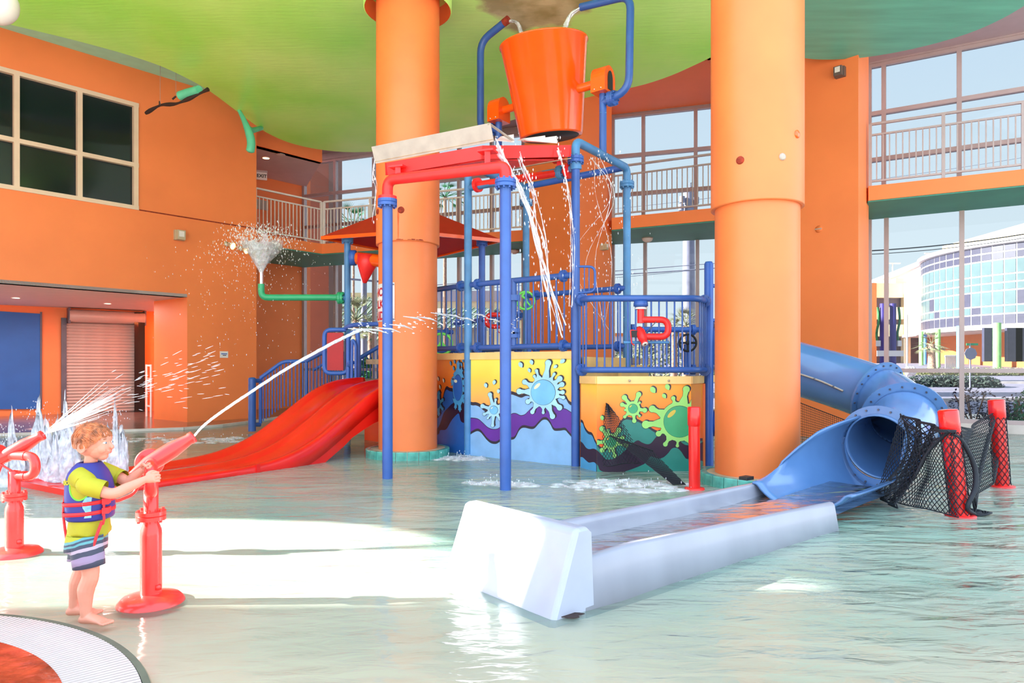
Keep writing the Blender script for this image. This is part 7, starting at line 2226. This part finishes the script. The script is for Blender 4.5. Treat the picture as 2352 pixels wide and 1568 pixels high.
hs4 = thing('far_building', 'long pale grey and cream block on the skyline behind the middle bars', 'building', (-2, 62, 1.8))
mb = MB(); mb.box(-8, 62, 1.6, 3.0, 66, H_(690, 62)); mb.build('wall', 'cream_build', hs4)
mb = MB(); mb.box(-8.2, 61.8, H_(692, 62), 2.2, 66.2, H_(668, 62)); mb.build('roof', 'ceil_grey', hs4)
for k in range(4):
    mb = MB(); mb.box(-6.6 + k * 2.2, 61.9, H_(735, 62), -5.4 + k * 2.2, 62.05, H_(712, 62)); mb.build('window', 'pane_dark', hs4)
hs5 = thing('far_building', 'pale low building far behind the lower deck bars', 'building', (13, 60, 1.8))
mb = MB(); mb.box(8, 60, 1.6, 19.5, 66, H_(772, 60)); mb.build('wall', 'build_white', hs5)
mb = MB(); mb.box(7.8, 59.8, H_(772, 60), 19.7, 66, H_(765, 60)); mb.build('roof', 'orange_build', hs5)
for k in range(5):
    mb = MB(); mb.box(9 + k * 2.1, 59.9, H_(812, 60), 10.1 + k * 2.1, 60.05, H_(788, 60)); mb.build('window', 'pane_dark', hs5)
# outer wall wing beyond the left end of the glazing
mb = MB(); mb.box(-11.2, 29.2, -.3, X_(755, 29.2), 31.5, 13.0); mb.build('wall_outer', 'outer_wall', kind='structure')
# utility pole and wires
def wire(a, b, sag, label, r=.022, m='pole_grey', group=None):
    mb = MB(); a = Vector(a); b = Vector(b)
    mb.tube([a.lerp(b, k / 12) - Z(sag * 4 * (k / 12) * (1 - k / 12)) for k in range(13)], r, 5); mb.build('power_line', m, None, label, 'cable', group, loc=tuple(a))
t_ = thing('utility_pole', 'tall grey utility pole with transformers behind the balcony bars', 'pole', (X_(1582, 40), 40, terr(40)))
mb = MB(); x = X_(1582, 40); mb.tube([(x, 40, terr(40) - .3), (x, 40, H_(440, 40))], [.42, .3], 12); mb.build('shaft', 'pole_grey', t_)
for k, (dx_, py) in enumerate(((-.45, 460), (.35, 462), (-.5, 478))):
    mb = MB(); mb.tube([(x + dx_, 39.7, H_(py + 8, 40)), (x + dx_, 39.7, H_(py - 6, 40))], .16, 10); mb.build('transformer', 'pole_grey', t_)
for k in range(4):
    mb = MB(); mb.lathe([(.0, 0), (.13, .03), (0, .06)], (x + .12, 40, H_(434 - 4 * k, 40)), (0, 0, 1), 8); mb.build('insulator', 'pole_grey', t_)
t_ = thing('utility_pole', 'thinner grey utility pole beneath the red cone at left', 'pole', (X_(836, 38), 38, terr(38)))
mb = MB(); x = X_(836, 38); mb.tube([(x, 38, terr(38) - .3), (x, 38, H_(610, 38))], .16, 10); mb.build('shaft', 'pole_grey', t_)
mb = MB(); mb.bar((x - 1.0, 38, H_(640, 38)), (x + 1.3, 38, H_(648, 38)), .08, .1); mb.build('cross_arm', 'pole_grey', t_)
wire(W(900, 662, 38), W(1700, 600, 39), .0, 'upper street cable running behind the tower and lower deck')
wire(W(900, 676, 38), W(1700, 610, 39), .1, 'lower street cable just under the upper one', .014)
wire(W(1390, 632, 36), W(1980, 583, 36), .1, 'thick cable rising to the right behind the lower deck', .03)
wire(W(1950, 578, 34), W(2500, 510, 34), .25, 'dark cable crossing the sky before the round building', .03, 'ink')
wire(W(1950, 586, 34), W(2500, 519, 34), .25, 'second dark cable just below the first at right', .018, 'ink')
wire(W(1400, 480, 40), W(1700, 445, 40), .05, 'thin high cable behind the right balcony bars', .012)
wire(W(1950, 420, 38), W(2500, 335, 38), .1, 'thin high cable behind the far right balcony bars', .012)
wire(W(740, 692, 38), W(905, 690, 38), .0, 'thin cable across the left white roof', .02, 'ink')
# ================================================================== MOVING WATER
def jitter_tube(mb, pts, r0, r1, seg=7, n=6, seed=1, wob=.3, z=1):
    p = catmull(pts, n); rnd = random.Random(seed)
    mb.tube(p, [(r0 + (r1 - r0) * i / len(p)) * (1 + wob * rnd.uniform(-1, 1)) for i in range(len(p))], seg)
    return p
# jet of the boy's cannon
tip = piv1 + aim1 * .30
end = W(1010, 727, 9.6)
mids = [tip, W(480, 967, 5.0), W(560, 911, 5.5), W(665, 843, 6.2), W(770, 785, 7.0), W(830, 757, 7.6)]
mb = MB(); jitter_tube(mb, mids, .0065, .017, 8, 14, 3, .12)
jitter_tube(mb, [m_ + Vector((.004, 0, .012)) for m_ in mids[1:]], .003, .009, 6, 14, 8, .4)
rnd = random.Random(4)
pts = []; szs = []
for k in range(130):
    f = rnd.random(); base = W(800, 763, 7.5).lerp(W(1190, 745, 10.2), f); base.z += .25 * 4 * f * (1 - f) * .35
    pts.append(base + Vector((rnd.gauss(0, .02), rnd.gauss(0, .05), rnd.gauss(0, .035 + .05 * f)))); szs.append(rnd.uniform(.003, .012))
mb.drops(pts, szs, lambda p: (.8, 1, -.05))
for k in range(12):
    f = k / 12; a = W(800 + 380 * f, 762 - 40 * math.sin(f * 2.4) + rnd.uniform(-8, 8), 7.5 + 2.6 * f); mb.tube([a, a + Vector((.12, .3, .0)), a + Vector((.2, .5, -.03))], [.004, .013, .003], 6)
mb.build('water_jet', 'jet', None, 'long white water jet arching from the boy cannon towards the column', 'water', kind='stuff', loc=tuple(tip))
# spray of the left cannon: fan of fine streaks
tip2 = piv2 + aim2 * .30
mb = MB(); rnd = random.Random(9)
for k in range(75):
    L_ = rnd.uniform(.3, .75); d = (aim2 + Vector((rnd.gauss(0, .10), rnd.gauss(0, .12), rnd.gauss(0, .12)))).normalized()
    a = tip2 + d * rnd.uniform(0, .12); b = tip2 + d * L_ - Z(.03)
    mb.tube([a, (a + b) / 2, b], [.0012, .0024, .001], 4)
for k in range(110):
    f = rnd.uniform(.7, 1.55); d = (aim2 + Vector((rnd.gauss(0, .07), rnd.gauss(0, .15), rnd.gauss(0, .10)))).normalized()
    a = tip2 + d * f - Z(.10 * f * f); e = d * rnd.uniform(.03, .10); e.z -= .02
    mb.tube([a, a + e * .5, a + e], [.0008, .0026, .0008], 4)
mb.build('water_spray', 'jet', None, 'fan of fine water streaks shot up right by the left cannon', 'water', kind='stuff', loc=tuple(tip2))
# bubbling geysers behind the boy
def geyser(px, py_top, Y, wpx, label, seed, lumps=26):
    base = Vector((X_(px, Y), Y, 0)); top = H_(py_top, Y); w = wpx / FPX * Y
    rnd = random.Random(seed); mb = MB()
    for k in range(8):                                        # ragged domes of aerated water
        x0 = rnd.gauss(0, .26) * w if k else 0; tt = top * (1 if k == 0 else rnd.uniform(.35, .8)); w0 = w * (.20 if k == 0 else rnd.uniform(.2, .4)); y0 = rnd.gauss(0, .12) * w
        rows = []
        for i in range(30):
            f = i / 29; row = []
            for q in range(36):
                a = 2 * PI * q / 36
                r = w0 * (max(0, 1 - f ** 2.8) ** .7 + .02)
                p = Vector((math.cos(a), math.sin(a) * .7, 0))
                n1 = noise.noise(Vector((p.x * 1.3 + seed * 3, p.y * 1.3 + k * 5, f * 2.5)))
                n2 = noise.noise(Vector((p.x * 3.5 + seed, p.y * 3.5 + k * 2, f * 9))) 
                n3 = noise.noise(Vector((p.x * 9 + seed, p.y * 9 + k * 2, f * 22)))
                nn = 1 + .6 * n1 + .40 * n2 + .12 * n3
                zz = tt * f * (1 + .55 * noise.noise(Vector((p.x * 2.4 + k, p.y * 2.4, seed + 4 * p.x))) + .08 * n2)
                row.append(base + Vector((x0 + p.x * r * nn, y0 + p.y * r * nn, zz)))
            rows.append(row)
        mb.loft(rows)
    pts = []; szs = []
    for k in range(150):
        f = rnd.random(); pts.append(base + Vector((rnd.gauss(0, .34) * w, rnd.gauss(0, .2) * w, top * (f * 1.1)))); szs.append(rnd.uniform(.002, .007))
    mb.drops(pts, szs)
    mb.build('water_geyser', 'foam', None, label, 'water', kind='stuff', loc=tuple(base))
geyser(85, 935, 9.0, 65, 'tallest foaming water geyser behind the left cannon', 1, 30)
geyser(15, 985, 8.8, 55, 'low foaming water mound at the left edge', 2, 24)
geyser(150, 955, 9.0, 60, 'foaming water mound between left cannon and boy', 3, 28)
geyser(265, 958, 9.0, 42, 'pointed foaming water mound right behind the boy head', 4, 24)
# upward spray from the green pipe nozzle
noz = W(600, 626, 14.5)
mb = MB(); rnd = random.Random(12)
for sh in range(3):
    rings = []
    for i in range(10):
        f = i / 9
        rings.append([noz + Vector((math.cos(a) * (.035 + (.26 + .05 * sh) * f ** 1.25) * (1 + .16 * math.sin(5 * a + sh * 2 + i * .4)), math.sin(a) * (.035 + .30 * f ** 1.25), (.62 + .22 * noise.noise(Vector((math.cos(a) * 3 + sh, math.sin(a) * 3, 7))) + .07 * math.sin(11 * a + sh)) * f)) for a in [2 * PI * k / 28 for k in range(28)]])
    mb.loft(rings, cap=False)
cone_o = mb.build('water_fountain', 'thin', None, 'bursting fountain of droplets above the chrome nozzle', 'water', kind='stuff', loc=tuple(noz))
mb = MB()
pts = []; szs = []
def burst():
    a = rnd.random() * 2 * PI; vx = rnd.uniform(.3, 1.5); vz = rnd.uniform(3.2, 4.4); t_ = rnd.uniform(.16, .62)
    return noz + Vector((math.cos(a) * vx * t_ * 1.25 - .12 * t_, math.sin(a) * vx * t_, vz * t_ - 4.9 * t_ * t_ + rnd.gauss(0, .03)))
for k in range(1500):
    pts.append(burst()); szs.append(rnd.uniform(.003, .013))
for k in range(420):
    pts.append(noz + Vector((rnd.gauss(-.25, .75), rnd.gauss(0, .5), .6 - abs(rnd.gauss(0, 1.1))))); szs.append(rnd.uniform(.003, .010))
mb.drops(pts, szs)
mb.build('water_droplets', 'spray', None, 'cloud of droplets bursting and falling round the fountain', 'water', kind='stuff', loc=tuple(noz))
# pours into the bucket
def pour(a, b, label, n, spread, seed, m='thin', r=.02):
    rnd = random.Random(seed); mb = MB(); a = Vector(a); b = Vector(b)
    for k in range(n):
        o = Vector((rnd.gauss(0, spread * .35), rnd.gauss(0, spread * .35), 0)); o2 = Vector((rnd.gauss(0, spread), rnd.gauss(0, spread), 0))
        h = (b - a); p = [a + o, a + h * .25 + o - Z(.0) + Vector((h.x * .15, h.y * .15, -h.z * .1)), a + h * .6 + (o + o2) / 2 + Vector((h.x * .08, h.y * .08, -h.z * .04)), b + o2]
        jitter_tube(mb, p, r * .7, r, 6, 5, seed * 31 + k, .45)
    mb.build('falling_water', m, None, label, 'water', kind='stuff', loc=tuple(a))
e1 = at_ax(MR, -.42) + Z(7.44); pour(e1, BC + bax * .75 + axd * .22, 'water pouring from the upper right blue pipe into the bucket', 8, .05, 5)
e2 = at_ax(ML, .25) + Z(7.68); pour(e2, BC + bax * .75 - axd * .30, 'water pouring from the upper left blue pipe into the bucket', 7, .04, 6)
# falls from the splash roof
def fall(pts, label, n, r, seed, spread0=.02, spread1=.15, m='thin', ndrop=90):
    rnd = random.Random(seed); mb = MB()
    P = [Vector(p) for p in pts]
    for k in range(n):
        q = []
        for i, p in enumerate(P):
            s = spread0 + (spread1 - spread0) * i / (len(P) - 1)
            q.append(p + Vector((rnd.gauss(0, s), rnd.gauss(0, s * .6), rnd.gauss(0, .03))))
        a = rnd.random() * .4; 
        jitter_tube(mb, q, r, r * .45, 6, 6, seed * 7 + k, .55)
    dp = []; sz = []
    for k in range(ndrop):
        f = rnd.random() * (len(P) - 1); i = int(f); p = P[i].lerp(P[min(i + 1, len(P) - 1)], f - i)
        s = spread0 + spread1 * f / len(P) * 2; dp.append(p + Vector((rnd.gauss(0, s), rnd.gauss(0, s), rnd.gauss(0, .1)))); sz.append(rnd.uniform(.004, .013))
    mb.drops(dp, sz); mb.build('falling_water', m, None, label, 'water', kind='stuff', loc=tuple(P[0]))
fall([W(1140, 330, 8.9), W(1172, 390, 8.8), W(1205, 450, 8.75), W(1232, 540, 8.7), W(1262, 640, 8.65), W(1290, 760, 8.6)], 'main slanting ribbon of water falling from the beige lip', 5, .016, 1, .015, .10)
fall([W(1186, 335, 9.4), W(1205, 390, 9.35), W(1228, 450, 9.3), W(1245, 560, 9.2), W(1262, 690, 9.1)], 'thinner second ribbon of water falling behind the main one', 3, .011, 2, .01, .08)
fall([W(1282, 335, 10.0), W(1296, 400, 9.95), W(1306, 470, 9.9), W(1312, 560, 9.9), W(1312, 700, 9.85)], 'thin water thread falling beside the front tower leg', 3, .009, 3, .008, .03)
fall([W(860, 376, 9.5), W(857, 400, 9.5), W(862, 430, 9.5), W(858, 500, 9.5)], 'thin dribble of water off the left end of the beige lip', 2, .008, 4, .006, .02, ndrop=12)
fall([W(1372, 360, 11.2), W(1374, 450, 11.1), W(1376, 600, 11.0), W(1380, 760, 10.9)], 'sheet of drops raining between the right tower legs', 4, .006, 7, .12, .22, ndrop=260)
# foam ring on the pool where water lands
def foam_patch(cx, cy, rx, ry, label, seed, n=70):
    rnd = random.Random(seed); mb = MB()
    for k in range(n):
        a = rnd.random() * 2 * PI; s = rnd.random() ** .6
        c = Vector((cx + math.cos(a) * rx * s, cy + math.sin(a) * ry * s, -.006)); r = rnd.uniform(.04, .13)
        v0 = len(mb.v); mb.ell(c, r * 1.6, r * .8, .012 + .02 * rnd.random(), 10, 6)
        for i in range(v0, len(mb.v)):
            p = Vector(mb.v[i]); nn = 1 + .5 * noise.noise(p * 9); q = c + (p - c) * nn; mb.v[i] = (q.x, q.y, q.z)
    dp = []; sz = []
    for k in range(60):
        a = rnd.random() * 2 * PI; s = rnd.random(); dp.append(Vector((cx + math.cos(a) * rx * s, cy + math.sin(a) * ry * s, abs(rnd.gauss(0, .05))))); sz.append(rnd.uniform(.003, .01))
    mb.drops(dp, sz); mb.build('foam_patch', 'thin', None, label, 'water', kind='stuff', loc=(cx, cy, 0))
q = G(1440, 1115); foam_patch(q.x, q.y, .9, .5, 'churned foam on the pool below the falling water before the green mural', 1)
q = G(1050, 1052); foam_patch(q.x, q.y, .5, .35, 'splash foam at the foot of the blue mural beside the tiled plinth', 2, 40)
q = G(520, 1010); foam_patch(q.x, q.y, 2.2, .6, 'pale churned water left of the red slide', 3, 90)
q = G(1150, 1112); foam_patch(q.x, q.y, .45, .2, 'little splash foam round the foot of the front blue pole', 4, 24)
